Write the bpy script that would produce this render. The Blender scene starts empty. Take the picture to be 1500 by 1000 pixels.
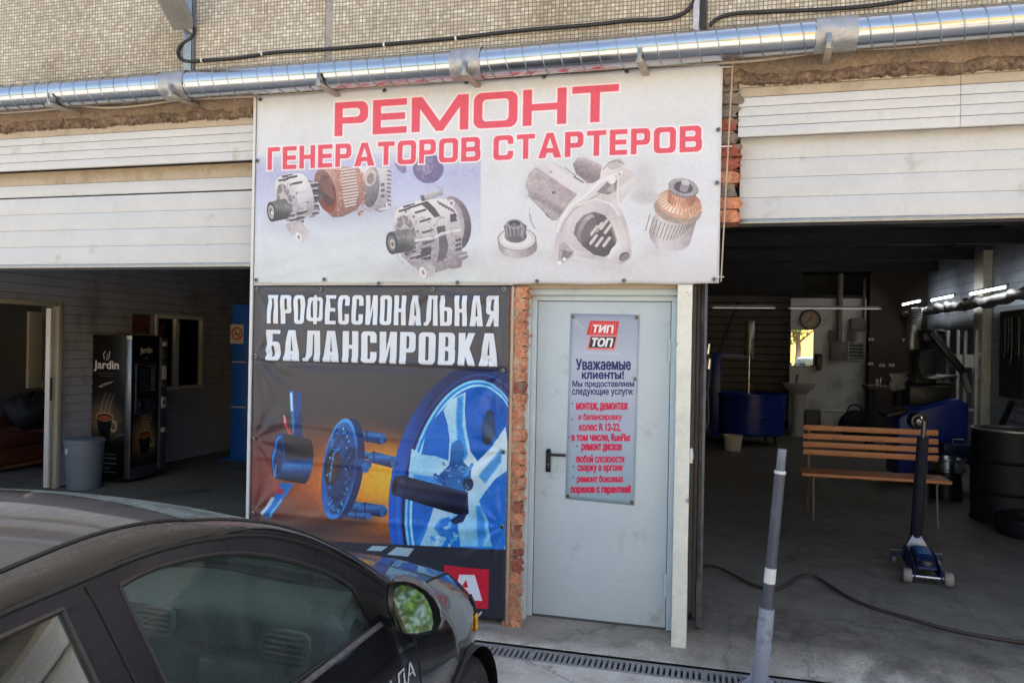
import bpy, bmesh, math, random
import numpy as np
from mathutils import Vector, Matrix
random.seed(7); rng = np.random.default_rng(7)
R = math.radians
scene = bpy.context.scene
col = scene.collection

# ---------------------------------------------------------------- camera
YAW, PITCH, ROLL, EYE, DIST, FPX = R(14.508), R(0.038), R(1.064), 1.787, 4.758, 1120.0
_f = Vector((-math.sin(YAW)*math.cos(PITCH), math.cos(YAW)*math.cos(PITCH), math.sin(PITCH)))
_r = Vector((math.cos(YAW), math.sin(YAW), 0)); _u = _r.cross(_f)
_r2 = _r*math.cos(ROLL) + _u*math.sin(ROLL); _u2 = -_r*math.sin(ROLL) + _u*math.cos(ROLL)
CAM = Vector((0, -DIST, EYE))
cam = bpy.data.objects.new('camera', bpy.data.cameras.new('camera')); col.objects.link(cam)
M = Matrix((( _r2.x, _u2.x, -_f.x, CAM.x), (_r2.y, _u2.y, -_f.y, CAM.y), (_r2.z, _u2.z, -_f.z, CAM.z), (0, 0, 0, 1)))
cam.matrix_world = M
cam.data.sensor_width = 36; cam.data.lens = 36*FPX/1500; cam.data.clip_end = 600; cam.data.clip_start = .05
scene.camera = cam
# ---------------------------------------------------------------- light
SUN_EL, SUN_AZ = R(53), R(18)          # the sun stands behind the garage, so its front lies in shade
world = bpy.data.worlds.new('World'); scene.world = world; world.use_nodes = True
nt = world.node_tree; bgn = nt.nodes['Background']
sky = nt.nodes.new('ShaderNodeTexSky'); sky.sky_type = 'NISHITA'; sky.sun_disc = False
sky.sun_elevation = SUN_EL; sky.sun_rotation = SUN_AZ; sky.air_density = 1.0; sky.dust_density = 4.0; sky.ozone_density = .4
nt.links.new(sky.outputs[0], bgn.inputs[0]); bgn.inputs[1].default_value = 0.14
sd = bpy.data.lights.new('sun', 'SUN'); sd.energy = 4.0; sd.angle = R(.5); sd.color = (1, .95, .87)
sun = bpy.data.objects.new('sun', sd); col.objects.link(sun)
_sv = Vector((math.sin(SUN_AZ)*math.cos(SUN_EL), math.cos(SUN_AZ)*math.cos(SUN_EL), math.sin(SUN_EL)))
sun.rotation_euler = _sv.to_track_quat('Z', 'Y').to_euler()
vs = scene.view_settings
vs.view_transform = 'Standard'; vs.look = 'None'; vs.gamma = 1; vs.use_curve_mapping = False
vs.exposure = 1.92
vs.use_white_balance = True; vs.white_balance_temperature = 7000; vs.white_balance_tint = 10   # camera set for open shade
scene.cycles.max_bounces = 10; scene.cycles.diffuse_bounces = 5; scene.cycles.transparent_max_bounces = 16
scene.cycles.use_denoising = True

# ---------------------------------------------------------------- pixel helpers (photo pixel -> point on a plane of the place)
def ray(px, py): return _f*FPX + _r2*(px-750) - _u2*(py-500)
def aty(px, py, Y=0.0):
    d = ray(px, py); return CAM + d*((Y-CAM.y)/d.y)
def atz(px, py, Z=0.0):
    d = ray(px, py); return CAM + d*((Z-CAM.z)/d.z)
def atx(px, py, X):
    d = ray(px, py); return CAM + d*((X-CAM.x)/d.x)
def topx(p):
    d = Vector(p)-CAM; z = d.dot(_f)
    return 750+FPX*d.dot(_r2)/z, 500-FPX*d.dot(_u2)/z

# ---------------------------------------------------------------- mesh helpers
class MB:
    def __init__(s): s.v = []; s.f = []
    def add(s, vs, fs):
        b = len(s.v); s.v += [tuple(p) for p in vs]; s.f += [tuple(b+i for i in f) for f in fs]; return s
    def box(s, x0, y0, z0, x1, y1, z1):
        x0, x1 = min(x0, x1), max(x0, x1); y0, y1 = min(y0, y1), max(y0, y1); z0, z1 = min(z0, z1), max(z0, z1)
        return s.add([(x0,y0,z0),(x1,y0,z0),(x1,y1,z0),(x0,y1,z0),(x0,y0,z1),(x1,y0,z1),(x1,y1,z1),(x0,y1,z1)],
                     [(0,3,2,1),(4,5,6,7),(0,1,5,4),(1,2,6,5),(2,3,7,6),(3,0,4,7)])
    def obox(s, c, size, m=None):
        m = m or Matrix.Identity(3); c = Vector(c); hx, hy, hz = [a/2 for a in size]
        return s.add([c+m@Vector(p) for p in ((-hx,-hy,-hz),(hx,-hy,-hz),(hx,hy,-hz),(-hx,hy,-hz),(-hx,-hy,hz),(hx,-hy,hz),(hx,hy,hz),(-hx,hy,hz))],
                     [(0,3,2,1),(4,5,6,7),(0,1,5,4),(1,2,6,5),(2,3,7,6),(3,0,4,7)])
    def bar(s, p0, p1, w, h, up=(0,0,1)):           # rectangular bar from p0 to p1
        p0, p1 = Vector(p0), Vector(p1); d = (p1-p0); L = d.length; d.normalize()
        up = Vector(up); x = d.cross(up)
        if x.length < 1e-4: x = d.cross(Vector((1,0,0)))
        x.normalize(); z = x.cross(d)
        m = Matrix((x, d, z)).transposed()
        return s.obox((p0+p1)/2, (w, L, h), m)
    def cyl(s, p0, p1, r0, r1=None, n=16, caps=True):
        r1 = r0 if r1 is None else r1
        p0, p1 = Vector(p0), Vector(p1); d = (p1-p0).normalized()
        a = d.orthogonal().normalized(); b = d.cross(a)
        vs = []
        for p, r in ((p0, r0), (p1, r1)):
            for i in range(n):
                t = 2*math.pi*i/n; vs.append(p+a*(r*math.cos(t))+b*(r*math.sin(t)))
        fs = [(i, (i+1) % n, n+(i+1) % n, n+i) for i in range(n)]
        if caps: fs += [tuple(range(n-1, -1, -1)), tuple(range(n, 2*n))]
        return s.add(vs, fs)
    def tube(s, pts, r, n=8, closed=False, smooth=0):
        pts = [Vector(p) for p in pts]
        for _ in range(smooth): pts = chaikin(pts)
        rs = r if isinstance(r, (list, tuple)) else [r]*len(pts)
        N = len(pts); vs = []; prev = None
        for i, p in enumerate(pts):
            d = (pts[min(i+1, N-1)]-pts[max(i-1, 0)]).normalized()
            a = d.orthogonal().normalized() if prev is None else (prev-d*prev.dot(d)).normalized()
            prev = a; b = d.cross(a)
            for k in range(n):
                t = 2*math.pi*k/n; vs.append(p+a*(rs[i]*math.cos(t))+b*(rs[i]*math.sin(t)))
        fs = [(i*n+k, i*n+(k+1) % n, (i+1)*n+(k+1) % n, (i+1)*n+k) for i in range(N-1) for k in range(n)]
        fs += [tuple(range(n-1, -1, -1)), tuple((N-1)*n+k for k in range(n))]
        return s.add(vs, fs)
    def lathe(s, prof, o=(0,0,0), ax=(0,0,1), n=32, a0=0, a1=2*math.pi):
        o = Vector(o); ax = Vector(ax).normalized(); a = ax.orthogonal().normalized(); b = ax.cross(a)
        full = abs(a1-a0-2*math.pi) < 1e-6; m = n if full else n+1; vs = []
        for (r, z) in prof:
            for i in range(m):
                t = a0+(a1-a0)*i/n; vs.append(o+ax*z+a*(r*math.cos(t))+b*(r*math.sin(t)))
        fs = [(j*m+i, j*m+(i+1) % m, (j+1)*m+(i+1) % m, (j+1)*m+i) for j in range(len(prof)-1) for i in range(n)]
        return s.add(vs, fs)
    def grid(s, fn, us, vs_):
        us, vs_ = list(us), list(vs_); n = len(vs_)
        return s.add([fn(u, v) for u in us for v in vs_],
                     [(i*n+j, (i+1)*n+j, (i+1)*n+j+1, i*n+j+1) for i in range(len(us)-1) for j in range(n-1)])
    def strip(s, A, B):                              # quads between two polylines of equal length
        n = len(A); return s.add(list(A)+list(B), [(i, i+1, n+i+1, n+i) for i in range(n-1)])
    def prism(s, poly, fn, d):                       # poly in 2D, fn(a,b,c)->point, depth 0..d
        n = len(poly); vs = [fn(a, b, 0) for a, b in poly]+[fn(a, b, d) for a, b in poly]
        return s.add(vs, [tuple(range(n-1, -1, -1)), tuple(range(n, 2*n))]+[(i, (i+1) % n, n+(i+1) % n, n+i) for i in range(n)])
    def build(s, name, mat, parent=None, bevel=0, seg=2, smooth=35, solid=0, fix=True, uv=None):
        me = bpy.data.meshes.new(name)
        off = WORLD.get(parent.name) if parent is not None else None
        vs = s.v if off is None else [(p[0]-off[0], p[1]-off[1], p[2]-off[2]) for p in s.v]
        me.from_pydata(vs, [], s.f)
        bm = bmesh.new(); bm.from_mesh(me)
        if fix: bmesh.ops.recalc_face_normals(bm, faces=bm.faces)
        if bevel:
            es = [e for e in bm.edges if len(e.link_faces) == 2 and e.calc_face_angle(0) > R(30)]
            bmesh.ops.bevel(bm, geom=es, offset=bevel, segments=seg, affect='EDGES', profile=.5, clamp_overlap=True)
        if uv is not None:
            L = bm.loops.layers.uv.new('UVMap'); bm.verts.ensure_lookup_table()
            for f in bm.faces:
                for l in f.loops: l[L].uv = uv[l.vert.index]
        bm.to_mesh(me); bm.free()
        if smooth:
            me.polygons.foreach_set('use_smooth', [True]*len(me.polygons)); me.set_sharp_from_angle(angle=R(smooth))
        if mat is not None: me.materials.append(mat)
        o = bpy.data.objects.new(name, me); col.objects.link(o)
        if parent is not None:
            o.parent = parent
            if off is not None: WORLD[o.name] = off
        if solid:
            m = o.modifiers.new('solid', 'SOLIDIFY'); m.thickness = solid; m.offset = -1
        return o
WORLD = {}
def chaikin(p):
    out = [p[0]]
    for a, b in zip(p[:-1], p[1:]): out += [a*.75+b*.25, a*.25+b*.75]
    return out+[p[-1]]
def tag(o, label, cat, group=None):
    o['label'] = label; o['category'] = cat
    if group: o['group'] = group
    return o
def thing(name, label, cat, loc=(0,0,0), rz=0, group=None, world=False):
    o = bpy.data.objects.new(name, None); col.objects.link(o); o.empty_display_size = .1
    o.location = loc; o.rotation_euler = (0, 0, rz)
    if world: WORLD[o.name] = tuple(loc)
    return tag(o, label, cat, group)
def struct(o): o['kind'] = 'structure'; return o
def stuff(o): o['kind'] = 'stuff'; return o
def copy_tree(o, parent=None):
    c = o.copy(); col.objects.link(c)
    if parent is not None: c.parent = parent
    for ch in list(o.children): copy_tree(ch, c)
    return c
def share(src, parent, loc=(0,0,0), rot=(0,0,0), scale=(1,1,1)):
    c = src.copy(); col.objects.link(c); c.parent = parent; c.location = loc; c.rotation_euler = rot; c.scale = scale; return c

# ---------------------------------------------------------------- materials
def lin(h):
    if isinstance(h, str):
        h = h.lstrip('#'); c = [int(h[i:i+2], 16)/255 for i in (0, 2, 4)]
    else: c = list(h)
    return tuple(x/12.92 if x <= .04045 else ((x+.055)/1.055)**2.4 for x in c)+(1,)
MATS = {}
def N(t, kind, **kw):
    n = t.nodes.new(kind)
    for k, v in kw.items():
        if k.startswith('i_'): n.inputs[k[2:].replace('_', ' ')].default_value = v
        else: setattr(n, k, v)
    return n
def ramp(t, fac, stops):
    r = t.nodes.new('ShaderNodeValToRGB'); e = r.color_ramp.elements
    while len(e) < len(stops): e.new(.5)
    for k, (p, c) in zip(e, stops): k.position = p; k.color = c if len(c) == 4 else (*c, 1)
    t.links.new(fac, r.inputs[0]); return r.outputs[0]
def mixc(t, fac, a, b, mode='MIX'):
    m = t.nodes.new('ShaderNodeMix'); m.data_type = 'RGBA'; m.blend_type = mode
    for s, v in ((0, fac), (6, a), (7, b)):
        if hasattr(v, 'default_value') or hasattr(v, 'is_linked'): t.links.new(v, m.inputs[s])
        else: m.inputs[s].default_value = v
    return m.outputs[2]
def pm(name, c, rough=.6, metal=0, var=.25, vs=6, fine=.12, bump=.15, bs=60, dirt=None, dscale=3, dlo=.5, dhi=.7, rvar=.1, coat=0, spec=.5, emit=None, est=0, aniso=None):
    """Principled paint with broad and fine colour variation, optional dirt patches and fine relief."""
    if name in MATS: return MATS[name]
    m = bpy.data.materials.new(name); m.use_nodes = True; t = m.node_tree; b = t.nodes['Principled BSDF']
    tc = t.nodes.new('ShaderNodeTexCoord'); P = tc.outputs['Object']
    if aniso:
        mp = t.nodes.new('ShaderNodeMapping'); mp.inputs['Scale'].default_value = aniso; t.links.new(P, mp.inputs[0]); P = mp.outputs[0]
    c = lin(c)
    n1 = N(t, 'ShaderNodeTexNoise', i_Scale=vs, i_Detail=5.0, i_Roughness=.6); t.links.new(P, n1.inputs['Vector'])
    n2 = N(t, 'ShaderNodeTexNoise', i_Scale=bs, i_Detail=3.0); t.links.new(P, n2.inputs['Vector'])
    lo = tuple(x*(1-var) for x in c[:3])+(1,); hi = tuple(min(1, x*(1+var)) for x in c[:3])+(1,)
    k = ramp(t, n1.outputs[0], [(.3, lo), (.7, hi)])
    if fine:
        f = ramp(t, n2.outputs[0], [(.3, (1-fine,)*3+(1,)), (.7, (1+fine,)*3+(1,))]); k = mixc(t, 1.0, k, f, 'MULTIPLY')
    if dirt is not None:
        n3 = N(t, 'ShaderNodeTexNoise', i_Scale=dscale, i_Detail=8.0, i_Roughness=.7); t.links.new(P, n3.inputs['Vector'])
        k = mixc(t, ramp(t, n3.outputs[0], [(dlo, (0,0,0,1)), (dhi, (1,1,1,1))]), k, lin(dirt))
    t.links.new(k, b.inputs['Base Color'])
    b.inputs['Metallic'].default_value = metal; b.inputs['Specular IOR Level'].default_value = spec
    rr = ramp(t, n1.outputs[0], [(.3, (max(0, rough-rvar),)*3+(1,)), (.7, (min(1, rough+rvar),)*3+(1,))]); t.links.new(rr, b.inputs['Roughness'])
    if coat: b.inputs['Coat Weight'].default_value = coat; b.inputs['Coat Roughness'].default_value = .08
    if bump:
        bn = N(t, 'ShaderNodeBump', i_Strength=bump, i_Distance=.01); t.links.new(n2.outputs[0], bn.inputs['Height']); t.links.new(bn.outputs[0], b.inputs['Normal'])
    if emit is not None: b.inputs['Emission Color'].default_value = lin(emit); b.inputs['Emission Strength'].default_value = est
    MATS[name] = m; return m
def glass(name, tint=(.8,.9,.87), rough=.0, refl=1.0, dust=0.0):
    if name in MATS: return MATS[name]
    m = bpy.data.materials.new(name); m.use_nodes = True; t = m.node_tree; t.nodes.clear()
    out = t.nodes.new('ShaderNodeOutputMaterial')
    tr = N(t, 'ShaderNodeBsdfTransparent', i_Color=(*tint, 1)); gl = N(t, 'ShaderNodeBsdfGlossy', i_Roughness=rough)
    fr = N(t, 'ShaderNodeFresnel', i_IOR=1.5)
    mul = N(t, 'ShaderNodeMath', operation='MULTIPLY'); mul.inputs[1].default_value = refl; t.links.new(fr.outputs[0], mul.inputs[0])
    mx = t.nodes.new('ShaderNodeMixShader'); t.links.new(mul.outputs[0], mx.inputs[0]); t.links.new(tr.outputs[0], mx.inputs[1]); t.links.new(gl.outputs[0], mx.inputs[2])
    last = mx.outputs[0]
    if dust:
        df = N(t, 'ShaderNodeBsdfDiffuse', i_Color=(.24,.29,.275,1)); tc = t.nodes.new('ShaderNodeTexCoord')  # dust tone turned green to stand in for sky reflection on car windows
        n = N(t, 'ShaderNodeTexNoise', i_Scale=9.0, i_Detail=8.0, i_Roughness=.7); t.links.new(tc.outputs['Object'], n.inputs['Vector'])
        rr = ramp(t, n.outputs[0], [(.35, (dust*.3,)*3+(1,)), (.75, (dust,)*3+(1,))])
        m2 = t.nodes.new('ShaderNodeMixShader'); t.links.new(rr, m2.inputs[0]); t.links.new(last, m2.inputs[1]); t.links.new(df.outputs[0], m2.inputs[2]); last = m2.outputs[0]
    t.links.new(last, out.inputs[0]); MATS[name] = m; return m
# ================================================================ printed artwork, painted in code (flat print on the banners, the door sign and the vending machine)
def homog(src, dst):
    A = []; B = []
    for (x, y), (u, v) in zip(src, dst):
        A += [[x, y, 1, 0, 0, 0, -u*x, -u*y], [0, 0, 0, x, y, 1, -v*x, -v*y]]; B += [u, v]
    return np.append(np.linalg.solve(np.array(A, float), np.array(B, float)), 1).reshape(3, 3)
def happly(H, x, y):
    w = H[2,0]*x+H[2,1]*y+H[2,2]
    return (H[0,0]*x+H[0,1]*y+H[0,2])/w, (H[1,0]*x+H[1,1]*y+H[1,2])/w
def hexc(c):
    if isinstance(c, str): c = c.lstrip('#'); return np.array([int(c[i:i+2], 16) for i in (0, 2, 4)], float)
    return np.array(c, float)
def G(p0, p1, stops):                                # linear gradient between two points
    ps = [s[0] for s in stops]; cs = np.array([hexc(s[1]) for s in stops])
    dx, dy = p1[0]-p0[0], p1[1]-p0[1]; L = dx*dx+dy*dy
    def f(X, Y):
        t = ((X-p0[0])*dx+(Y-p0[1])*dy)/L
        return np.stack([np.interp(t, ps, cs[:, k]) for k in range(3)], -1)
    return f
def RG(c, r, stops):                                 # radial gradient, r=(rx,ry)
    ps = [s[0] for s in stops]; cs = np.array([hexc(s[1]) for s in stops])
    def f(X, Y):
        t = np.hypot((X-c[0])/r[0], (Y-c[1])/r[1])
        return np.stack([np.interp(t, ps, cs[:, k]) for k in range(3)], -1)
    return f
def sd_poly(X, Y, pts):
    d = np.full(X.shape, 1e18); ins = np.zeros(X.shape, bool); n = len(pts)
    for i in range(n):
        (x0, y0), (x1, y1) = pts[i], pts[(i+1) % n]
        ex, ey = x1-x0, y1-y0; wx, wy = X-x0, Y-y0
        t = np.clip((wx*ex+wy*ey)/(ex*ex+ey*ey+1e-12), 0, 1)
        d = np.minimum(d, (wx-ex*t)**2+(wy-ey*t)**2)
        c = (y0 <= Y) != (y1 <= Y)
        if y1 != y0: ins ^= c & (X < x0+(Y-y0)*ex/(y1-y0))
    d = np.sqrt(d); return np.where(ins, -d, d)
def sd_bar(X, Y, x0, y0, x1, y1): return np.maximum(np.maximum(x0-X, X-x1), np.maximum(y0-Y, Y-y1))
def sd_rr(X, Y, x0, y0, x1, y1, r):
    r = min(r, (x1-x0)/2-1e-4, (y1-y0)/2-1e-4); qx = np.abs(X-(x0+x1)/2)-(x1-x0)/2+r; qy = np.abs(Y-(y0+y1)/2)-(y1-y0)/2+r
    return np.hypot(np.maximum(qx, 0), np.maximum(qy, 0))+np.minimum(np.maximum(qx, qy), 0)-r
def glyph(ch, X, Y, w, t, h, r):
    """signed distance of a block letter in a w x 1 box; t stem width, h bar height, r corner radius"""
    b = lambda *a: sd_bar(X, Y, *a)
    ring = lambda x0, y0, x1, y1, rr=r: np.maximum(sd_rr(X, Y, x0, y0, x1, y1, rr), -sd_rr(X, Y, x0+t, y0+h, x1-t, y1-h, max(rr-min(t, h)*.6, .02)))
    U = lambda *a: np.minimum.reduce(a)
    P = lambda *p: sd_poly(X, Y, p)
    if ch == 'Р': return U(np.maximum(ring(-r, .36, w, 1), -X), b(0, 0, t, 1), b(0, .36, t, 1))
    if ch == 'Е': return U(b(0, 0, t, 1), b(0, 0, w, h), b(0, 1-h, w, 1), b(0, .5-h/2, w*.95, .5+h/2))
    if ch == 'М': return U(b(0, 0, t, 1), b(w-t, 0, w, 1), P((0, 1), (t*1.25, 1), (w/2, .28), (w-t*1.25, 1), (w, 1), (w/2+t*.42, 0), (w/2-t*.42, 0)))
    if ch == 'О': return ring(0, 0, w, 1)
    if ch == 'Н': return U(b(0, 0, t, 1), b(w-t, 0, w, 1), b(0, .5-h/2, w, .5+h/2))
    if ch == 'Т': return U(b(w/2-t/2, 0, w/2+t/2, 1), b(0, 1-h, w, 1))
    if ch == 'Г': return U(b(0, 0, t, 1), b(0, 1-h, w, 1))
    if ch == 'А':
        o = P((0, 0), (w/2-t*.62, 1), (w/2+t*.62, 1), (w, 0)); k = t*1.08
        i1 = P((k, -.2), (k+.12*w, .2), (w-k-.12*w, .2), (w-k, -.2)); i2 = P((w*.5-(w-2*k)*.30, .2+h), (w/2, .80), (w*.5+(w-2*k)*.30, .2+h))
        return np.maximum(np.maximum(o, -i1), -i2)
    if ch == 'В': return U(np.maximum(ring(-r, 0, w, .5+h/2), -X), np.maximum(ring(-r, .5-h/2, w*.97, 1), -X), b(0, 0, t, 1))
    if ch == 'С': return np.maximum(ring(0, 0, w, 1), -b(w-t*1.3, .36, w+1, .64))
    if ch == 'П': return U(b(0, 0, t, 1), b(w-t, 0, w, 1), b(0, 1-h, w, 1))
    if ch == 'Ф': return U(ring(0, .1, w, .93), b(w/2-t*.42, 0, w/2+t*.42, 1))
    if ch == 'И': return U(b(0, 0, t, 1), b(w-t, 0, w, 1), P((t*.6, 0), (t, 0), (w-t*.6, 1), (w-t, 1)), P((t, .12), (t, .42), (w-t, .88), (w-t, .58)))
    if ch == 'Л': return U(b(w-t, 0, w, 1), b(w*.30, 1-h, w, 1), P((w*.26, 1), (w*.26+t*.9, 1), (w*.26+t*.75, .2), (w*.30, 0), (0, 0), (0, h*.8), (w*.16, h)))
    if ch == 'Ь': return U(b(0, 0, t, 1), np.maximum(ring(-r, 0, w, .62), -X))
    if ch == 'Я': return U(np.maximum(ring(0, .38, w+r, 1), X-w), b(w-t, 0, w, 1), P((0, 0), (t*.95, 0), (w-t*.5, .46), (w-t*1.5, .46)))
    if ch == 'Б': return U(b(0, 0, t, 1), b(0, 1-h, w*.95, 1), np.maximum(ring(-r, 0, w, .62), -X))
    if ch == 'К': return U(b(0, 0, t, 1), P((t*.8, .40), (t*.8, .62), (w*.93-t, 1), (w*.95, 1), (w*.62, .53), (w, 0), (w-t*1.05, 0)))
    return np.full(X.shape, 9.0)
WIDE = dict(Р=1.04, Е=1.04, М=1.68, О=1.25, Н=1.2, Т=1.24)
MID = dict(Г=.64, Е=.72, Н=.80, Р=.78, А=1.0, Т=.80, О=.88, В=.88, С=.88)
NARROW = dict(П=.42, Р=.42, О=.42, Ф=.62, Е=.38, С=.42, И=.43, Н=.42, А=.47, Л=.47, Ь=.42, Я=.43, Б=.5)
NAR2 = dict(Б=.54, А=.60, Л=.62, Н=.56, С=.54, И=.58, Р=.54, О=.55, В=.56, К=.58)
def outline(body, res=3):
    # letter outlines of the built-in font: vertices and the index range of every contour
    cu = bpy.data.curves.new('text', 'FONT'); cu.body = body; cu.resolution_u = res; cu.fill_mode = 'NONE'
    o = bpy.data.objects.new('text', cu); col.objects.link(o); bpy.context.view_layer.update()
    me = o.evaluated_get(bpy.context.evaluated_depsgraph_get()).to_mesh()
    V = np.array([v.co[:2] for v in me.vertices]); nxt = {}
    brk = {tuple(sorted(e.vertices)) for e in me.edges}
    o.evaluated_get(bpy.context.evaluated_depsgraph_get()).to_mesh_clear(); bpy.data.objects.remove(o); bpy.data.curves.remove(cu)
    L = []; k0 = 0
    for i in range(len(V)):
        if (i, i+1) not in brk: L.append((k0, i+1)); k0 = i+1
    return V, L
class Canvas:
    def __init__(s, W, H, corners, mw, mh, bg):
        s.W, s.H, s.mw, s.mh = W, H, mw, mh
        s.Hm = homog([(0,0),(W,0),(W,H),(0,H)], corners); s.Hi = np.linalg.inv(s.Hm)
        u, v = np.meshgrid(np.arange(W)+.5, np.arange(H)+.5)
        s.PX, s.PY = happly(s.Hm, u, v); s.MX = u/W*mw; s.MY = (1-v/H)*mh
        s.img = np.zeros((H, W, 3)); s.fr(0, 0, 1); c = bg
        s.img[:] = c(s.PX, s.PY) if callable(c) else hexc(c)
    def fr(s, x0, y0, k): s.x0, s.y0, s.k = x0, y0, k
    def win(s, xs, ys, pad):
        c = []
        for x in (min(xs)-pad, max(xs)+pad):
            for y in (min(ys)-pad, max(ys)+pad): c.append(happly(s.Hi, x/s.k+s.x0, y/s.k+s.y0))
        a = [int(max(0, min(p[0] for p in c)-2)), int(min(s.W, max(p[0] for p in c)+3)), int(max(0, min(p[1] for p in c)-2)), int(min(s.H, max(p[1] for p in c)+3))]
        if a[1] <= a[0] or a[3] <= a[2]: return None
        sl = (slice(a[2], a[3]), slice(a[0], a[1])); return sl, (s.PX[sl]-s.x0)*s.k, (s.PY[sl]-s.y0)*s.k
    def put(s, sl, X, Y, sd, c, a, soft):
        soft = soft or s.k*.55
        m = (np.clip(.5-sd/soft, 0, 1)*a)[..., None]
        cc = c(X, Y) if callable(c) else hexc(c)
        s.img[sl] = s.img[sl]*(1-m)+cc*m
    def poly(s, pts, c, a=1, soft=None):
        w = s.win([p[0] for p in pts], [p[1] for p in pts], (soft or 2))
        if w: s.put(*w, sd_poly(w[1], w[2], pts), c, a, soft)
    def line(s, pts, wd, c, a=1, soft=None):
        w = s.win([p[0] for p in pts], [p[1] for p in pts], wd+(soft or 2))
        if not w: return
        X, Y = w[1], w[2]; d = np.full(X.shape, 1e9)
        for (x0, y0), (x1, y1) in zip(pts[:-1], pts[1:]):
            ex, ey = x1-x0, y1-y0; t = np.clip(((X-x0)*ex+(Y-y0)*ey)/(ex*ex+ey*ey+1e-9), 0, 1)
            d = np.minimum(d, np.hypot(X-x0-ex*t, Y-y0-ey*t))
        s.put(*w, d-wd/2, c, a, soft)
    def ell(s, cx, cy, rx, ry, c, ang=0, a=1, soft=None, hole=0, clip=None):
        m = max(rx, ry); w = s.win([cx-m, cx+m], [cy-m, cy+m], (soft or 2))
        if not w: return
        X, Y = w[1]-cx, w[2]-cy; t = R(ang); x = X*math.cos(t)+Y*math.sin(t); y = -X*math.sin(t)+Y*math.cos(t)
        q = np.hypot(x/rx, y/ry); g = np.hypot(x/rx**2, y/ry**2)/np.maximum(q, 1e-6); sd = (q-1)/np.maximum(g, 1e-6)
        if hole: sd = np.maximum(sd, -(q-hole)/np.maximum(g, 1e-6))
        if clip is not None: sd = np.maximum(sd, sd_poly(w[1], w[2], clip))
        s.put(*w, sd, c, a, soft)
    def cyl(s, c0, c1, rx, ry, body, cap, ang=0, soft=None):      # a drum from ellipse c0 (far) to c1 (near, capped)
        t = R(ang); pts = []
        for c in (c0, c1):
            e = [(c[0]+rx*math.cos(k)*math.cos(t)-ry*math.sin(k)*math.sin(t), c[1]+rx*math.cos(k)*math.sin(t)+ry*math.sin(k)*math.cos(t)) for k in np.linspace(0, 2*math.pi, 36)]
            pts += e
        import mathutils
        hull = mathutils.geometry.convex_hull_2d([Vector(p) for p in pts]); s.poly([pts[i] for i in hull], body, soft=soft)
        s.ell(c1[0], c1[1], rx, ry, cap, ang, soft=soft)
    def metric(s, px, py):
        u, v = happly(s.Hi, px, py); return u/s.W*s.mw, (1-v/s.H)*s.mh
    def block(s, text, x0, z0, x1, z1, wid, t, h, r, gap, c, space=.5, outline=None, ow=0, slant=None):
        """block lettering filling the rectangle x0..x1, z0..z1 (metres on the sheet)"""
        ws = [wid.get(ch, space) for ch in text]; tot = sum(ws)+gap*(len(text)-1); H = z1-z0; sx = (x1-x0)/(tot*H); x = x0
        jobs = []
        for ch, w in zip(text, ws):
            if ch != ' ':
                pad = .15*H; u0, u1 = int((x-pad)/s.mw*s.W), int((x+w*H*sx+pad)/s.mw*s.W)+1
                v0, v1 = int((1-(z1+pad)/s.mh)*s.H), int((1-(z0-pad)/s.mh)*s.H)+1
                sl = (slice(max(0, v0), max(0, v1)), slice(max(0, u0), max(0, u1)))
                X = (s.MX[sl]-x)/(H*sx); Y = (s.MY[sl]-z0)/H
                jobs.append((sl, glyph(ch, X, Y, w, t, h, r)*H))
            x += (w+gap)*H*sx
        px = s.mw/s.W
        if outline is not None:
            for sl, sd in jobs:
                m = np.clip(.5-(sd-ow)/(px*1.2), 0, 1)[..., None]; s.img[sl] = s.img[sl]*(1-m)+hexc(outline)*m
        for sl, sd in jobs:
            m = np.clip(.5-sd/(px*1.2), 0, 1)[..., None]; s.img[sl] = s.img[sl]*(1-m)+hexc(c)*m
    def text(s, body, x0, y0, x1, y1, c, bold=0.0, a=1.0, quad=None):
        """small lettering: the text's own box is stretched onto the box x0,y0..x1,y1 (current frame), or onto a quad"""
        V, L = outline(body)
        lo, hi = V.min(0), V.max(0); q = (V-lo)/(hi-lo); q[:, 1] = 1-q[:, 1]
        Q = quad or [(x0, y0), (x1, y0), (x1, y1), (x0, y1)]
        Hq = homog([(0,0),(1,0),(1,1),(0,1)], Q); xx, yy = happly(Hq, q[:, 0], q[:, 1])
        u, v = happly(s.Hi, xx/s.k+s.x0, yy/s.k+s.y0); SS = 3
        a0, b0 = int(max(0, u.min()-1)), int(max(0, v.min()-1)); a1, b1 = int(min(s.W, u.max()+2)), int(min(s.H, v.max()+2))
        if a1 <= a0 or b1 <= b0: return
        m = np.zeros(((b1-b0)*SS, (a1-a0)*SS), bool); u = (u-a0)*SS; v = (v-b0)*SS
        wn = np.zeros(m.shape, np.int8)
        for (k0, k1) in L:
            x, y = u[k0:k1], v[k0:k1]; i1 = int(min(m.shape[1], x.max()+2)); i0 = int(max(0, x.min()-1)); j0, j1 = int(max(0, y.min()-1)), int(min(m.shape[0], y.max()+2))
            if i1 <= i0 or j1 <= j0: continue
            X, Y = np.meshgrid(np.arange(i0, i1)+.5, np.arange(j0, j1)+.5); w_ = np.zeros(X.shape, np.int8)
            for q in range(len(x)):
                xa, ya, xb, yb = x[q], y[q], x[(q+1) % len(x)], y[(q+1) % len(x)]
                if ya == yb: continue
                lft = X < xa+(Y-ya)*(xb-xa)/(yb-ya)
                if ya < yb: w_ += (lft & (Y >= ya) & (Y < yb)).astype(np.int8)
                else: w_ -= (lft & (Y >= yb) & (Y < ya)).astype(np.int8)
            wn[j0:j1, i0:i1] += w_
        m = wn != 0
        rad = int(round(bold*(v.max()-v.min())*1.3))
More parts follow.
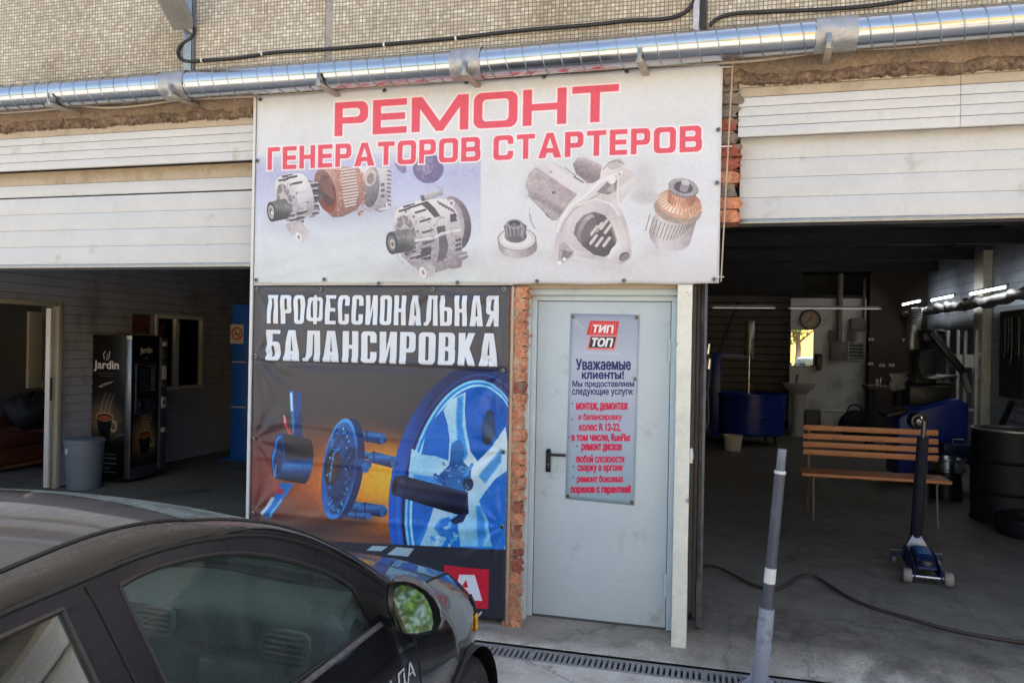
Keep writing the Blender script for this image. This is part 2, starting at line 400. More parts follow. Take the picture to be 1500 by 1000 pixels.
        if rad > 0:
            m0 = m.copy(); pd = np.pad(m0, rad)
            for dx in range(-rad, rad+1):
                for dy in range(-rad, rad+1):
                    if dx*dx+dy*dy <= rad*rad+.5: m |= pd[rad+dy:rad+dy+m.shape[0], rad+dx:rad+dx+m.shape[1]]
        k = m.reshape(b1-b0, SS, a1-a0, SS).mean((1, 3))[..., None]*a
        sl = (slice(b0, b1), slice(a0, a1)); s.img[sl] = s.img[sl]*(1-k)+hexc(c)*k
    def grit(s, mask, amp):              # photographic texture inside the printed pictures
        for cell, a in ((2, amp), (5, amp*1.1), (11, amp*.9)):
            n = rng.normal(0, a, (s.H//cell+2, s.W//cell+2)); n = np.repeat(np.repeat(n, cell, 0), cell, 1)[:s.H, :s.W]
            if cell > 2: n = (n+np.roll(n, cell//2, 0)+np.roll(n, cell//2, 1)+np.roll(n, -(cell//2), 1))/2.2
            s.img *= 1+(mask*n)[..., None]
    def noise(s, amp, cell=3):
        n = rng.normal(0, amp, (s.H//cell+1, s.W//cell+1, 1)); s.img += np.repeat(np.repeat(n, cell, 0), cell, 1)[:s.H, :s.W]
    def image(s, name, gain=1.0):
        im = bpy.data.images.new(name, s.W, s.H); a = np.ones((s.H, s.W, 4), np.float32)
        c = np.clip(s.img, 0, 255)/255; L = np.where(c <= .04045, c/12.92, ((c+.055)/1.055)**2.4)*gain
        L = np.clip(L, 0, .9); a[..., :3] = np.where(L <= .0031308, L*12.92, 1.055*L**(1/2.4)-.055)
        im.pixels.foreach_set(a[::-1].ravel()); im.update(); im.pack(); return im
def print_mat(name, im, rough=.5, bump=.0, spec=.4):
    m = bpy.data.materials.new(name); m.use_nodes = True; t = m.node_tree; b = t.nodes['Principled BSDF']
    tx = t.nodes.new('ShaderNodeTexImage'); tx.image = im; uv = t.nodes.new('ShaderNodeUVMap'); t.links.new(uv.outputs[0], tx.inputs[0])
    tc = t.nodes.new('ShaderNodeTexCoord')
    n = N(t, 'ShaderNodeTexNoise', i_Scale=2.2, i_Detail=7.0, i_Roughness=.65); t.links.new(tc.outputs['Object'], n.inputs['Vector'])
    k = mixc(t, 1.0, tx.outputs[0], ramp(t, n.outputs[0], [(.3, (.90,.89,.87,1)), (.62, (1,1,1,1))]), 'MULTIPLY')
    t.links.new(k, b.inputs['Base Color']); b.inputs['Roughness'].default_value = rough; b.inputs['Specular IOR Level'].default_value = spec
    if bump:
        mp = t.nodes.new('ShaderNodeMapping'); mp.inputs['Scale'].default_value = (1, 1, 1.6); t.links.new(tc.outputs['Object'], mp.inputs[0])
        n2 = N(t, 'ShaderNodeTexNoise', i_Scale=2.6, i_Detail=6.0, i_Roughness=.5, i_Distortion=.8); t.links.new(mp.outputs[0], n2.inputs['Vector'])
        bn = N(t, 'ShaderNodeBump', i_Strength=bump, i_Distance=.03); t.links.new(n2.outputs[0], bn.inputs['Height']); t.links.new(bn.outputs[0], b.inputs['Normal'])
    return m

# ---------------------------------------------------------------- white banner
BAN = dict(x0=-3.115, x1=.046, z0=2.163, z1=3.486)
def art_banner():
    C = Canvas(1800, 752, [(378,142),(1061,91),(1051,416),(372,414)], 3.161, 1.323, (214,216,218))
    g = C
    # left picture: lavender to white field
    g.poly([(360,232),(702,222),(699,420),(360,420)], G((0,238),(0,400),[(0,(172,176,212)),(.35,(196,200,222)),(.7,(214,219,224)),(1,(213,218,216))]), soft=1)
    g.poly([(360,228),(702,215),(702,250),(360,262)], G((0,222),(0,252),[(0,(214,216,218)),(1,(178,182,214))]), a=.75, soft=8)
    g.poly([(702,222),(1060,205),(1052,420),(700,420)], G((0,230),(0,415),[(0,(214,216,219)),(.6,(219,219,221)),(1,(212,210,210))]), soft=2)
    # wheel far behind, pale shadows
    g.fr(370,230,4.286)
    g.line([(60,700),(400,560),(800,480)], 60, (205,208,206), .6, 80); g.line([(500,740),(1000,640),(1400,600)], 40, (208,209,205), .6, 60)
    g.line([(0,780),(700,640)], 20, (196,204,200), .5, 40)
    g.ell(640,360,330,60,(178,178,190),-6,.45,90); g.ell(1080,700,330,70,(190,188,190),-8,.6,100); g.ell(250,470,160,50,(190,190,200),20,.5,80)
    g.ell(1092,75,96,92,(116,104,140)); g.ell(1070,50,60,55,(140,128,160),a=.6,soft=30)
    for i in range(26):
        a, b = random.gauss(1085, 28), random.gauss(80, 30); g.line([(a,b),(a+random.uniform(-8,8),b+random.uniform(4,16))], 5, (176,166,190), .8)
    g.poly([(880,40),(950,45),(955,95),(935,110),(900,80)], (140,130,158)); g.line([(1100,160),(1180,210)], 14, (170,170,196), .5, 14)
    # -- exploded alternator: rear half, stator, front half
    def housing(cx, cy, rx, ry, ang, dx, dy, lite, mid, dark, n=9, face=True, a0=-120, a1=130):
        g.cyl((cx+dx,cy+dy),(cx,cy),rx,ry,G((cx,cy-ry),(cx,cy+ry),[(0,lite),(.4,mid),(.75,dark),(1,mid)]),G((cx-rx,cy-ry),(cx+rx,cy+ry),[(0,lite),(1,dark)]),ang)
        for i in range(n):
            t = R(a0+(a1-a0)*i/(n-1)); ex, ey = math.cos(t)*rx*.98, math.sin(t)*ry*.98; q = R(ang)
            px, py = cx+ex*math.cos(q)-ey*math.sin(q), cy+ex*math.sin(q)+ey*math.cos(q)
            if ex > -rx*.75: g.line([(px+dx*.16,py+dy*.16),(px+dx*.62,py+dy*.62)], 15, (84,78,84), .95, 3); g.line([(px+dx*.16,py+dy*.16-9),(px+dx*.62,py+dy*.62-9)], 5, (228,224,224), .9, 3)
        if face:
            g.ell(cx-4,cy+6,rx*.72,ry*.72,G((cx,cy-ry),(cx,cy+ry),[(0,(150,142,146)),(1,(112,104,108))]),ang); g.ell(cx-6,cy+8,rx*.4,ry*.4,(190,180,180),ang)
            for i in range(8):
                t = i*math.pi/4+.3; g.line([(cx+rx*.4*math.cos(t),cy+ry*.4*math.sin(t)),(cx+rx*.7*math.cos(t),cy+ry*.7*math.sin(t))], 9, (196,188,190), .9, 3)
                g.ell(cx+rx*.82*math.cos(t+.4), cy+ry*.82*math.sin(t+.4), 7, 9, (120,112,116))
    g.ell(660,320,110,40,(150,148,160),0,.4,60)
    g.poly([(610,70),(700,62),(850,75),(862,150),(850,250),(835,330),(790,350),(745,330),(690,300)], G((700,60),(800,340),[(0,(224,222,224)),(.5,(196,192,196)),(1,(150,144,150))]))
    g.ell(735,190,52,128,G((690,90),(780,300),[(0,(176,170,172)),(1,(96,92,98))]),6); g.ell(730,130,36,56,(206,190,182),8); g.ell(733,138,22,36,(150,136,132),8)
    for y in (170,205,240): g.poly([(795,y),(818,y-6),(820,y+14),(797,y+18)], (110,104,112))
    for y in range(90,320,26): g.line([(838,y),(856,y+4)], 9, (90,86,94), .9, 3)
    g.line([(790,330),(835,322),(832,290)], 12, (214,212,214))
    g.poly([(385,150),(430,82),(520,62),(660,70),(692,150),(695,260),(650,330),(560,375),(500,380),(430,320),(405,230)], G((480,60),(560,380),[(0,(196,156,144)),(.45,(176,132,120)),(.8,(152,112,104)),(1,(134,104,98))]))
    g.ell(452,215,62,138,G((400,90),(520,340),[(0,(150,116,110)),(.5,(108,74,70)),(1,(150,80,62))]),-14); g.ell(462,215,40,98,(98,70,70),-14)
    for i in range(16): g.line([(410+i*5.5,120+i*1.5),(430+i*5,210+i*4)], 2.4, (190,140,126), .6, 2)
    for i in range(13):
        y = 85+i*19; g.line([(540+i*3,y),(632+i*3-max(0,i-8)*8,y-14)], 10, (214,204,202), .95, 3); g.line([(540+i*3,y+8),(632+i*3-max(0,i-8)*8,y-6)], 4, (132,106,100), .9, 3)
    for i in range(150):
        t = random.uniform(-1.5,1.6); s_ = random.choice((0,1)); x = (520 if s_ == 0 else 662)+28*math.cos(t)+random.uniform(-8,8); y = 220+135*math.sin(t)
        g.line([(x,y),(x+random.uniform(-10,14),y+random.uniform(-14,14))], random.uniform(2,5), random.choice([(206,136,112),(230,176,154),(150,88,74),(120,76,68)]), .85, 3)
    g.poly([(300,160),(345,145),(385,160),(400,200),(440,230),(430,260),(400,290),(420,330),(380,380),(330,380),(330,250)], G((300,150),(420,370),[(0,(128,124,134)),(.5,(88,84,92)),(1,(150,144,150))]))
    for y in (170,205,250,300,345): g.line([(330,y),(405,y-8)], 8, (206,204,210), .9, 4); g.line([(340,y+14),(410,y+8)], 9, (62,60,70), .9, 4)
    housing(205,265,62,142,-12,110,-22,(228,226,228),(202,198,200),(158,150,154),10)
    g.poly([(275,180),(330,160),(345,250),(330,330),(280,300)], G((280,160),(330,330),[(0,(232,230,232)),(1,(186,182,186))]), .85)
    for y in (350,378,402): g.poly([(272,y),(318,y-8),(318,y+8),(274,y+18)], (92,86,90))
    g.poly([(200,420),(300,400),(352,470),(345,520),(300,535),(270,480),(240,492)], G((220,400),(320,530),[(0,(176,168,170)),(1,(206,200,200))])); g.ell(285,500,16,28,(232,228,226),-20); g.ell(285,502,8,15,(150,142,146),-20)
    g.cyl((205,325),(118,345),26,62,G((0,270),(0,410),[(0,(104,102,104)),(.3,(140,138,136)),(.6,(84,82,84)),(1,(66,64,68))]),(72,70,74),-6)
    g.ell(118,345,18,44,(178,172,170),-6); g.ell(116,345,10,24,(110,106,108),-6); g.ell(122,352,7,14,(226,220,216),-6)
    for i in range(5): g.line([(140+i*13,290-i),(134+i*13,400-i)], 3, (60,58,60), .7, 3)
    # -- assembled alternator
    g.ell(1245,420,112,172,G((1150,300),(1350,560),[(0,(150,134,142)),(.6,(108,98,106)),(1,(86,80,86))]),-8)
    g.ell(1215,415,100,160,(176,166,170),-8)
    g.poly([(895,335),(935,305),(1060,270),(1200,262),(1262,330),(1300,440),(1302,600),(1240,690),(1120,730),(1000,690),(920,620)], G((980,270),(1120,720),[(0,(232,228,228)),(.35,(208,202,204)),(.7,(176,168,170)),(1,(150,142,146))]))
    housing(955,480,82,168,-10,130,-38,(226,222,222),(204,198,200),(160,152,156),11)
    g.poly([(1035,292),(1085,278),(1130,320),(1165,372),(1130,382),(1085,330)], (88,82,86)); g.poly([(1140,440),(1192,430),(1200,480),(1150,492)], (96,90,94))
    g.poly([(1155,500),(1200,488),(1216,560),(1196,645),(1140,660),(1158,590)], (110,102,106)); g.line([(1010,525),(1130,505),(1170,480),(1290,460)], 14, (226,222,222), .9, 4); g.line([(1010,538),(1130,520)], 7, (130,122,126), .9, 3)
    for y in (575,605,635): g.poly([(1045,y),(1108,y-14),(1104,y+6),(1048,y+18)], (84,78,84))
    for y in (385,410): g.poly([(1225,y-22),(1262,y-30),(1272,y-8),(1228,y+2)], (84,78,86))
    for y in (520,550,578): g.poly([(1256,y),(1296,y-12),(1296,y+4),(1262,y+14)], (92,86,92))
    for i in range(6): g.line([(1150+i*18,280+i*10),(1165+i*18,300+i*10)], 9, (92,86,92), .9, 3)
    g.ell(1235,292,20,22,(224,220,220)); g.ell(1235,292,9,11,(130,122,128))
    g.poly([(1042,245),(1110,226),(1180,214),(1188,238),(1120,262),(1060,280)], G((1060,220),(1080,275),[(0,(226,222,224)),(1,(150,144,150))])); g.poly([(1040,245),(1062,240),(1072,275),(1050,280)], (104,98,104))
    g.poly([(990,660),(1060,640),(1130,690),(1132,742),(1065,760),(1030,720)], G((1000,650),(1110,750),[(0,(160,152,154)),(1,(196,188,188))])); g.ell(1055,722,20,34,(230,226,224),-18); g.ell(1057,724,9,18,(160,150,154),-18)
    g.poly([(1185,640),(1250,610),(1330,592),(1338,630),(1300,650),(1295,690),(1240,704),(1200,690)], G((1190,610),(1300,700),[(0,(170,162,166)),(1,(128,120,124))])); g.line([(1285,625),(1335,612)], 10, (204,198,200), .9, 4)
    g.cyl((965,520),(862,540),36,70,G((0,460),(0,612),[(0,(120,118,118)),(.3,(150,148,146)),(.6,(94,92,94)),(1,(72,70,74))]),(80,78,82),-6)
    g.ell(862,540,26,50,(124,120,120),-6); g.ell(866,545,16,30,(200,192,188),-6); g.ell(866,546,8,15,(110,104,104),-6)
    for i in range(6): g.line([(888+i*13,478-i),(882+i*13,604-i)], 3, (70,68,70), .7, 3)
    for i in range(260):
        t = random.uniform(0,6.28); x, y = random.choice((940,1050,1180))+62*math.cos(t), 520+140*math.sin(t); g.line([(x,y),(x+random.uniform(-12,12),y+random.uniform(-12,12))], random.uniform(1.5,4), random.choice([(110,102,106),(232,228,228),(150,142,146),(84,78,82)]), .6, 3)
    # -- starter
    g.fr(710,220,4.167)
    g.ell(960,200,70,120,(196,190,194),0,.55,60); g.ell(970,290,90,40,(190,186,190),0,.6,30)
    g.ell(600,690,260,40,(196,190,190),8,.5,80); g.ell(1060,600,120,50,(196,190,192),-20,.5,70); g.ell(190,630,150,40,(196,192,192),0,.5,50)
    g.poly([(236,215),(255,150),(310,95),(400,72),(470,110),(595,228),(500,330),(432,432),(400,430),(262,285)], G((470,105),(320,330),[(0,(196,190,192)),(.12,(222,218,220)),(.34,(216,210,212)),(.36,(172,156,160)),(.75,(182,168,170)),(.9,(150,138,142)),(1,(178,168,170))]))
    g.ell(300,190,62,120,G((240,120),(330,300),[(0,(206,200,200)),(1,(176,166,168))]),38,.35,40)
    g.line([(250,275),(400,430)], 8, (150,142,146), .8, 5); g.ell(392,136,8,4,(110,104,108),-20); g.ell(408,262,10,7,(90,84,88),-30); g.line([(360,395),(380,410)], 8, (110,104,108))
    g.poly([(528,88),(560,48),(610,45),(700,92),(735,150),(650,205),(610,205),(548,150)], G((620,50),(570,190),[(0,(206,198,200)),(.3,(166,150,154)),(.8,(132,118,122)),(1,(160,148,150))]))
    g.line([(545,150),(620,215)], 12, (212,206,206)); g.line([(535,165),(590,200)], 8, (96,90,94)); g.line([(480,110),(545,160)], 6, (150,142,146))
    g.poly([(395,690),(408,590),(425,500),(450,420),(500,340),(600,270),(690,185),(705,110),(750,70),(800,55),(845,75),(852,112),(895,140),(915,205),(880,260),(828,305),(818,355),(850,430),(872,520),(886,600),(868,670),(800,706),(730,690),(600,660),(520,640),(470,690),(425,716)],
           G((480,330),(760,640),[(0,(228,222,222)),(.3,(204,196,196)),(.55,(214,206,206)),(.8,(190,180,180)),(1,(206,198,198))]))
    g.line([(428,500),(455,425),(505,348),(605,278),(695,195),(780,150),(830,135)], 13, (236,232,230), .9, 5); g.line([(448,505),(480,430),(530,365),(640,300),(720,250)], 8, (166,156,158), .8, 6)
    g.ell(790,88,50,30,(196,188,188),-20); g.line([(715,120),(750,80),(800,66),(840,84)], 8, (150,142,144), .9, 4)
    g.poly([(672,260),(740,195),(800,185),(795,250),(745,275)], (140,128,130)); g.poly([(725,255),(775,205),(790,260)], (176,164,164)); g.ell(765,182,26,28,(232,228,226)); g.ell(812,150,16,18,(226,220,218)); g.ell(812,150,8,9,(150,140,142))
    g.poly([(820,225),(905,165),(915,215),(860,275),(815,320)], G((820,200),(900,290),[(0,(228,222,222)),(1,(196,188,188))])); g.line([(808,150),(800,300),(818,350)], 9, (226,220,220))
    g.poly([(470,560),(500,430),(580,350),(690,310),(790,360),(830,450),(860,560),(840,610),(640,640),(540,610)], G((500,380),(820,620),[(0,(220,212,212)),(.5,(196,186,186)),(1,(216,208,206))]))
    g.line([(560,340),(660,300),(760,330),(810,400)], 9, (232,228,226), .8, 5)
    g.poly([(528,510),(545,450),(590,400),(655,378),(720,400),(768,460),(795,550),(770,625),(715,655),(650,640),(585,590)], G((540,420),(780,640),[(0,(150,140,142)),(.3,(98,90,92)),(1,(82,76,78))]))
    g.ell(605,480,42,92,G((560,400),(650,560),[(0,(190,180,180)),(.5,(150,140,140)),(1,(110,102,104))]),28); g.ell(622,488,34,80,(112,104,106),28)
    for i,(x,y) in enumerate([(690,470),(720,455),(745,480),(660,490),(655,545),(690,560),(735,560)]):
        g.line([(x-22,y+26),(x+14,y-20)], 19, (206,198,196), 1, 3); g.line([(x-12,y+32),(x+22,y-12)], 6, (104,96,96), .9, 3)
    g.ell(800,540,20,110,(226,220,218),-18,.5,24)
    g.poly([(735,660),(760,605),(795,570),(850,590),(885,615),(880,655),(842,692),(790,706)], G((750,590),(860,690),[(0,(238,234,232)),(.5,(206,198,196)),(1,(176,166,166))])); g.ell(838,652,34,24,(110,100,100),-35); g.ell(842,656,24,16,(140,128,126),-35)
    g.poly([(440,575),(470,560),(530,620),(520,650),(470,690),(430,690)], (178,168,168)); g.poly([(462,610),(525,625),(490,665),(450,672)], (130,120,122)); g.ell(440,690,14,13,(238,234,232)); g.ell(470,668,13,12,(230,226,224))
    # -- pinion on the left
    g.cyl((188,590),(182,545),118,70,G((66,0),(305,0),[(0,(150,140,142)),(.3,(206,198,196)),(.6,(176,166,166)),(1,(140,130,132))]),(214,208,208))
    g.ell(182,545,118,70,(140,132,134),0,1,None,.94); g.ell(180,545,90,48,(226,222,222)); g.line([(262,350),(258,400),(268,430)], 5, (190,184,186)); g.line([(262,395),(270,440),(292,480)], 8, (170,162,164))
    g.ell(175,525,68,42,(110,104,108)); 
    for i in range(9):
        t = R(200-i*27.5); x, y = 172+62*math.cos(t), 470-18*math.sin(t); g.line([(x,y),(172+50*math.cos(t),535-12*math.sin(t))], 19, (116,110,114)); g.line([(x-6,y),(166+50*math.cos(t),535-12*math.sin(t))], 5, (190,184,186), .8, 3)
    g.ell(168,452,52,28,(150,144,148)); g.ell(168,450,34,18,(66,60,64)); g.ell(168,455,22,10,(116,108,110))
    # -- armature on the right
    g.line([(1045,590),(1050,560)], 30, (190,180,180)); g.cyl((1122,540),(1178,350),128,76,G((975,0),(1315,0),[(0,(150,140,140)),(.25,(214,206,206)),(.6,(196,188,188)),(1,(140,130,132))]),(190,176,166),12)
    for i in range(15):
        t = i/14; x0 = 1000+t*320; x1 = 972+t*300; yb = 470+100*math.sin(math.pi*(.08+t*.84))-t*40; yt = 370+100*math.sin(math.pi*(.08+t*.84))-t*15
        g.line([(x0,yt),(x1,yb)], 5, (120,104,102), .9, 3)
    g.ell(1170,368,148,84,(168,148,136),12); g.ell(1182,338,140,80,(206,160,132),12); g.ell(1184,320,136,78,G((1050,0),(1320,0),[(0,(226,196,176)),(.3,(240,216,196)),(.7,(214,168,138)),(1,(196,150,124))]),12)
    for i in range(30):
        t = 2*math.pi*i/30; q = R(12); ex, ey = 134*math.cos(t), 76*math.sin(t); fx, fy = 78*math.cos(t), 44*math.sin(t)
        g.line([(1184+ex*math.cos(q)-ey*math.sin(q),320+ex*math.sin(q)+ey*math.cos(q)),(1195+fx*math.cos(q)-fy*math.sin(q),285+fx*math.sin(q)+fy*math.cos(q))], 4, (150,96,70), .8, 3)
    g.cyl((1190,310),(1206,238),84,50,G((1120,0),(1280,0),[(0,(176,120,92)),(.3,(226,176,146)),(.6,(206,150,120)),(1,(150,104,84))]),(140,132,136),10)
    for i in range(9): g.line([(1135+i*17,275+14*math.sin(i/2.6)),(1122+i*17,325+14*math.sin(i/2.6))], 4, (140,92,72), .8, 3)
    g.ell(1208,235,94,57,(128,120,126),10); g.ell(1206,228,92,54,(164,156,160),10); g.ell(1208,230,60,36,(92,86,92),10); g.cyl((1210,240),(1222,200),26,18,(150,142,146),(196,190,192),10)
    g.fr(0,0,1); g.poly([(340,200),(1080,200),(1080,430),(340,430)], (214,214,216), .06, 1); lum = g.img.mean(-1); g.grit(np.clip((205-lum)/25, 0, 1)*(g.PY > 232), .017)
    # lettering
    g.fr(0,0,1)
    mx = lambda x, y: g.metric(x, y)
    a, b = mx(489,201), mx(906,127); red = (226,88,104)
    g.block('РЕМОНТ', a[0], mx(489,201)[1], b[0], mx(489,153)[1]+.004, WIDE, .25, .19, .23, .15, red, outline=(238,226,228), ow=.012)
    a, b = mx(392,250), mx(1029,186)
    g.block('ГЕНЕРАТОРОВ СТАРТЕРОВ', a[0], mx(392,250)[1], b[0], mx(392,218)[1]+.003, MID, .235, .19, .2, .15, red, space=.28, outline=(238,226,228), ow=.010)
    g.noise(1.6, 2); g.noise(1.4, 9)
    return g.image('white_banner_print', .98)
# ---------------------------------------------------------------- black banner
BLK = dict(x0=-3.118, x1=-1.250, z0=-.005, z1=2.150)
def corners(x0, x1, z0, z1, Y=0): return [topx((x0,Y,z1)), topx((x1,Y,z1)), topx((x1,Y,z0)), topx((x0,Y,z0))]
def art_black():
    w, h = BLK['x1']-BLK['x0'], BLK['z1']-BLK['z0']
    g = Canvas(1240, 1430, corners(**BLK), w, h, (70,68,72))
    g.fr(350,400,2.5)
    g.poly([(-20,30),(1010,30),(1010,345),(-20,330)], (74,73,77), soft=2)
    g.poly([(-20,332),(1010,346),(1010,1010),(-20,930)], G((0,340),(0,960),[(0,(66,62,66)),(.4,(62,58,62)),(.8,(58,50,54)),(1,(46,46,52))]), soft=2)
    # glow
    g.ell(360,800,380,170,(120,62,52),8,.5,300); g.ell(430,790,310,150,(206,96,44),10,.85,240); g.ell(520,770,190,120,(246,150,36),12,.95,170); g.ell(560,760,110,80,(252,186,50),10,.8,120)
    g.ell(70,740,80,140,(140,44,52),0,.4,120)
    g.line([(80,960),(330,860),(520,850)], 26, (150,120,104), .45, 40); g.line([(60,990),(460,900)], 60, (54,46,54), .7, 60)
    clip = [(-50,344),(1010,352),(1010,1010),(-50,1005)]
    # tyre and rim (seen at a slant, running out of the picture at the right)
    T = lambda cx, cy, rx, ry, c, a=1, soft=None, hole=0: g.ell(cx, cy, rx, ry, c, 9, a, soft, hole, clip)
    T(852,800,300,480,G((560,0),(900,0),[(0,(14,96,196)),(.25,(20,62,140)),(.6,(24,34,80)),(1,(30,40,90))]))
    T(842,800,262,450,G((580,0),(900,0),[(0,(22,112,214)),(.12,(16,70,160)),(.4,(26,36,86)),(1,(30,44,100))]))
    T(836,800,238,436,(38,70,150)); T(834,800,232,430,(26,34,84),hole=.965)
    T(826,800,212,414,(120,206,238)); T(828,800,205,406,(26,120,214)); T(830,800,199,398,(150,222,244)); T(832,800,192,390,G((620,400),(900,1000),[(0,(20,110,206)),(.5,(16,84,180)),(1,(28,130,222))]))
    T(850,800,172,360,G((680,500),(940,900),[(0,(14,70,160)),(1,(22,120,210))]))
    pale = G((640,500),(960,900),[(0,(200,226,238)),(.35,(150,208,236)),(.6,(214,232,238)),(1,(120,196,234))]); blue = (24,126,214); deep = (14,52,128)
    g.poly([(690,560),(770,470),(765,600),(780,690),(700,660),(668,660)], (20,104,196)); g.poly([(820,470),(880,430),(930,480),(890,600),(850,660),(810,600)], (22,96,190))
    g.poly([(700,900),(760,880),(800,900),(760,960),(690,1000),(640,990)], (30,140,226)); g.poly([(860,920),(950,760),(970,860),(930,990),(850,1000)], (22,110,206))
    g.poly([(748,500),(775,462),(830,434),(826,500),(832,580),(848,650),(880,700),(850,760),(780,760),(766,690),(770,610),(762,550)], pale)        # upper spoke
    g.poly([(632,640),(668,662),(720,668),(780,690),(810,730),(800,800),(740,790),(680,775),(626,790),(622,720)], pale)                             # left spoke
    g.poly([(836,730),(880,680),(920,640),(975,560),(985,640),(985,720),(940,750),(900,800),(866,850),(830,810)], pale)                                       # right spoke
    g.poly([(806,800),(870,820),(910,900),(925,1000),(810,1000),(800,900)], pale); g.poly([(720,830),(810,800),(806,880),(765,960),(740,1000),(660,1000),(690,930)], pale, .9)
    g.poly([(800,455),(822,445),(816,560),(838,660),(820,690),(800,620),(794,540)], blue, .8, 8); g.poly([(640,735),(720,745),(790,770),(780,790),(640,762)], blue, .8, 8); g.poly([(878,740),(960,640),(960,690),(900,770)], blue, .7, 8); g.poly([(868,850),(890,850),(905,960),(890,1000),(874,1000)], blue, .8, 8)
    g.ell(912,565,24,66,(56,62,70),6,1,5,0,clip); g.ell(917,568,14,52,(74,72,78),6,1,6,0,clip); g.poly([(868,500),(940,520),(960,560),(880,620),(862,580)], (22,96,186), .35, 14)
    # clamp on the hub
    g.poly([(770,700),(778,620),(808,630),(820,690),(850,720),(850,790),(800,800),(740,780),(720,750)], G((730,640),(850,800),[(0,(70,140,200)),(.4,(34,84,150)),(1,(60,130,196))]))
    g.ell(800,650,24,40,(44,110,180)); g.line([(760,790),(720,740)], 16, (30,96,176)); g.line([(830,740),(852,700)], 12, (60,140,206)); g.ell(838,770,20,26,(54,64,90))
    for i in range(34): g.line([(x:=random.uniform(720,850), y:=random.uniform(690,790)), (x+random.uniform(-12,12), y+random.uniform(-10,10))], 4, random.choice([(120,196,236),(24,50,100),(50,120,190),(180,220,240)]), .8, 4)
    g.poly([(735,900),(770,890),(800,930),(770,970),(730,960),(715,930)], G((720,890),(790,970),[(0,(70,170,230)),(1,(20,90,180))])); g.ell(760,930,26,32,(30,120,206)); g.line([(790,880),(770,920)], 10, (90,190,236))
    for i in range(22): g.line([(x:=random.uniform(700,810), y:=random.uniform(930,1000)), (x+random.uniform(-16,16), y+random.uniform(-14,14))], 8, random.choice([(220,236,240),(40,140,220),(120,200,236)]), .8, 4)
    # threaded shaft
    g.poly([(575,742),(600,740),(838,800),(840,880),(820,890),(565,812),(562,780)], G((600,740),(585,830),[(0,(20,24,44)),(.25,(70,74,104)),(.45,(30,34,60)),(.7,(56,66,110)),(1,(14,18,36))]))
    for i in range(46): t = i/45; g.line([(612+220*t,754+55*t),(600+220*t,820+63*t)], 2.6, (14,14,28), .8, 2); g.line([(615+220*t,764+55*t),(608+220*t,800+60*t)], 1.6, (120,128,160), .5, 2)
    g.ell(572,778,14,36,(48,50,72),8); g.ell(570,778,8,24,(24,26,40),8); g.poly([(800,885),(838,870),(820,910),(790,920),(770,905)], (26,40,84))
    # flange with four pins
    def pin(x0, y0, x1, y1, w, w2):
        dx, dy = x1-x0, y1-y0; mx, my = x0+dx*.52, y0+dy*.52
        g.line([(x0,y0),(mx,my)], w, G((0,y0-w/2),(0,y0+w/2+dy*.3),[(0,(54,70,90)),(.4,(40,130,200)),(1,(12,28,60))])); g.line([(mx,my),(x1,y1)], w2, G((0,my-w2/2),(0,my+w2/2+dy*.4),[(0,(28,60,110)),(.35,(44,120,190)),(.7,(18,52,110)),(1,(10,20,50))])); g.ell(x1+4,y1,10,w2/2,(40,96,160)); g.line([(mx,my-w2/2),(mx,my+w2/2)], 4, (10,20,44), .8, 3)
    pin(410,585,520,605,28,40); pin(420,655,560,690,26,42); pin(395,850,520,870,40,44); pin(380,880,470,888,24,26)
    g.ell(392,715,62,186,(12,40,92),8); g.ell(366,715,62,186,G((300,540),(430,900),[(0,(70,170,236)),(.3,(30,116,204)),(.6,(20,76,150)),(1,(44,150,226))]),8); g.ell(364,715,55,172,G((310,540),(420,890),[(0,(34,112,190)),(.35,(20,66,130)),(.6,(26,84,160)),(1,(34,120,204))]),8); g.ell(363,715,40,128,(16,48,104),8,.8,8,.82)
    g.ell(340,710,30,66,(30,34,50),8); g.ell(346,712,24,56,(70,44,50),8); g.line([(330,760),(345,660),(365,640)], 6, (60,150,210), .8, 4); g.poly([(330,800),(370,690),(400,640),(430,640),(425,720),(400,800),(370,880),(335,880)], (14,24,54), .55, 12)
    for i in range(170):
        t = random.uniform(0,6.28); x, y = 364+random.uniform(.55,1)*46*math.cos(t)-8*math.sin(t), 715+155*math.sin(t); g.line([(x,y),(x+random.uniform(-7,7),y+random.uniform(-10,10))], random.uniform(2,6), random.choice([(10,22,52),(56,150,216),(14,40,90),(110,196,240),(26,90,170)]), .8, 3)
    g.line([(433,690),(470,700)], 30, (22,70,140)); g.ell(462,712,14,18,(40,100,170))
    # quick nut with wing handles
    g.poly([(182,432),(196,428),(204,520),(215,600),(196,600),(190,520)], (40,120,196)); g.line([(189,440),(194,500)], 8, (214,232,240), .9, 4); g.poly([(206,432),(226,436),(228,560),(232,600),(205,606),(200,540)], (20,70,140)); g.poly([(200,560),(225,500),(232,606),(196,606)], (16,52,110))
    g.line([(166,524),(170,560),(182,584)], 10, (186,66,84)); g.line([(165,522),(168,545)], 5, (236,170,170))
    g.cyl((245,688),(140,668),24,84,G((0,600),(0,770),[(0,(44,40,48)),(.4,(30,28,34)),(.52,(24,64,120)),(.6,(36,120,190)),(.75,(20,60,116)),(1,(26,26,36))]),(24,60,120),7)
    g.ell(138,668,18,74,(40,120,190),7); g.ell(142,670,15,68,(22,44,90),7); g.line([(124,748),(134,700)], 6, (120,160,200), .8, 4)
    g.poly([(150,765),(200,770),(150,840),(120,890),(95,898),(88,880),(120,830)], G((90,780),(180,880),[(0,(26,80,150)),(.5,(34,120,196)),(1,(20,70,140))])); g.line([(135,790),(150,800)], 22, (176,60,78)); g.line([(120,825),(85,880)], 12, (206,226,238), .9, 5); g.line([(150,830),(112,890)], 8, (150,206,236), .7, 5)
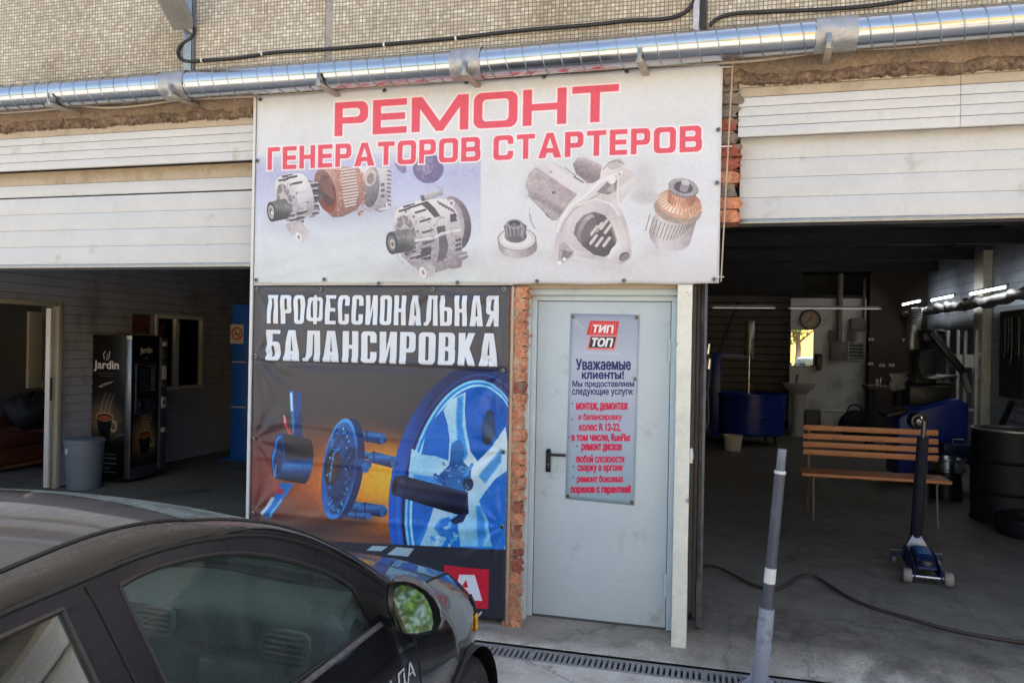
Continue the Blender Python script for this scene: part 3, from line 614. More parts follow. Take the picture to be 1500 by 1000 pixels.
    # pale rays in the folds
    # black strip below with marks
    g.fr(0,0,1)
    g.poly([(350,786),(760,806),(760,960),(350,960)], (44,46,56), soft=1.5)
    g.poly([(545,799),(568,800),(558,807),(536,806)], (160,186,196)); g.poly([(580,801),(606,803),(597,815),(566,812)], (160,186,196)); 
    g.fr(350,700,3.333)
    g.poly([(1000,425),(1221,447),(1216,640),(1000,622)], (206,30,54))
    g.poly([(1075,470),(1150,472),(1187,600),(1130,597),(1122,565),(1060,562),(1045,597)], (224,224,228)); g.poly([(1108,495),(1118,535),(1085,533)], (206,30,54))
    g.line([(1182,655),(1158,685),(1178,718)], 9, (190,192,198)); g.line([(1120,655),(1120,715)], 9, (190,192,198))
    sat = g.img.max(-1)-g.img.min(-1); g.grit(np.clip((sat-45)/40, 0, 1)*.8+.1, .018)
    # lettering
    g.fr(0,0,1); m = g.metric; wh = (222,226,230)
    a, b = m(391,473), m(730,475); g.block('ПРОФЕССИОНАЛЬНАЯ', a[0], m(391,473)[1], b[0], m(391,431)[1], NARROW, .165, .125, .13, .085, wh, outline=(40,40,46), ow=.005)
    a, b = m(389,527), m(729,531); g.block('БАЛАНСИРОВКА', a[0], m(389,527)[1], b[0], m(389,482)[1], NAR2, .225, .13, .14, .10, wh, outline=(40,40,46), ow=.005)
    g.noise(1.8, 2); return g.image('black_banner_print', 1.05)

# ---------------------------------------------------------------- services sign on the door
SGN_PX = [(836,459),(937,461),(929,740),(828,730)]
def art_sign():
    g = Canvas(720, 1937, SGN_PX, .42, 1.13, G((0,459),(0,740),[(0,(152,160,176)),(.25,(176,184,196)),(.55,(164,174,190)),(.8,(150,168,180)),(1,(140,164,174))]))
    g.fr(820,450,3.333)
    g.poly([(50,30),(120,110),(60,60)], (196,200,214), .6, 20); g.poly([(200,300),(380,420),(370,470),(60,440)], (186,190,204), .5, 60)
    g.poly([(148,66),(290,68),(278,136),(130,134)], (214,52,58)); g.poly([(156,76),(276,78),(268,130),(146,128)], (228,92,90)); g.poly([(160,82),(270,84),(264,126),(152,124)], (206,50,56))
    g.poly([(148,138),(282,138),(268,208),(132,206)], (226,120,116)); g.poly([(152,144),(274,144),(262,198),(140,196)], (52,50,58))
    g.text('ТИП',0,0,0,0,(238,236,238),.05,quad=[(164,86),(262,88),(256,124),(156,122)]); g.text('ТОП',0,0,0,0,(232,232,236),.05,quad=[(160,150),(260,151),(250,192),(150,190)])
    g.line([(122,222),(290,226)], 7, (196,200,208), .7, 5)
    nb, rd = (38,44,98), (206,28,72)
    g.text('Уважаемые',80,252,346,304,nb,.035); g.text('клиенты!',108,310,312,348,nb,.035)
    g.text('Мы предоставляем',62,358,362,394,nb,.02); g.text('следующие услуги:',60,400,358,434,nb,.02)
    for s_, x0, y0, x1, y1 in [('монтаж, демонтаж',80,466,332,506),('и балансировку',92,518,302,556),('колес R 12-22,',95,566,296,606),('в том числе, RunFlat',58,616,344,656),('ремонт дисков',106,666,302,706),
                               ('любой сложности',78,718,314,756),('сварку в аргоне',86,770,306,806),('ремонт боковых',84,820,308,860),('порезов с гарантией',54,868,346,912)]:
        g.text(s_,x0,y0,x1,y1,rd,.03)
    for x,y in ((62,470),(62,545),(45,632),(84,676),(66,776),(66,828)): g.ell(x,y,4,4,(120,60,80))
    g.noise(2.4,2); return g.image('door_sign_print', 1.1)

# ---------------------------------------------------------------- vending machine prints
def cup(g, cx, cy, w, h):
    g.ell(cx,cy+h*.55,w*1.25,h*.5,(150,128,92),0,.55,h*.9); g.ell(cx-w*.2,cy-h*.3,w*.9,h*.55,(206,182,140),0,.35,h*.8)
    for k in (-.5,0,.5): g.line([(cx+k*w*.6,cy-h*.2),(cx+k*w*.6+w*.12,cy-h*.6),(cx+k*w*.6+w*.34,cy-h)], w*.10, (196,184,160), .5, w*.16)
    g.ell(cx+w*.62,cy+h*.38,w*.24,h*.26,(172,160,134),0,1,None,.62)
    g.poly([(cx-w*.58,cy),(cx+w*.58,cy),(cx+w*.36,cy+h*.82),(cx+w*.2,cy+h*.95),(cx-w*.2,cy+h*.95),(cx-w*.36,cy+h*.82)], G((cx-w*.6,0),(cx+w*.6,0),[(0,(34,28,24)),(.3,(14,12,12)),(.8,(10,9,10)),(1,(60,52,42))]))
    g.ell(cx,cy,w*.6,h*.19,(188,164,128)); g.ell(cx,cy+h*.01,w*.54,h*.155,(70,26,14)); g.ell(cx,cy+h*.04,w*.46,h*.10,(164,78,46))
def art_side():
    g = Canvas(420, 1160, [(0,0),(420,0),(420,1160),(0,1160)], .65, 1.8, (14,13,15))
    g.ell(250,740,260,120,(96,78,52),0,.8,200); g.poly([(0,690),(120,760),(300,750),(420,690),(420,1160),(0,1160)], (12,11,13), 1, 30)
    cup(g, 200, 668, 160, 190)
    g.line([(0,770),(40,850),(150,870)], 10, (70,66,66), .8, 10); g.line([(280,860),(330,820),(420,800)], 10, (120,112,104), .8, 8)
    g.text('Jardin',72,206,346,292,(222,222,226),.03); g.line([(185,190),(175,150),(195,130)], 9, (206,206,210)); g.line([(205,200),(235,185),(245,130)], 9, (206,206,210)); g.line([(210,180),(222,150)], 6, (206,206,210))
    for y, x in ((310,120),(330,145)):
        while x < 290: l = random.uniform(6,16); g.line([(x,y),(x+l,y)], 6, (140,140,144), .7, 4); x += l+6
    g.poly([(118,420),(190,392),(300,370),(220,404),(150,428)], (206,196,190)); g.poly([(118,420),(200,396),(260,384),(190,412)], (120,72,48))
    for y, w in ((1004,190),(1046,180),(1086,110)):
        x = 150
        while x < 150+w: l = random.uniform(6,18); g.line([(x,y),(x+l,y)], 13, (180,180,184), .75, 6); x += l+7
    g.line([(150,970),(330,970)], 4, (206,206,208)); g.line([(150,1118),(330,1118)], 4, (206,206,208))
    return g.image('vending_side_print', 1.0)
def art_front():
    g = Canvas(360, 1160, [(0,0),(360,0),(360,1160),(0,1160)], .55, 1.75, (15,15,18))
    g.text('Jardin',90,92,270,160,(210,210,216),.03); g.line([(150,200),(210,178)], 7, (190,180,176))
    g.ell(190,900,220,150,(110,90,60),0,.7,200); cup(g,180,890,170,190)
    for i in range(5): g.line([(120+i*8,720+i*26),(270-i*4,716+i*26)], 7, (170,164,150), .8, 5)
    return g.image('vending_front_print', 1.0)
def art_menu():
    g = Canvas(300, 560, [(0,0),(300,0),(300,560),(0,560)], .4, .75, (20,24,36))
    g.line([(150,30),(280,30)], 10, (150,154,166))
    for i in range(11):
        y = 70+i*36; x = 40; 
        while x < 170: l = random.uniform(12,40); g.line([(x,y),(x+l,y)], 9, (112,120,140), .9, 4); x += l+12
        g.line([(215,y),(275,y)], 14, (170,176,190), .9, 4)
    return g.image('vending_menu_print', 1.0)
def art_nosmoke():
    g = Canvas(160, 200, [(0,0),(160,0),(160,200),(0,200)], .16, .2, (214,196,176))
    g.ell(80,96,66,66,(200,46,40),0,1,None,.78); g.line([(34,50),(126,142)], 12, (200,46,40)); g.line([(50,104),(112,104)], 10, (40,34,34)); g.line([(112,96),(118,70)], 5, (90,80,80))
    return g.image('no_smoking_print', 1.0)
def art_clock():
    g = Canvas(256, 256, [(0,0),(256,0),(256,256),(0,256)], 1, 1, (206,180,150))
    for i in range(12):
        t = i*math.pi/6; g.line([(128+96*math.sin(t),128-96*math.cos(t)),(128+112*math.sin(t),128-112*math.cos(t))], 9, (40,34,34))
    for i in range(60): t = i*math.pi/30; g.line([(128+106*math.sin(t),128-106*math.cos(t)),(128+111*math.sin(t),128-111*math.cos(t))], 3, (60,50,46))
    return g.image('clock_print', 1.0)
# ================================================================ materials of the place
def mosaic_mat():
    m = bpy.data.materials.new('mosaic_tiles'); m.use_nodes = True; t = m.node_tree; b = t.nodes['Principled BSDF']
    tc = t.nodes.new('ShaderNodeTexCoord'); P = tc.outputs['Object']
    nz = N(t, 'ShaderNodeTexNoise', i_Scale=9.0, i_Detail=2.0); t.links.new(P, nz.inputs['Vector'])
    wob = N(t, 'ShaderNodeVectorMath', operation='MULTIPLY_ADD'); wob.inputs[1].default_value = (.010,)*3; t.links.new(nz.outputs['Color'], wob.inputs[0]); t.links.new(P, wob.inputs[2])
    sc = N(t, 'ShaderNodeVectorMath', operation='SCALE'); sc.inputs['Scale'].default_value = 40.0; t.links.new(wob.outputs[0], sc.inputs[0])
    fl = N(t, 'ShaderNodeVectorMath', operation='FLOOR'); t.links.new(sc.outputs[0], fl.inputs[0])
    sp = t.nodes.new('ShaderNodeSeparateXYZ'); t.links.new(fl.outputs[0], sp.inputs[0]); cb = t.nodes.new('ShaderNodeCombineXYZ'); t.links.new(sp.outputs[0], cb.inputs[0]); t.links.new(sp.outputs[2], cb.inputs[1])
    wn = N(t, 'ShaderNodeTexWhiteNoise', noise_dimensions='2D'); t.links.new(cb.outputs[0], wn.inputs['Vector'])
    fr = N(t, 'ShaderNodeVectorMath', operation='FRACTION'); t.links.new(sc.outputs[0], fr.inputs[0])
    sf = t.nodes.new('ShaderNodeSeparateXYZ'); t.links.new(fr.outputs[0], sf.inputs[0])
    def edge(o):
        a = N(t, 'ShaderNodeMath', operation='SUBTRACT'); a.inputs[1].default_value = .5; t.links.new(o, a.inputs[0])
        c = N(t, 'ShaderNodeMath', operation='ABSOLUTE'); t.links.new(a.outputs[0], c.inputs[0]); return c.outputs[0]
    mx = N(t, 'ShaderNodeMath', operation='MAXIMUM'); t.links.new(edge(sf.outputs[0]), mx.inputs[0]); t.links.new(edge(sf.outputs[2]), mx.inputs[1])
    joint = ramp(t, mx.outputs[0], [(.36, (0,0,0,1)), (.44, (1,1,1,1))])
    tile = ramp(t, wn.outputs[0], [(0, lin((.72,.70,.645))), (.35, lin((.78,.765,.72))), (.7, lin((.82,.81,.77))), (.92, lin((.90,.895,.87))), (1, lin((.70,.65,.595)))])
    big = N(t, 'ShaderNodeTexNoise', i_Scale=1.1, i_Detail=6.0, i_Roughness=.65); t.links.new(P, big.inputs['Vector'])
    stain = ramp(t, big.outputs[0], [(.30, lin((.76,.72,.65))), (.48, lin((.91,.89,.85))), (.68, lin((.98,.97,.95)))])
    tile2 = mixc(t, 1.0, tile, stain, 'MULTIPLY')
    mort = ramp(t, big.outputs[0], [(.35, lin((.46,.41,.34))), (.7, lin((.56,.51,.44)))])
    t.links.new(mixc(t, joint, tile2, mort), b.inputs['Base Color'])
    rg = ramp(t, joint, [(0, (.42,)*3+(1,)), (1, (.9,)*3+(1,))]); t.links.new(rg, b.inputs['Roughness'])
    inv = N(t, 'ShaderNodeMath', operation='SUBTRACT'); inv.inputs[0].default_value = 1; t.links.new(joint, inv.inputs[1])
    bn = N(t, 'ShaderNodeBump', i_Strength=.8, i_Distance=.004); t.links.new(inv.outputs[0], bn.inputs['Height']); t.links.new(bn.outputs[0], b.inputs['Normal'])
    return m
def concrete(name, base, dark, light, scale=1.0, rough=.85, crack=.6, wet=0, outer=None):
    m = bpy.data.materials.new(name); m.use_nodes = True; t = m.node_tree; b = t.nodes['Principled BSDF']
    tc = t.nodes.new('ShaderNodeTexCoord'); P = tc.outputs['Object']
    a = N(t, 'ShaderNodeTexNoise', i_Scale=.7*scale, i_Detail=8.0, i_Roughness=.62, i_Distortion=.4); t.links.new(P, a.inputs['Vector'])
    c = N(t, 'ShaderNodeTexNoise', i_Scale=5.5*scale, i_Detail=9.0, i_Roughness=.75); t.links.new(P, c.inputs['Vector'])
    f = N(t, 'ShaderNodeTexNoise', i_Scale=90*scale, i_Detail=3.0); t.links.new(P, f.inputs['Vector'])
    k = ramp(t, a.outputs[0], [(.3, lin(dark)), (.5, lin(base)), (.68, lin(light))])
    k = mixc(t, ramp(t, c.outputs[0], [(.42, (0,0,0,1)), (.62, (.75,.75,.75,1))]), k, lin(light))
    k = mixc(t, ramp(t, c.outputs[0], [(.34, (.6,.6,.6,1)), (.44, (0,0,0,1))]), k, lin(dark))
    k = mixc(t, 1.0, k, ramp(t, f.outputs[0], [(.3, (.80,.80,.80,1)), (.7, (1.15,1.15,1.15,1))]), 'MULTIPLY')
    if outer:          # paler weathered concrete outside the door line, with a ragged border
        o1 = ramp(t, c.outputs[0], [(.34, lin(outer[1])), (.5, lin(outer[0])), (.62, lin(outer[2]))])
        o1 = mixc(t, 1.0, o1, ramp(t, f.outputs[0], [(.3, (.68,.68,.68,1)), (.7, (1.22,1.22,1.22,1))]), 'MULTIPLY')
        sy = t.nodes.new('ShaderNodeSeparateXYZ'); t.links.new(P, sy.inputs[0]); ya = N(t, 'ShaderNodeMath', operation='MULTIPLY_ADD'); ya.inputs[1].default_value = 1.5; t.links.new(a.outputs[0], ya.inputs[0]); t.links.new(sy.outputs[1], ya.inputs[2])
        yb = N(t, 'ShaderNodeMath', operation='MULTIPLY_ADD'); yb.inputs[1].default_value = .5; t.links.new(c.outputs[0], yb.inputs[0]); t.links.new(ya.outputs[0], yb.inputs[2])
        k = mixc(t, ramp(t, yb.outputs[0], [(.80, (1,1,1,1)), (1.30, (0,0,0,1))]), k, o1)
    s1 = N(t, 'ShaderNodeTexNoise', i_Scale=1.7*scale, i_Detail=5.0, i_Roughness=.55, i_Distortion=1.2); t.links.new(P, s1.inputs['Vector'])
    k = mixc(t, ramp(t, s1.outputs[0], [(.60, (0,0,0,1)), (.70, (.5,.5,.5,1))]), k, lin(tuple(x*.62 for x in dark)))       # oil and damp stains
    mt_ = t.nodes.new('ShaderNodeMapping'); mt_.inputs['Rotation'].default_value = (0,0,.12); mt_.inputs['Scale'].default_value = (3.2,.22,1); t.links.new(P, mt_.inputs[0])
    s2 = N(t, 'ShaderNodeTexNoise', i_Scale=1.6, i_Detail=6.0, i_Roughness=.7); t.links.new(mt_.outputs[0], s2.inputs['Vector'])
    k = mixc(t, ramp(t, s2.outputs[0], [(.56, (0,0,0,1)), (.72, (.35,.35,.35,1))]), k, lin(tuple(x*.72 for x in dark)))     # tyre tracks running in and out
    if crack:
        v = N(t, 'ShaderNodeTexVoronoi', feature='DISTANCE_TO_EDGE', i_Scale=.9*scale)
        w = N(t, 'ShaderNodeVectorMath', operation='MULTIPLY_ADD'); w.inputs[1].default_value = (.35,)*3; t.links.new(c.outputs['Color'], w.inputs[0]); t.links.new(P, w.inputs[2]); t.links.new(w.outputs[0], v.inputs['Vector'])
        msk = ramp(t, v.outputs[0], [(0, (crack,)*3+(1,)), (.012, (0,0,0,1))]); k = mixc(t, msk, k, lin(tuple(x*.4 for x in (.5,.48,.45))))
    t.links.new(k, b.inputs['Base Color'])
    t.links.new(ramp(t, a.outputs[0], [(.35, (rough-.18-wet,)*3+(1,)), (.65, (rough,)*3+(1,))]), b.inputs['Roughness'])
    h = N(t, 'ShaderNodeMath', operation='MULTIPLY_ADD'); h.inputs[1].default_value = .35; t.links.new(f.outputs[0], h.inputs[0]); t.links.new(c.outputs[0], h.inputs[2])
    bn = N(t, 'ShaderNodeBump', i_Strength=.7, i_Distance=.014); t.links.new(h.outputs[0], bn.inputs['Height']); t.links.new(bn.outputs[0], b.inputs['Normal'])
    return m
m_mosaic = mosaic_mat()
m_yard = concrete('yard_concrete', (.73,.695,.645), (.61,.58,.53), (.83,.80,.75))
m_apron = concrete('apron_concrete', (.62,.60,.565), (.49,.465,.43), (.74,.72,.685), 1.7)
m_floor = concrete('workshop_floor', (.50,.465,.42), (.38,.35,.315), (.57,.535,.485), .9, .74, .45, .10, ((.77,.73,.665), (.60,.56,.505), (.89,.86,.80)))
m_earth = concrete('far_ground', (.50,.48,.44), (.42,.40,.36), (.58,.56,.52), .3, .95, 0)
m_rough = pm('rough_mortar', (.48,.40,.33), .95, var=.45, vs=14, fine=.35, bump=1.0, bs=45)
m_wallc = pm('plain_concrete', (.48,.46,.43), .9, var=.2, vs=3, fine=.2, bump=.5, bs=40)
m_jointm = pm('joint_mortar', (.58,.57,.54), .9, var=.2, vs=10, fine=.2, bump=.6, bs=60)
m_brick = pm('orange_brick', (.76,.50,.37), .92, var=.28, vs=12, fine=.3, bump=.9, bs=55, dirt=(.78,.68,.57), dscale=11, dlo=.52, dhi=.66)
m_brick2 = pm('red_brick', (.60,.32,.24), .92, var=.3, vs=14, fine=.3, bump=.9, bs=55, dirt=(.50,.45,.40), dscale=10, dlo=.50, dhi=.62)
m_bgrey = pm('grey_brick', (.50,.45,.40), .95, var=.3, vs=14, fine=.3, bump=.9, bs=55)
m_mortar = pm('brick_mortar', (.72,.63,.53), .95, var=.25, vs=20, fine=.3, bump=.9, bs=60)
m_white = pm('white_cladding', (.79,.79,.78), .45, var=.05, vs=3, fine=.03, bump=.05, bs=40, dirt=(.62,.58,.52), dscale=5, dlo=.60, dhi=.80)
m_tan = pm('beige_and_warm_shade', (.70,.64,.55), .5, var=.08, vs=4, fine=.05, bump=.08, bs=40, dirt=(.55,.47,.38), dscale=4, dlo=.5, dhi=.75)  # beige parts, and the warm shade painted onto the uppermost white cladding
m_siding = pm('grey_white_siding', (.67,.695,.75), .55, var=.08, vs=2, fine=.05, bump=.12, bs=30, dirt=(.44,.42,.40), dscale=2.2, dlo=.5, dhi=.8)
m_column = pm('cream_chipped_paint', (.89,.88,.81), .55, var=.08, vs=7, fine=.05, bump=.3, bs=26, dirt=(.50,.45,.38), dscale=8, dlo=.63, dhi=.68)
m_doorp = pm('grey_door_paint', (.75,.795,.80), .42, var=.04, vs=2.5, fine=.02, bump=.06, bs=35, dirt=(.55,.54,.50), dscale=4.5, dlo=.56, dhi=.84)
m_dark = pm('dark_wall', (.26,.25,.245), .9, var=.3, vs=3, fine=.1, bump=.2)  # one dark base colour for ceiling, partition and backings
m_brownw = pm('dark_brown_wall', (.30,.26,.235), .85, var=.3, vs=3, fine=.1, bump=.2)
m_offw = pm('white_panel_wall', (.90,.89,.86), .6, var=.06, vs=2, fine=.04, bump=.08, dirt=(.56,.54,.50), dscale=2, dlo=.52, dhi=.8)
m_beam = pm('dark_steel_beam', (.22,.22,.22), .6, var=.3, vs=5, fine=.1, metal=.3)
m_galv = pm('galvanised_steel', (.72,.73,.735), .20, 1, var=.06, vs=3, fine=.0, bump=0, bs=40, rvar=.05)
m_galv2 = pm('dull_zinc', (.60,.60,.59), .42, 1, var=.15, vs=12, fine=.1, bump=.15, bs=60)
m_foil = pm('crumpled_foil_tape', (.66,.66,.66), .5, .7, var=.12, vs=12, fine=.1, bump=.7, bs=22)
m_bracket = pm('cream_bracket', (.66,.63,.57), .6, var=.15, vs=20, fine=.1, metal=.2)
m_rubber = pm('black_rubber', (.07,.07,.07), .6, var=.2, vs=20, fine=.1, bump=.2)
m_cable = pm('black_cable', (.10,.10,.10), .5, var=.2, vs=20, fine=.1)
m_pvc = pm('dusty_white_cable', (.68,.62,.55), .6, var=.12, vs=10, fine=.1)
m_wpaint = pm('white_paint', (.84,.83,.81), .5, var=.05, vs=6, fine=.03, bump=.05)
m_iron = pm('cast_iron_grate', (.58,.575,.565), .6, .35, var=.2, vs=14, fine=.15, bump=.4, bs=80)
m_black = pm('black_plastic', (.06,.06,.065), .42, var=.15, vs=9, fine=.05, bump=.08)
m_chrome = pm('bright_steel', (.75,.75,.76), .22, 1, var=.06, vs=9, fine=.03, bump=.03)
m_steel = pm('worn_steel', (.45,.45,.46), .4, .9, var=.2, vs=12, fine=.1, bump=.15)

# ================================================================ ground
ZY = -.075
DY0, DY1 = atz(844,975.5,ZY).y, atz(844,957,ZY).y
struct(MB().grid(lambda u, v: (u, v, -.125), np.linspace(-300,300,13), np.linspace(-300,300,13)).build('ground', m_earth))
def yard_z(x, y): return ZY-.006*max(0, min(1, (-y-.5)/3))
struct(MB().grid(lambda u, v: (u, v, yard_z(u, v)), np.linspace(-40,40,41), list(np.linspace(-45,-4,14))+list(np.linspace(-3.7,DY0,8))).build('yard_concrete', m_yard))
def apron_z(y): return np.interp(y, [-9, -.05, .15, 99], [ZY, ZY+.012, 0, 0])
struct(MB().grid(lambda u, v: (u, v, float(apron_z(v))), np.linspace(-14,9,24), [DY1,-.2,-.05,.0,.05,.1,.15,.155]).build('apron', m_floor))
struct(MB().grid(lambda u, v: (u, v, 0), np.linspace(-14,9,24), [.155]+list(np.linspace(.5,16,16))).build('workshop_floor', m_floor))
# painted-over joint in the yard slab
jx = atz(845,990,ZY).x
j = MB(); 
for k in range(12): j.box(jx-.005+random.uniform(-.002,.002), DY0-.02-k*.5, ZY-.03, jx+.006, DY0-.02-(k+1)*.5, ZY-.0005)
struct(j.build('slab_joint', pm('joint_dirt', (.30,.28,.26), .95)))

# drain channel
dr = thing('drain_channel', 'long grey slotted drain grate in the ground in front of the door', 'drain', (-.5, (DY0+DY1)/2, ZY), world=True)
c = MB(); c.box(-6, DY0, ZY-.12, 6, DY0+.006, ZY-.001); c.box(-6, DY1-.006, ZY-.12, 6, DY1, ZY-.001); c.box(-6, DY0+.006, ZY-.12, 6, DY1-.006, ZY-.11)
c.build('channel', m_wallc, dr)
gw = DY1-DY0-.014; g1 = MB(); L = 1.0
g1.box(0, 0, -.018, L-.004, .022, 0); g1.box(0, gw-.022, -.018, L-.004, gw, 0); p = .0325; n = int(L/p)
for i in range(n+1): x = i*(L-.016)/n; g1.box(x, .022, -.018, x+.019, gw-.022, -.002)
gr0 = g1.build('grating', m_iron, None, bevel=.0012, seg=1)
gr0.parent = dr; gr0.location = (-5.5, -gw/2, -.001)
for i in range(1, 11): share(gr0, dr, (-5.5+i*1.0, -gw/2+random.uniform(-.002,.002), -.001-random.uniform(0,.003)))

# ================================================================ garage building
gb = thing('garage_building', 'long garage front of beige mosaic panels over two open workshop bays', 'building', (-1.6, .2, 0), world=True)
jl, jr = aty(481,40,-.03).x, aty(1029,15,-.03).x
xs = [-14, jl-7.5, jl-.03, jl+.03, jr-.03, jr+.03, jr+6.5, 12]
for a, b_ in ((xs[0], xs[2]-6.2), (xs[2]-6.14, xs[2]), (xs[3], xs[4]), (xs[5], xs[6]), (xs[6]+.06, xs[7])):
    MB().box(a, -.03, 3.555, b_, .22, 7.3).build('mosaic_panel', m_mosaic, gb, bevel=.004)
mj = MB(); mj.box(-14, -.018, 3.56, 12, .2, 7.28); mj.build('panel_joint', m_jointm, gb)
# lintel: rough concrete with crumbling mortar edge
MB().box(-14, .022, 3.375, 12, .3, 3.553).build('lintel', pm('lintel_concrete', (.52,.45,.38), .9, var=.25, vs=4, fine=.25, bump=.6, bs=40), gb)
def rough_edge(x0, x1):
    us = np.arange(x0, x1, .013); rows = []
    prof = [(.06,3.354),(.03,3.350),(.005,3.350),(-.016,3.362),(-.021,3.376),(-.022,3.392),(-.019,3.408),(-.008,3.42)]
    nz1 = rng.normal(0, 1, (len(us), len(prof)))
    base = np.convolve(rng.normal(0, 1, len(us)+20), np.ones(9)/9, 'same')[10:-10]
    mb = MB(); pts = [[(u+random.uniform(-.006,.006), y+.032+nz1[i, k]*.005, z+nz1[i, k]*.005+base[i]*(.016 if k < 5 else .03)) for k, (y, z) in enumerate(prof)] for i, u in enumerate(us)]
    n = len(prof); mb.add([p for r_ in pts for p in r_], [(i*n+k, (i+1)*n+k, (i+1)*n+k+1, i*n+k+1) for i in range(len(us)-1) for k in range(n-1)])
    mb.build('crumbling_edge', m_rough, gb, smooth=25)
rough_edge(-8.2, -3.16); rough_edge(.06, 5.2)
# wall behind the banners and above the door, side piers, outer shell
w = MB(); w.box(-3.14, .09, -.1, -1.27, .34, 3.38); w.box(-1.27, .09, 2.19, .05, .34, 3.38)
w.build('front_wall', m_wallc, gb)
fw_ = MB(); fw_.box(-14, .0, -.12, -11.2, .3, 3.374); fw_.box(-11.2, .0, -.12, -7.9, .3, .9); fw_.box(-11.2, .0, 2.7, -7.9, .3, 3.374); fw_.box(-7.9, .0, -.12, -7.45, .3, 3.374); fw_.build('front_wall', m_wallc, gb); MB().box(4.35, .0, -.12, 12, .3, 3.38).build('front_wall', m_wallc, gb)  # unseen window opening at the left, added to let daylight into the office
sh = MB(); sh.box(-14, 16, -.1, 12, 16.3, 7.3); sh.box(-14.3, -.03, -.1, -14, 16.3, 7.3); sh.box(12, -.03, -.1, 12.3, 16.3, 7.3); sh.build('outer_wall', m_wallc, gb)
MB().box(-14.6, -.25, 7.301, 12.6, 16.6, 7.6).build('roof', m_wallc, gb)
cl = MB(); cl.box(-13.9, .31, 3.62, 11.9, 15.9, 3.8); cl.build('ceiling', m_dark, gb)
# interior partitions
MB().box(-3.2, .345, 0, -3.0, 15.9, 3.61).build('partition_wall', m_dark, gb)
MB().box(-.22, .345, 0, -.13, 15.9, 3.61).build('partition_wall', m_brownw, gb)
# ceiling beams in the right bay
for y in (1.1, 2.3, 3.6, 5.2, 7.0, 9.0, 11): 
    b0 = MB(); b0.box(-.1, y-.05, 3.25, 4.1, y+.05, 3.27); b0.box(-.1, y-.008, 3.27, 4.1, y+.008, 3.43); b0.box(-.1, y-.05, 3.43, 4.1, y+.05, 3.45); b0.build('ceiling_beam', m_beam, gb)
for y in (2.0, 4.5, 7.5): 
    b0 = MB(); b0.box(-7.3, y-.05, 3.2, -3.25, y+.05, 3.22); b0.box(-7.3, y-.008, 3.22, -3.25, y+.008, 3.4); b0.build('ceiling_beam', m_beam, gb)
# siding walls: planks one by one
def siding(name, X, y0, y1, side, pitch=.16, holes=(), mat=m_siding, zt=3.6):
    wl = MB(); wl.box(X-.05*(side>0)-.0, y0, 0, X+.05*(side<0), y1, zt); 
    hs = holes
    # backing is split round the openings
    wl = MB(); 
    cuts = sorted(hs)
    y = y0
    for (a, b_, za, zb) in cuts:
        wl.box(X-side*.008, y, 0, X-side*.06, a, zt)
        if za > 0: wl.box(X-side*.008, a, 0, X-side*.06, b_, za)
        wl.box(X-side*.008, a, zb, X-side*.06, b_, zt); y = b_
    wl.box(X-side*.008, y, 0, X-side*.06, y1, zt)
    wo = wl.build(name, m_dark, gb)
    z = 0.02
    while z < zt:
        zz = [z, min(z+pitch-.006, zt)]
        for (_, _, za, zb) in cuts: zz += [q for q in (za, zb) if zz[0]+.01 < q < zz[1]-.01]
        zz.sort()
        for za_, zb_ in zip(zz[:-1], zz[1:]):
            y = y0; segs = []; mid = (za_+zb_)/2
            for (a, b_, za, zb) in cuts:
                if za < mid < zb: segs.append((y, a)); y = b_
            segs.append((y, y1))
            f0 = lambda q: X+side*(.012-.011*(q-z)/pitch)
            for a, b_ in segs:
                if b_-a < .02: continue
                pk = MB(); pk.add([(X-side*.006, a, za_), (f0(za_), a, za_), (f0(zb_), a, zb_), (X-side*.006, a, zb_), (X-side*.006, b_, za_), (f0(za_), b_, za_), (f0(zb_), b_, zb_), (X-side*.006, b_, zb_)],
                                  [(3,2,1,0), (4,5,6,7), (0,1,5,4), (1,2,6,5), (2,3,7,6), (3,0,4,7)])
                pk.build('siding_plank', mat, wo, smooth=0)
        z += pitch
    return wo
LX = -7.30
dB = atx(79,715,LX).y; dT = atx(80,449,LX).z
w0, w1 = atx(226,512,LX).y, atx(296,512,LX).y; wz0, wz1 = atx(296,567,LX).z, atx(296,464,LX).z
print('left door y', dB, dT, 'win', w0, w1, wz0, wz1)
siding('left_wall', LX, .35, 7.0, 1, .105, [(dB-1.25, dB, 0, dT), (w0, w1, wz0, wz1)])
RX = 4.1
siding('right_wall', RX, .35, 15.5, -1, .16)
# back walls
BY = 12.0
wx0, wx1 = aty(1157,540,BY).x, aty(1268,540,BY).x; wzt = aty(1210,437,BY).z
bw = MB(); bw.box(wx0, BY, 0, wx1, BY+.1, wzt); bw.build('white_back_wall', m_offw, gb)
for i in range(1,4): 
    x = wx0+(wx1-wx0)*i/4; MB().box(x-.006, BY-.008, 0, x+.006, BY-.001, wzt).build('panel_strip', m_offw, gb)
MB().box(wx0, BY-.06, wzt+.001, wx1, BY+.1, wzt+.06).build('wall_cap', m_dark, gb)
MB().box(wx1+.002, BY-.3, 0, RX, BY-.2, 3.6).build('dark_back_wall', m_brownw, gb)
bb = MB(); bb.box(-.13, BY+.8, 0, wx0+.3, BY+.9, 3.6); bo = bb.build('dark_back_wall', m_dark, gb)
for i in range(17): MB().box(-.13, BY+.775, .2+i*.16, wx0+.2, BY+.8, .2+i*.16+.13).build('back_board', pm('dim_boards', (.46,.44,.41), .8, var=.2), bo)
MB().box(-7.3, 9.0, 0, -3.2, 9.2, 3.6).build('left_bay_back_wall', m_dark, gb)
MB().box(-7.42, 7.01, 0, -7.3, 9.0, 3.6).build('left_wall_end', m_dark, gb)
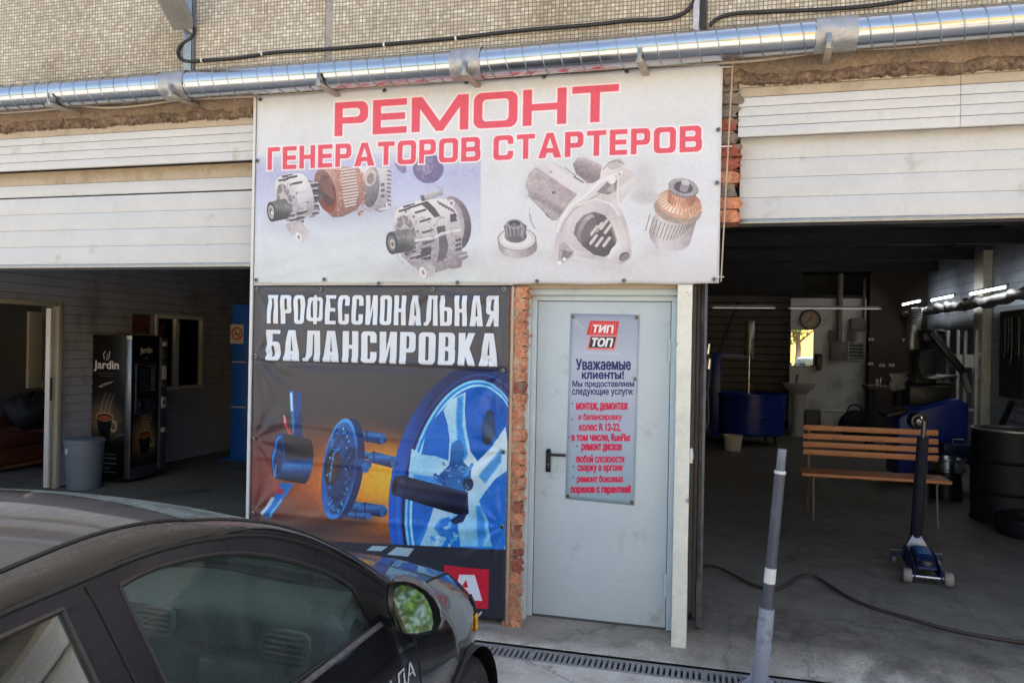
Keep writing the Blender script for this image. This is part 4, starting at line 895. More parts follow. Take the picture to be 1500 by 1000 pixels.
# room behind the left doorway
rm = MB(); rm.box(-11.5, .35, 0, -11.4, 7, 3.6); rm.box(-11.4, 6.2, 0, -7.37, 6.3, 3.6); rm.build('office_wall', pm('office_wall_paint', (.46,.47,.49), .8, var=.1), gb)
# door frame in the left wall
fo = MB(); fo.box(LX-.06, dB-.004, 0, LX+.03, dB+.055, dT+.055); fo.box(LX-.06, dB-1.31, dT-.0, LX+.03, dB-.005, dT+.055); fo.build('left_door_frame', pm('yellowed_white_frame', (.72,.70,.64), .5, var=.08), gb, bevel=.004)
# brick pier beside the door and the cut brickwork at the right of the white banner
def brick(x0, x1, z0, z1, y0, y1, mat, parent, jag=.012):
    bm = bmesh.new(); bmesh.ops.create_cube(bm, size=1); bmesh.ops.subdivide_edges(bm, edges=bm.edges, cuts=2, use_grid_fill=True)
    for v in bm.verts:
        cx, cy, cz = v.co; x = (x0+x1)/2+cx*(x1-x0); y = (y0+y1)/2+cy*(y1-y0); z = (z0+z1)/2+cz*(z1-z0); k = jag if cx > .4 else .004
        v.co = (x+random.uniform(-k, k), y+random.uniform(-.004, .004)*(1 if cy < 0 else 0), z+random.uniform(-.003, .003))
    mb = MB(); bm.verts.index_update(); mb.add([v.co for v in bm.verts], [[v.index for v in f.verts] for f in bm.faces]); bm.free()
    return mb.build('brick', mat, parent, smooth=40)
pe = MB(); pe.box(-1.262, .0165, -.08, -1.168, .33, 2.13); pier = pe.build('brick_pier', m_mortar, gb)
z = -.07; i = 0
while z < 2.13:
    h = .069; x1 = -1.158+.012*z/2.1+random.uniform(-.008, .010)
    if random.random() < .6: brick(-1.266, x1, z, z+h, .012, .2, m_brick, pier, .016)
    else:
        xm = random.uniform(-1.222,-1.20); brick(-1.266, xm-.005, z, z+h, .014, .2, m_brick, pier, .003); brick(xm+.005, x1, z, z+h, .010, .2, random.choice([m_brick]*6+[m_brick2]), pier, .016)
    z += h+.0075; i += 1
pe = MB(); pe.box(.052, .06, 2.545, .118, .33, 3.36); pier2 = pe.build('brick_edge', m_mortar, gb)
z = 2.535; i = 0
while z < 3.33:
    h = .068; x1 = .135+random.uniform(-.022, .02)
    mt = m_brick if z < 2.62 else (m_brick2 if z < 3.1 and i % 3 else (m_bgrey if z > 3.0 else m_brick))
    if 2.68 < z < 2.74: mt = m_bgrey
    brick(.03, x1, z, z+h, .035+random.uniform(-.008,.012), .25, mt, pier2, .024); z += h+.011; i += 1
# slim pilaster between door and right bay
pl = MB(); us = np.linspace(-.075, 2.155, 40)
pilx0, pilx1 = -.196, -.107
def pil(u, v):
    q = [(pilx0,.0),(pilx1,.0),(pilx1,.16),(pilx0,.16)][v]; k = .0008
    return (q[0]+random.uniform(-k,k), q[1]+random.uniform(-k,k), u)
P4 = [[pil(u, v) for v in range(4)] for u in us]
pl.add([p for r_ in P4 for p in r_], [(i*4+k, i*4+(k+1) % 4, (i+1)*4+(k+1) % 4, (i+1)*4+k) for i in range(len(us)-1) for k in range(4)]+[(3,2,1,0), tuple((len(us)-1)*4+k for k in range(4))])
pl.build('pilaster', m_column, gb, bevel=.004, smooth=30)
MB().box(-.105, .03, .3, -.085, .16, 2.15).build('jamb_strip', m_beam, gb)
MB().box(-.1845, -.009, .66, -.155, .0-.003, .70)
# white plaster strip over the door opening
MB().box(-1.24, .06, 2.135, -.1, .085, 2.185).build('door_head_board', m_tan, gb, bevel=.003)
# header cladding above the bays
def header(x0, x1, lines, name):
    ho = MB().box(x0, .062, lines[-1]+.004, x1, .075, lines[0]).build(name, m_tan, gb)
    for k, (a, b_) in enumerate(zip(lines[:-1], lines[1:])):
        MB().box(x0, .045-.0012*k, b_+.0016, x1, .061, a-.0016).build('cladding_strip', m_tan if k < (2 if x0 > 0 else 1) else m_white, ho, bevel=.003)  # uppermost strips tan: warm bounce and shade below the lintel put into colour
    return ho
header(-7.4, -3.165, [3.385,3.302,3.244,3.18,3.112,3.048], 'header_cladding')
hx = aty(1407,120,.05).x
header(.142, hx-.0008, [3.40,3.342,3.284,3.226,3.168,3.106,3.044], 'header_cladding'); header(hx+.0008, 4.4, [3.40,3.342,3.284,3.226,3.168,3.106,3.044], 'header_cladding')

# ================================================================ overhead doors
def overhead(label, x0, x1, groups, bottom, group='raised overhead doors'):
    t = thing('overhead_door', label, 'garage door', ((x0+x1)/2, .14, bottom), world=True, group=group)
    for (lines, Y, mt) in groups:
        sec = MB().box(x0, Y+.018, lines[0]+.003, x1, Y+.04, lines[-1]-.003).build('door_section', pm('section_core', (.76,.76,.75), .6), t)
        for a, b_ in zip(lines[:-1], lines[1:]):
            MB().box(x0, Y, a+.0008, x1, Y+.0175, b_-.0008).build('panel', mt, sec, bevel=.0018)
    MB().box(x0, .118, bottom-.028, x1, .155, bottom).build('bottom_rail', m_galv2, t, bevel=.003)
    MB().box(x0, .128, bottom-.045, x1, .148, bottom-.0285).build('rubber_seal', m_rubber, t)
    # curved track and the raised part of the door lying under the ceiling
    for x in ((x0+.015 if x0 < -1 else -.04), x1-.015):
        pts = [Vector((x, .22, 0.02)), Vector((x, .22, 2.95)), Vector((x, .26, 3.1)), Vector((x, .38, 3.2)), Vector((x, .55, 3.22)), Vector((x, 3.0, 3.22))]
        MB().tube(pts, .022, 6).build('track', m_steel, t)
    for k in range(4): MB().box(x0+.05, .6+k*.53, 3.17, x1-.05, .6+k*.53+.5, 3.21).build('raised_section', pm('door_inside', (.42,.41,.39), .6, var=.1), t, bevel=.004)
    return t
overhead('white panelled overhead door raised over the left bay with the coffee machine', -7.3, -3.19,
         [([2.325,2.461,2.59,2.718,2.846], .12, m_white), ([2.862,2.955], .15, m_white), ([2.956,3.06], .152, m_tan)], 2.325)  # last panel tan: shade behind the header painted into its colour
overhead('white panelled overhead door raised over the right bay with the wooden bench', .16, 4.3,
         [([2.563,2.692,2.812,2.925,3.06], .12, m_white)], 2.563)
# ================================================================ banners
def fold(x, z, seed, amp):
    r = math.sin(x*3.1+seed)*math.cos(z*2.3+seed*1.7)*.5+math.sin(x*7.3+z*4.1+seed)*.25+math.sin(z*9.7-x*2.2+seed*.6)*.18
    return r*amp
def sheet(name, parent, mat, x0, x1, z0, z1, Y, nx, nz, disp, thick=.0015):
    us, vs_ = np.linspace(0, 1, nx), np.linspace(0, 1, nz); mb = MB(); uv = []
    for u in us:
        for v in vs_:
            x, z = x0+u*(x1-x0), z0+v*(z1-z0); dx, dy, dz = disp(u, v, x, z); mb.v.append((x+dx, Y-dy, z+dz)); uv.append((u, v))
    mb.f = [(i*nz+j, (i+1)*nz+j, (i+1)*nz+j+1, i*nz+j+1) for i in range(nx-1) for j in range(nz-1)]
    return mb.build(name, mat, parent, smooth=180, uv=uv, fix=False, solid=thick)
wb = thing('white_banner', 'white vinyl banner with red repair lettering and alternator pictures above the door', 'banner', (-1.53, 0, 2.163), world=True)
def d1(u, v, x, z):
    e = min(u, 1-u, v, 1-v); k = min(1, e/.06)
    sag = -.006*math.sin(u*math.pi*6)**2*(1 if v > .97 or v < .03 else 0)
    cr = 0
    for (cx, cz, a, w) in ((-2.9, 2.2, .5, .05), (-2.0, 2.25, .25, .06), (-.8, 2.22, .3, .05), (-.2, 2.3, -.5, .05)):   # lower-edge tension folds
        t = (x-cx)*math.sin(a)-(z-cz)*math.cos(a); cr += math.exp(-(t/w)**2)*.004*max(0, 1-abs(x-cx)/.9)
    return 0, .004+fold(x, z, 1.3, .0045)*k+cr*k, sag
sheet('fabric', wb, print_mat('white_banner_vinyl', art_banner(), .42, .10), BAN['x0'], BAN['x1'], BAN['z0'], BAN['z1'], 0, 130, 60, d1)
def grommet(t, x, z, Y=-.012, ring=True):
    if ring:
        MB().lathe([(.007,-.002),(.0135,-.003),(.0155,0),(.0135,.002)], (x, Y, z), (0,-1,0), 14).build('grommet', m_galv2, t)
    MB().lathe([(.0001,.004),(.006,.003),(.007,-.004)], (x, Y, z), (0,-1,0), 10).build('screw', m_black if ring else m_chrome, t)
for px, py in ((381,146),(563,133),(683,121),(797,113),(918,105),(1056,95)): p = aty(px,py,-.012); grommet(wb, p.x, p.z)
for px, py in ((375,410),(475,409),(555,415),(670,414),(787,412),(914,411),(1046,409)): p = aty(px,py,-.012); grommet(wb, p.x, min(p.z, 2.19) if p.z > 2.15 else 2.178)
for px, py in ((377,236),(1058,190),(1051,268)): p = aty(px,py,-.012); grommet(wb, max(p.x, BAN['x0']+.012) if p.x < -1 else BAN['x1']-.02, p.z)
# zip ties tying it to the frame
for (x, z) in ((.046,3.455),(.046,2.98),(.046,2.20)): MB().bar((x-.025,-.016,z), (x+(.06 if z > 2.5 else .03),-.010,z), .004, .006).build('cable_tie', m_wpaint, wb)

bk = thing('black_banner', 'black vinyl banner with white lettering, blue wheel and balancing flange, beside the door', 'banner', (-2.18, 0, 0), world=True)
eye = [(-3.095,2.125),(-2.60,2.125),(-1.78,2.125),(-1.29,2.125),(-3.095,1.655),(-1.29,1.60),(-3.095,1.07),(-1.275,1.08),(-1.275,.60),(-3.09,.55)]
def d2(u, v, x, z):
    e = min(u, 1-u, v, 1-v); k = min(1, e/.03); y = fold(x, z, 4.2, .007)
    for (ex, ez) in eye:                                  # folds fanning out of the grommets
        dx, dz = x-ex, z-ez; r = math.hypot(dx, dz)
        if .02 < r < .75: a = math.atan2(dz, dx); y += .013*math.cos(a*9+ex*5+ez*3)*math.exp(-r/.26)*min(1, r/.08)
    y += .010*math.exp(-((z-1.648+.012*(u))/.014)**2)-.007*math.exp(-((z-1.61+.012*u)/.022)**2)     # weld under the lettering
    y += .006*math.exp(-((z-1.16-.03*math.sin(x*4))/.015)**2)*(1 if u < .6 else .4)+.005*math.exp(-((z-.95+.05*u)/.012)**2)
    y += .007*math.exp(-((z-.56)/.02)**2)
    y += .004*math.sin(x*38)*math.exp(-((z-1.97)/.09)**2)*max(0, 1-(x+3.0)/.55) if x < -2.45 else 0
    return 0, .006+y*k, 0
sheet('fabric', bk, print_mat('black_banner_vinyl', art_black(), .36, .16, .5), BLK['x0'], BLK['x1'], BLK['z0'], BLK['z1']-.004, .012, 130, 150, d2)
for x, z in eye: grommet(bk, x, z, -.006)
wf = thing('banner_frame', 'thin cream tube frame holding the two banners to the wall', 'frame', (-1.6, .0, 0), world=True)
MB().box(-3.146, -.004, -.06, -3.124, .018, 3.50).build('upright', m_wpaint, wf, bevel=.003)
x_ = BLK['x1']+.010; MB().box(x_, -.003, -.03, x_+.017, .010, 2.145).build('upright', m_tan, wf, bevel=.003)
p0, p1 = aty(1075,90,-.012), aty(1057,405,-.012); MB().bar((.104,-.016,3.50), (.058,-.014,2.17), .009, .009, (0,1,0)).build('upright', m_pvc, wf, bevel=.003)
MB().box(-3.12, .004, 2.1525, -1.23, .02, 2.166).build('cross_rail', m_wpaint, wf)

# ================================================================ ventilation duct
DYc, DZ, DR = -.135, 3.548, .092
dt = thing('ventilation_duct', 'shiny spiral galvanised duct running along the wall above the banner', 'duct', (-1.5, DYc, DZ), world=True)
mb = MB(); X0, X1, dx, n = -13.5, 9.5, .10, 48; pitch = .115
us = np.arange(X0, X1, dx); ring = []
for x in us:
    kx = .0012*math.sin(x*2.3)
    for k in range(n):
        t = 2*math.pi*k/n; rr = DR+.0008*math.sin(3*t+x*1.7)
        ring.append((x, DYc+rr*math.cos(t)+kx, DZ+rr*math.sin(t)+.006*math.sin(x*.9)))
mb.add(ring, [(i*n+k, i*n+(k+1) % n, (i+1)*n+(k+1) % n, (i+1)*n+k) for i in range(len(us)-1) for k in range(n)])
mb.build('spiral_pipe', m_galv, dt, smooth=180)
hx_ = []; nn = int((3.5+6.6)/pitch)*20
for i in range(nn): t = 2*math.pi*i/20; x = -6.6+pitch*i/20; hx_.append((x, DYc+(DR+.0005)*math.cos(t), DZ+(DR+.0005)*math.sin(t)+.006*math.sin(x*.9)))
MB().tube(hx_, .0045, 6).build('spiral_seam', pm('seam_zinc', (.62,.66,.68), .38, 1, var=.1), dt, smooth=180)
for px, w_ in ((262,.20),(686,.20),(1222,.22),(-260,.2)):
    x = aty(px, 100, DYc).x; tb = MB(); pr = []
    xs_ = np.linspace(x-w_/2, x+w_/2, 22)
    for xx in xs_:
        for k in range(40):
            t = 2*math.pi*k/40; rr = DR+.0055+random.uniform(-.0016,.0016)
            pr.append((xx+random.uniform(-.004,.004), DYc+rr*math.cos(t), DZ+rr*math.sin(t)+.006*math.sin(xx*.9)))
    tb.add(pr, [(i*40+k, i*40+(k+1) % 40, (i+1)*40+(k+1) % 40, (i+1)*40+k) for i in range(21) for k in range(40)]); tb.build('foil_tape', m_foil, dt, smooth=25)
for px, py in ((72,152),(250,137),(467,118),(680,104),(937,80),(1214,68),(-150,168)):
    p = aty(px, py, DYc-.1); x = p.x; br = MB()
    br.bar((x,-.25,DZ-.109), (x+.02,.015,DZ-.109), .036, .005); br.bar((x-.018,-.25,DZ-.100), (x+.002,.015,DZ-.100), .004, .02); br.bar((x+.018,-.25,DZ-.100), (x+.038,.015,DZ-.100), .004, .02)
    b_ = br.build('bracket', m_bracket, dt, bevel=.0015)
    s_ = MB(); s_.box(x-.013, -.244, DZ-.108, x+.013, -.238, DZ-.022); s_.box(x-.004,-.25,DZ-.07,x+.004,-.244,DZ-.04); s_.build('upright_strap', m_galv2, b_, bevel=.001)

# ================================================================ cables and lamp on the upper wall
def cab(name, label, pts, r, mat, Y, cat='cable', n=8, ties=()):
    P = [aty(px, py, Y if len(q) == 0 else q[0]) for px, py, *q in pts]
    t = thing(name, label, cat, P[len(P)//2], world=True)
    MB().tube(P, r, n, smooth=2).build('sheath', mat, t)
    for px, py in ties:
        p = aty(px, py, Y); MB().lathe([(r+.001,-.006),(r+.004,-.006),(r+.004,.006),(r+.001,.006)], p, (1,0,.1), 12).build('cable_tie', m_wpaint, t)
    return t
cab('wall_cable', 'black cable looping out of the wall lamp and along the top of the duct', [(284,40),(284,50),(280,57),(270,62),(262,70),(260,80),(265,88),(278,91),(300,89),(345,86),(372,82),(400,77),(450,74),(500,71),(560,66),(680,55),(760,45),(880,36),(920,30),(975,29),(1002,21),(1016,6),(1022,-20)], .0125, m_cable, -.05, ties=((296,89),(384,79),(563,66),(668,57)))
cab('wall_cable', 'black cable rising over the duct right of the grey conduit', [(1040,38),(1046,30),(1058,24),(1080,19),(1150,17),(1250,12),(1320,3),(1370,-10)], .012, m_cable, -.05)
cab('thin_cable', 'thin cream cable sagging under the duct left of the white banner', [(-60,168,-.04),(0,166,-.04),(84,160,-.06),(108,154,-.05),(156,159,-.045),(208,155,-.045),(262,146,-.05),(310,144,-.045),(374,141,-.04)], .009, m_pvc, -.045, 'cable')
cab('thin_cable', 'thin cream cable under the duct to the right of the white banner', [(1050,93,-.045),(1120,88,-.045),(1200,76,-.07),(1235,72,-.045),(1330,70,-.045),(1420,58,-.045),(1510,42,-.045)], .010, m_pvc, -.045, 'cable')
cab('thin_cable', 'thin cream cable along the top edge of the white banner', [(374,141,-.035),(520,131,-.035),(700,116,-.035),(880,101,-.035),(1052,93,-.04)], .005, m_pvc, -.035, 'cable')
p = aty(275,80,-.045); cd = thing('conduit', 'grey metal rail under the wall lamp at the top left', 'conduit', p, world=True)
MB().box(p.x-.033, -.052, 3.45, p.x+.033, -.034, p.z+.4).build('rail', m_galv2, cd, bevel=.002); MB().box(p.x+.036, -.05, 3.45, p.x+.052, -.034, p.z+.4).build('side_cable', pm('grey_cable', (.36,.37,.40), .5), cd, bevel=.004)
p = aty(1026,15,-.045); cd = thing('conduit', 'pale conduit and black cable rising from the duct at the top right', 'conduit', p, world=True)
MB().box(p.x-.042, -.06, 3.5, p.x-.006, -.034, 4.4).build('rail', pm('pale_conduit', (.66,.67,.69), .5), cd, bevel=.003); MB().box(p.x+.004, -.056, 3.5, p.x+.034, -.034, 4.4).build('side_cable', m_cable, cd, bevel=.008)
# lamp: a flat grey housing jutting from the wall, seen from below
A_ = [aty(225,-4,-.46), aty(263,-8,-.46), aty(290,39,-.10), aty(254,45,-.10)]
lt = thing('wall_lamp', 'grey flat box lamp jutting from the mosaic wall at the top left', 'lamp', aty(280,42,-.05), world=True)
pa, pb = aty(254,46,-.10), aty(283,42,-.10); qa, qb = aty(197,-60,-.62), aty(238,-68,-.62)
pc, pd = aty(290,38,-.06), aty(256,-60,-.50)
up = Vector((0,.0,.075))
lamp = MB(); lamp.add([pa, pb, qb, qa, pa+up, pb+up, qb+up, qa+up], [(0,1,2,3),(7,6,5,4),(0,4,5,1),(1,5,6,2),(2,6,7,3),(3,7,4,0)]); lamp.build('housing', pm('lamp_grey', (.56,.555,.54), .5, var=.06), lt, bevel=.006)
inn = [pa.lerp(qa,.12).lerp(pb.lerp(qb,.12),.12), pa.lerp(qa,.12).lerp(pb.lerp(qb,.12),.88), pa.lerp(qa,.95).lerp(pb.lerp(qb,.95),.88), pa.lerp(qa,.95).lerp(pb.lerp(qb,.95),.12)]
MB().add([q-Vector((0,0,.001)) for q in inn]+[q+Vector((0,0,.006)) for q in inn], [(0,1,2,3),(7,6,5,4),(0,4,5,1),(1,5,6,2),(2,6,7,3),(3,7,4,0)]).build('lens_frame', pm('lamp_lens', (.53,.53,.515), .35, var=.03), lt, bevel=.002)
lb = MB(); lb.bar(pb.lerp(pa,.5)+Vector((0,.02,.03)), (pb.x-.05, -.03, pb.z+.0), .06, .05); lb.build('mount', m_galv2, lt, bevel=.004)

# ================================================================ metal door with its frame
Yd = .14; dx0, dx1, dz1 = -1.098, -.236, 2.06
dd = thing('metal_door', 'closed pale grey metal door beside the brick pier', 'door', ((dx0+dx1)/2, Yd, 0), world=True)
lf_ = MB(); lf_.box(dx0+.004, Yd, .012, dx1-.004, Yd+.05, dz1-.004); lf_.build('leaf', m_doorp, dd, bevel=.004)
f1 = MB(); f1.box(dx0-.035, Yd-.012, 0, dx0, Yd+.06, dz1); f1.box(dx1, Yd-.012, 0, dx1+.035, Yd+.06, dz1); f1.box(dx0-.035, Yd-.012, dz1, dx1+.035, Yd+.06, dz1+.035)
fo_ = f1.build('frame', m_doorp, dd, bevel=.003)
f2 = MB(); f2.box(dx0-.078, Yd-.045, -.03, dx0-.036, Yd+.06, dz1+.078); f2.box(dx1+.036, Yd-.045, -.03, -.197, Yd+.06, dz1+.078); f2.box(dx0-.035, Yd-.045, dz1+.036, dx1+.035, Yd+.06, dz1+.078); f2.build('casing', m_doorp, fo_, bevel=.004)
MB().box(dx0, Yd+.002, -.02, dx1, Yd+.05, .010).build('threshold', pm('sill_dark', (.30,.29,.27), .7), dd)
gk = MB(); gk.box(dx0+.0005, Yd+.012, .012, dx0+.0035, Yd+.03, dz1); gk.box(dx0, Yd+.012, dz1-.0035, dx1, Yd+.03, dz1-.0005); gk.build('seal', m_rubber, dd)
for z in (1.75, .28):
    h = MB(); h.cyl((dx1-.006,Yd-.012,z-.07),(dx1-.006,Yd-.012,z-.002),.0095,n=14); h.cyl((dx1-.006,Yd-.012,z+.002),(dx1-.006,Yd-.012,z+.07),.0095,n=14); h.cyl((dx1-.006,Yd-.012,z-.075),(dx1-.006,Yd-.012,z+.075),.005,n=8); h.box(dx1-.002,Yd-.014,z-.07,dx1+.012,Yd-.0125,z+.07); h.build('hinge', m_doorp, dd)
hp = aty(803,672,Yd-.01); hd = MB()
hd.lathe([(.0001,.012),(.012,.012),(.0165,.008),(.0165,0)], (hp.x, Yd, hp.z+.052), (0,-1,0), 16)
hd.box(hp.x-.0165, Yd-.012, hp.z-.085, hp.x+.0165, Yd-.0005, hp.z+.055); ho_ = hd.build('handle', m_black, dd, bevel=.004)
lv = MB(); lv.cyl((hp.x,Yd-.012,hp.z+.035),(hp.x,Yd-.05,hp.z+.035),.009,n=12); lv.tube([(hp.x,Yd-.05,hp.z+.035),(hp.x+.03,Yd-.055,hp.z+.036),(hp.x+.11,Yd-.055,hp.z+.036),(hp.x+.122,Yd-.05,hp.z+.035)],.0095,10); lv.build('lever', m_black, ho_)
kh = MB(); kh.cyl((hp.x,Yd-.0125,hp.z-.035),(hp.x,Yd-.0145,hp.z-.035),.009,n=14); kh.box(hp.x-.003,Yd-.0145,hp.z-.06,hp.x+.003,Yd-.0128,hp.z-.035); kh.build('lock_cylinder', m_chrome, ho_)

sg = thing('door_sign', 'narrow blue-grey services notice with red text fixed to the metal door', 'sign', (-.65, Yd-.006, .7), world=True)
q4 = [aty(px, py, Yd-.006) for px, py in SGN_PX]
sx0, sx1 = (q4[0].x+q4[3].x)/2, (q4[1].x+q4[2].x)/2; sz1, sz0 = (q4[0].z+q4[1].z)/2, (q4[2].z+q4[3].z)/2
us, vs_ = np.linspace(0,1,14), np.linspace(0,1,40); sm = MB(); suv = []
for u in us:
    for v in vs_:
        top = q4[0].lerp(q4[1], u); bot = q4[3].lerp(q4[2], u); p = bot.lerp(top, v); d_ = .0035*math.sin(v*17+u*3)*math.sin(u*9+1)+.003
        sm.v.append((p.x, Yd-.004-d_*min(1, min(u,1-u,v,1-v)/.06+.2), p.z)); suv.append((u, v))
sm.f = [(i*40+j, (i+1)*40+j, (i+1)*40+j+1, i*40+j+1) for i in range(13) for j in range(39)]
sm.build('sheet', print_mat('door_sign_vinyl', art_sign(), .38, .06), sg, smooth=180, uv=suv, fix=False, solid=.001)
for px, py in ((839,464),(933,465),(926,735),(832,726),(930,555)): p = aty(px, py, Yd-.010); grommet(sg, p.x, p.z, Yd-.009)

# ================================================================ leaning parking post (its foot is below the picture)
pz = ZY
b0 = atz(1112,1008,pz); top = aty(1146,657,b0.y+.02)
post = thing('parking_post', 'leaning grey barrier post with white bands in front of the right bay', 'post', b0, world=True)
def on(py):       # point of the post's axis at photo row py
    f = (1008-py)/(1008-657); return b0.lerp(top, f)
m_pg = pm('light_grey_post', (.55,.57,.61), .5, var=.1, vs=9, fine=.06, dirt=(.40,.37,.34), dscale=9, dlo=.52, dhi=.66); m_pd = pm('dark_grey_post', (.30,.31,.335), .45, var=.12, vs=9, fine=.06, dirt=(.40,.39,.37), dscale=9, dlo=.6, dhi=.75)
MB().cyl(b0+Vector((0,0,-.0)), on(890), .043, .041, 24).build('lower_sleeve', m_pg, post, bevel=.003)
MB().cyl(on(892), on(690), .029, n=20).build('tube', m_pd, post); MB().cyl(on(692), on(657), .0235, n=20).build('top_tube', pm('mid_grey_post', (.45,.46,.49), .45), post, bevel=.003)
MB().cyl(on(853), on(831), .0305, n=20).build('white_band', m_wpaint, post); MB().cyl(on(693.5), on(689), .031, n=20).build('white_collar', m_wpaint, post, bevel=.001)
MB().cyl(on(891), on(888), .036, .031, n=20).build('collar', m_pd, post)
fb = MB(); fb.lathe([(.0001,.012),(.11,.010),(.115,0)], b0, (0,0,1), 20); fb.add([b0+Vector(v) for v in ((-.1,-.004,.01),(0,-.004,.13),(.1,-.004,.01),(-.1,.004,.01),(0,.004,.13),(.1,.004,.01))], [(0,2,1),(3,4,5),(0,1,4,3),(1,2,5,4),(2,0,3,5)]); fb.build('foot_plate', m_pg, post, bevel=.002)

# hose across the workshop floor
hp_ = [(-.3,1.62),(-.115,1.548),(.03,1.52),(.136,1.441),(.30,1.26),(.43,1.13),(.52,1.16),(.60,1.31),(.70,1.50),(.79,1.555),(.87,1.47),(.95,1.21),(1.05,1.00),(1.264,.822),(1.533,.619),(1.883,.535),(2.5,.5)]
hs = thing('air_hose', 'long brown-black air hose lying across the workshop floor', 'hose', (.8, 1.1, 0), world=True)
n_ = len(hp_); MB().tube([(x, y, .016+(.03 if i in (2,3) else 0)+(.02 if i in (8,9) else 0)) for i, (x, y) in enumerate(hp_)], .0115, 8, smooth=2).build('hose', pm('brown_hose', (.26,.21,.19), .5, var=.3, vs=2), hs)
# ================================================================ things in the left bay
def quad(name, parent, mat, a, b, c_, d):            # a lower left, b lower right, c upper right, d upper left
    return MB().add([a, b, c_, d], [(0,1,2,3)]).build(name, mat, parent, smooth=0, uv=[(0,0),(1,0),(1,1),(0,1)], fix=False)
def pbox(mb, px0, py0, px1, py1, Y, dep):            # box whose front face covers a photo rectangle at depth Y
    a, b = aty((px0+px1)/2, py0, Y), aty((px0+px1)/2, py1, Y); l, r = aty(px0, (py0+py1)/2, Y), aty(px1, (py0+py1)/2, Y)
    mb.box(l.x, Y, b.z, r.x, Y+dep, a.z); return l.x, r.x, b.z, a.z
m_vm = pm('vending_black', (.075,.075,.085), .35, var=.1, vs=6, fine=.04, bump=.04); m_alu = pm('aluminium_trim', (.52,.53,.55), .35, .9, var=.06)
vc = atz(190,708,0); vx1, vy0 = vc.x, vc.y; vx0 = aty(127,600,vy0).x; vy1 = atx(241,600,vx1).y; vz = aty(190,491,vy0).z
print('vending', vx0, vx1, vy0, vy1, vz)
vm = thing('vending_machine', 'black coffee vending machine with cup picture by the left wall', 'vending machine', ((vx0+vx1)/2, (vy0+vy1)/2, 0), world=True)
MB().box(vx0, vy0, .04, vx1-.09, vy1, vz).build('cabinet', m_vm, vm, bevel=.004); MB().box(vx0+.03, vy0+.03, 0, vx1-.06, vy1-.03, .0395).build('plinth', m_black, vm)
fd = MB().box(vx1-.088, vy0, .05, vx1, vy1, vz).build('front_door', m_vm, vm, bevel=.006)
quad('side_print', vm, print_mat('vending_side', art_side(), .3), (vx0+.004,vy0-.0015,.06), (vx1-.092,vy0-.0015,.06), (vx1-.092,vy0-.0015,vz-.01), (vx0+.004,vy0-.0015,vz-.01))
quad('front_print', fd, print_mat('vending_front', art_front(), .3), (vx1+.0015,vy0+.03,.2), (vx1+.0015,vy1-.14,.2), (vx1+.0015,vy1-.14,vz-.02), (vx1+.0015,vy0+.03,vz-.02))
MB().box(vx1-.085, vy0-.003, .06, vx1-.004, vy0-.0005, vz-.002).build('corner_trim', m_alu, vm, bevel=.001)
zz = lambda f: .2+f*(vz-.22)
mn = MB().box(vx1+.002, vy0+.05, zz(.40), vx1+.022, vy1-.17, zz(.80)).build('display_frame', pm('display_grey', (.20,.22,.27), .3), fd, bevel=.006)
quad('menu', mn, print_mat('vending_menu', art_menu(), .25), (vx1+.0235,vy0+.07,zz(.52)), (vx1+.0235,vy1-.19,zz(.52)), (vx1+.0235,vy1-.19,zz(.785)), (vx1+.0235,vy0+.07,zz(.785)))
MB().lathe([(.0001,.02),(.035,.02),(.04,0)], (vx1+.022, vy0+.14, zz(.47)), (1,0,0), 18).build('knob', m_black, fd)
cc = MB().box(vx1+.001, vy1-.12, .1, vx1+.03, vy1, vz-.02).build('coin_column', pm('column_grey', (.26,.28,.32), .4), fd, bevel=.005)
for f0, f1, mt in ((.93,.965,m_wpaint),(.83,.90,m_alu),(.66,.77,m_wpaint),(.60,.63,m_alu),(.43,.52,m_wpaint),(.235,.27,m_wpaint),(.17,.215,m_alu)):
    MB().box(vx1+.031, vy1-.10, zz(f0), vx1+.036, vy1-.02, zz(f1)).build('slot_plate', mt, cc, bevel=.001)
kb = MB(); kb.box(vx1+.0365, vy1-.075, zz(.46), vx1+.039, vy1-.045, zz(.49)); kb.build('coin_slot', m_black, cc)
bt = MB(); bt.box(vx1+.001, vy0+.01, .052, vx1+.006, vy1-.13, .185); bt.build('kick_panel', pm('kick_grey', (.22,.24,.27), .4), fd)
for (x, y) in ((vx0-.02, vy0-.015), (vx1-.07, vy0-.012)): 
    MB().box(x, y, vz-.05, x+.07, y+.012, vz-.005).build('corner_plate', m_wpaint, vm, bevel=.002)

bp = atz(123,714,0)
bn_ = thing('waste_bin', 'grey-blue plastic waste bin with a lid beside the coffee machine', 'bin', bp, world=False)
bn_.location = bp
bh = aty(123,642,bp.y).z; br_ = (atz(151,700,0)-atz(96,700,0)).length/2*.9; br_ = .215
bpl = pm('bin_plastic', (.46,.50,.54), .45, var=.06, vs=5, fine=.03, dirt=(.36,.36,.36), dscale=5, dlo=.6, dhi=.8)
MB().lathe([(.0001,.0),(br_*.80,0),(br_*.83,.02),(br_*.97,bh-.05),(br_,bh-.045),(br_,bh-.01),(br_*.95,bh-.01),(br_*.93,bh-.06),(br_*.80,.03),(.0001,.03)], n=36).build('body', bpl, bn_)
ld = MB().lathe([(.0001,bh+.018),(br_*.5,bh+.016),(br_*.95,bh+.004),(br_*1.03,bh-.012),(br_*1.03,bh-.03),(br_*1.0,bh-.03)], n=36); ld.build('lid', bpl, bn_)
MB().tube([(-br_*1.0,-.08,bh-.05),(-br_*1.12,-.04,bh-.06),(-br_*1.12,.04,bh-.06),(-br_*1.0,.08,bh-.05)], .010, 8).build('handle', bpl, bn_)
lb_ = MB(); 
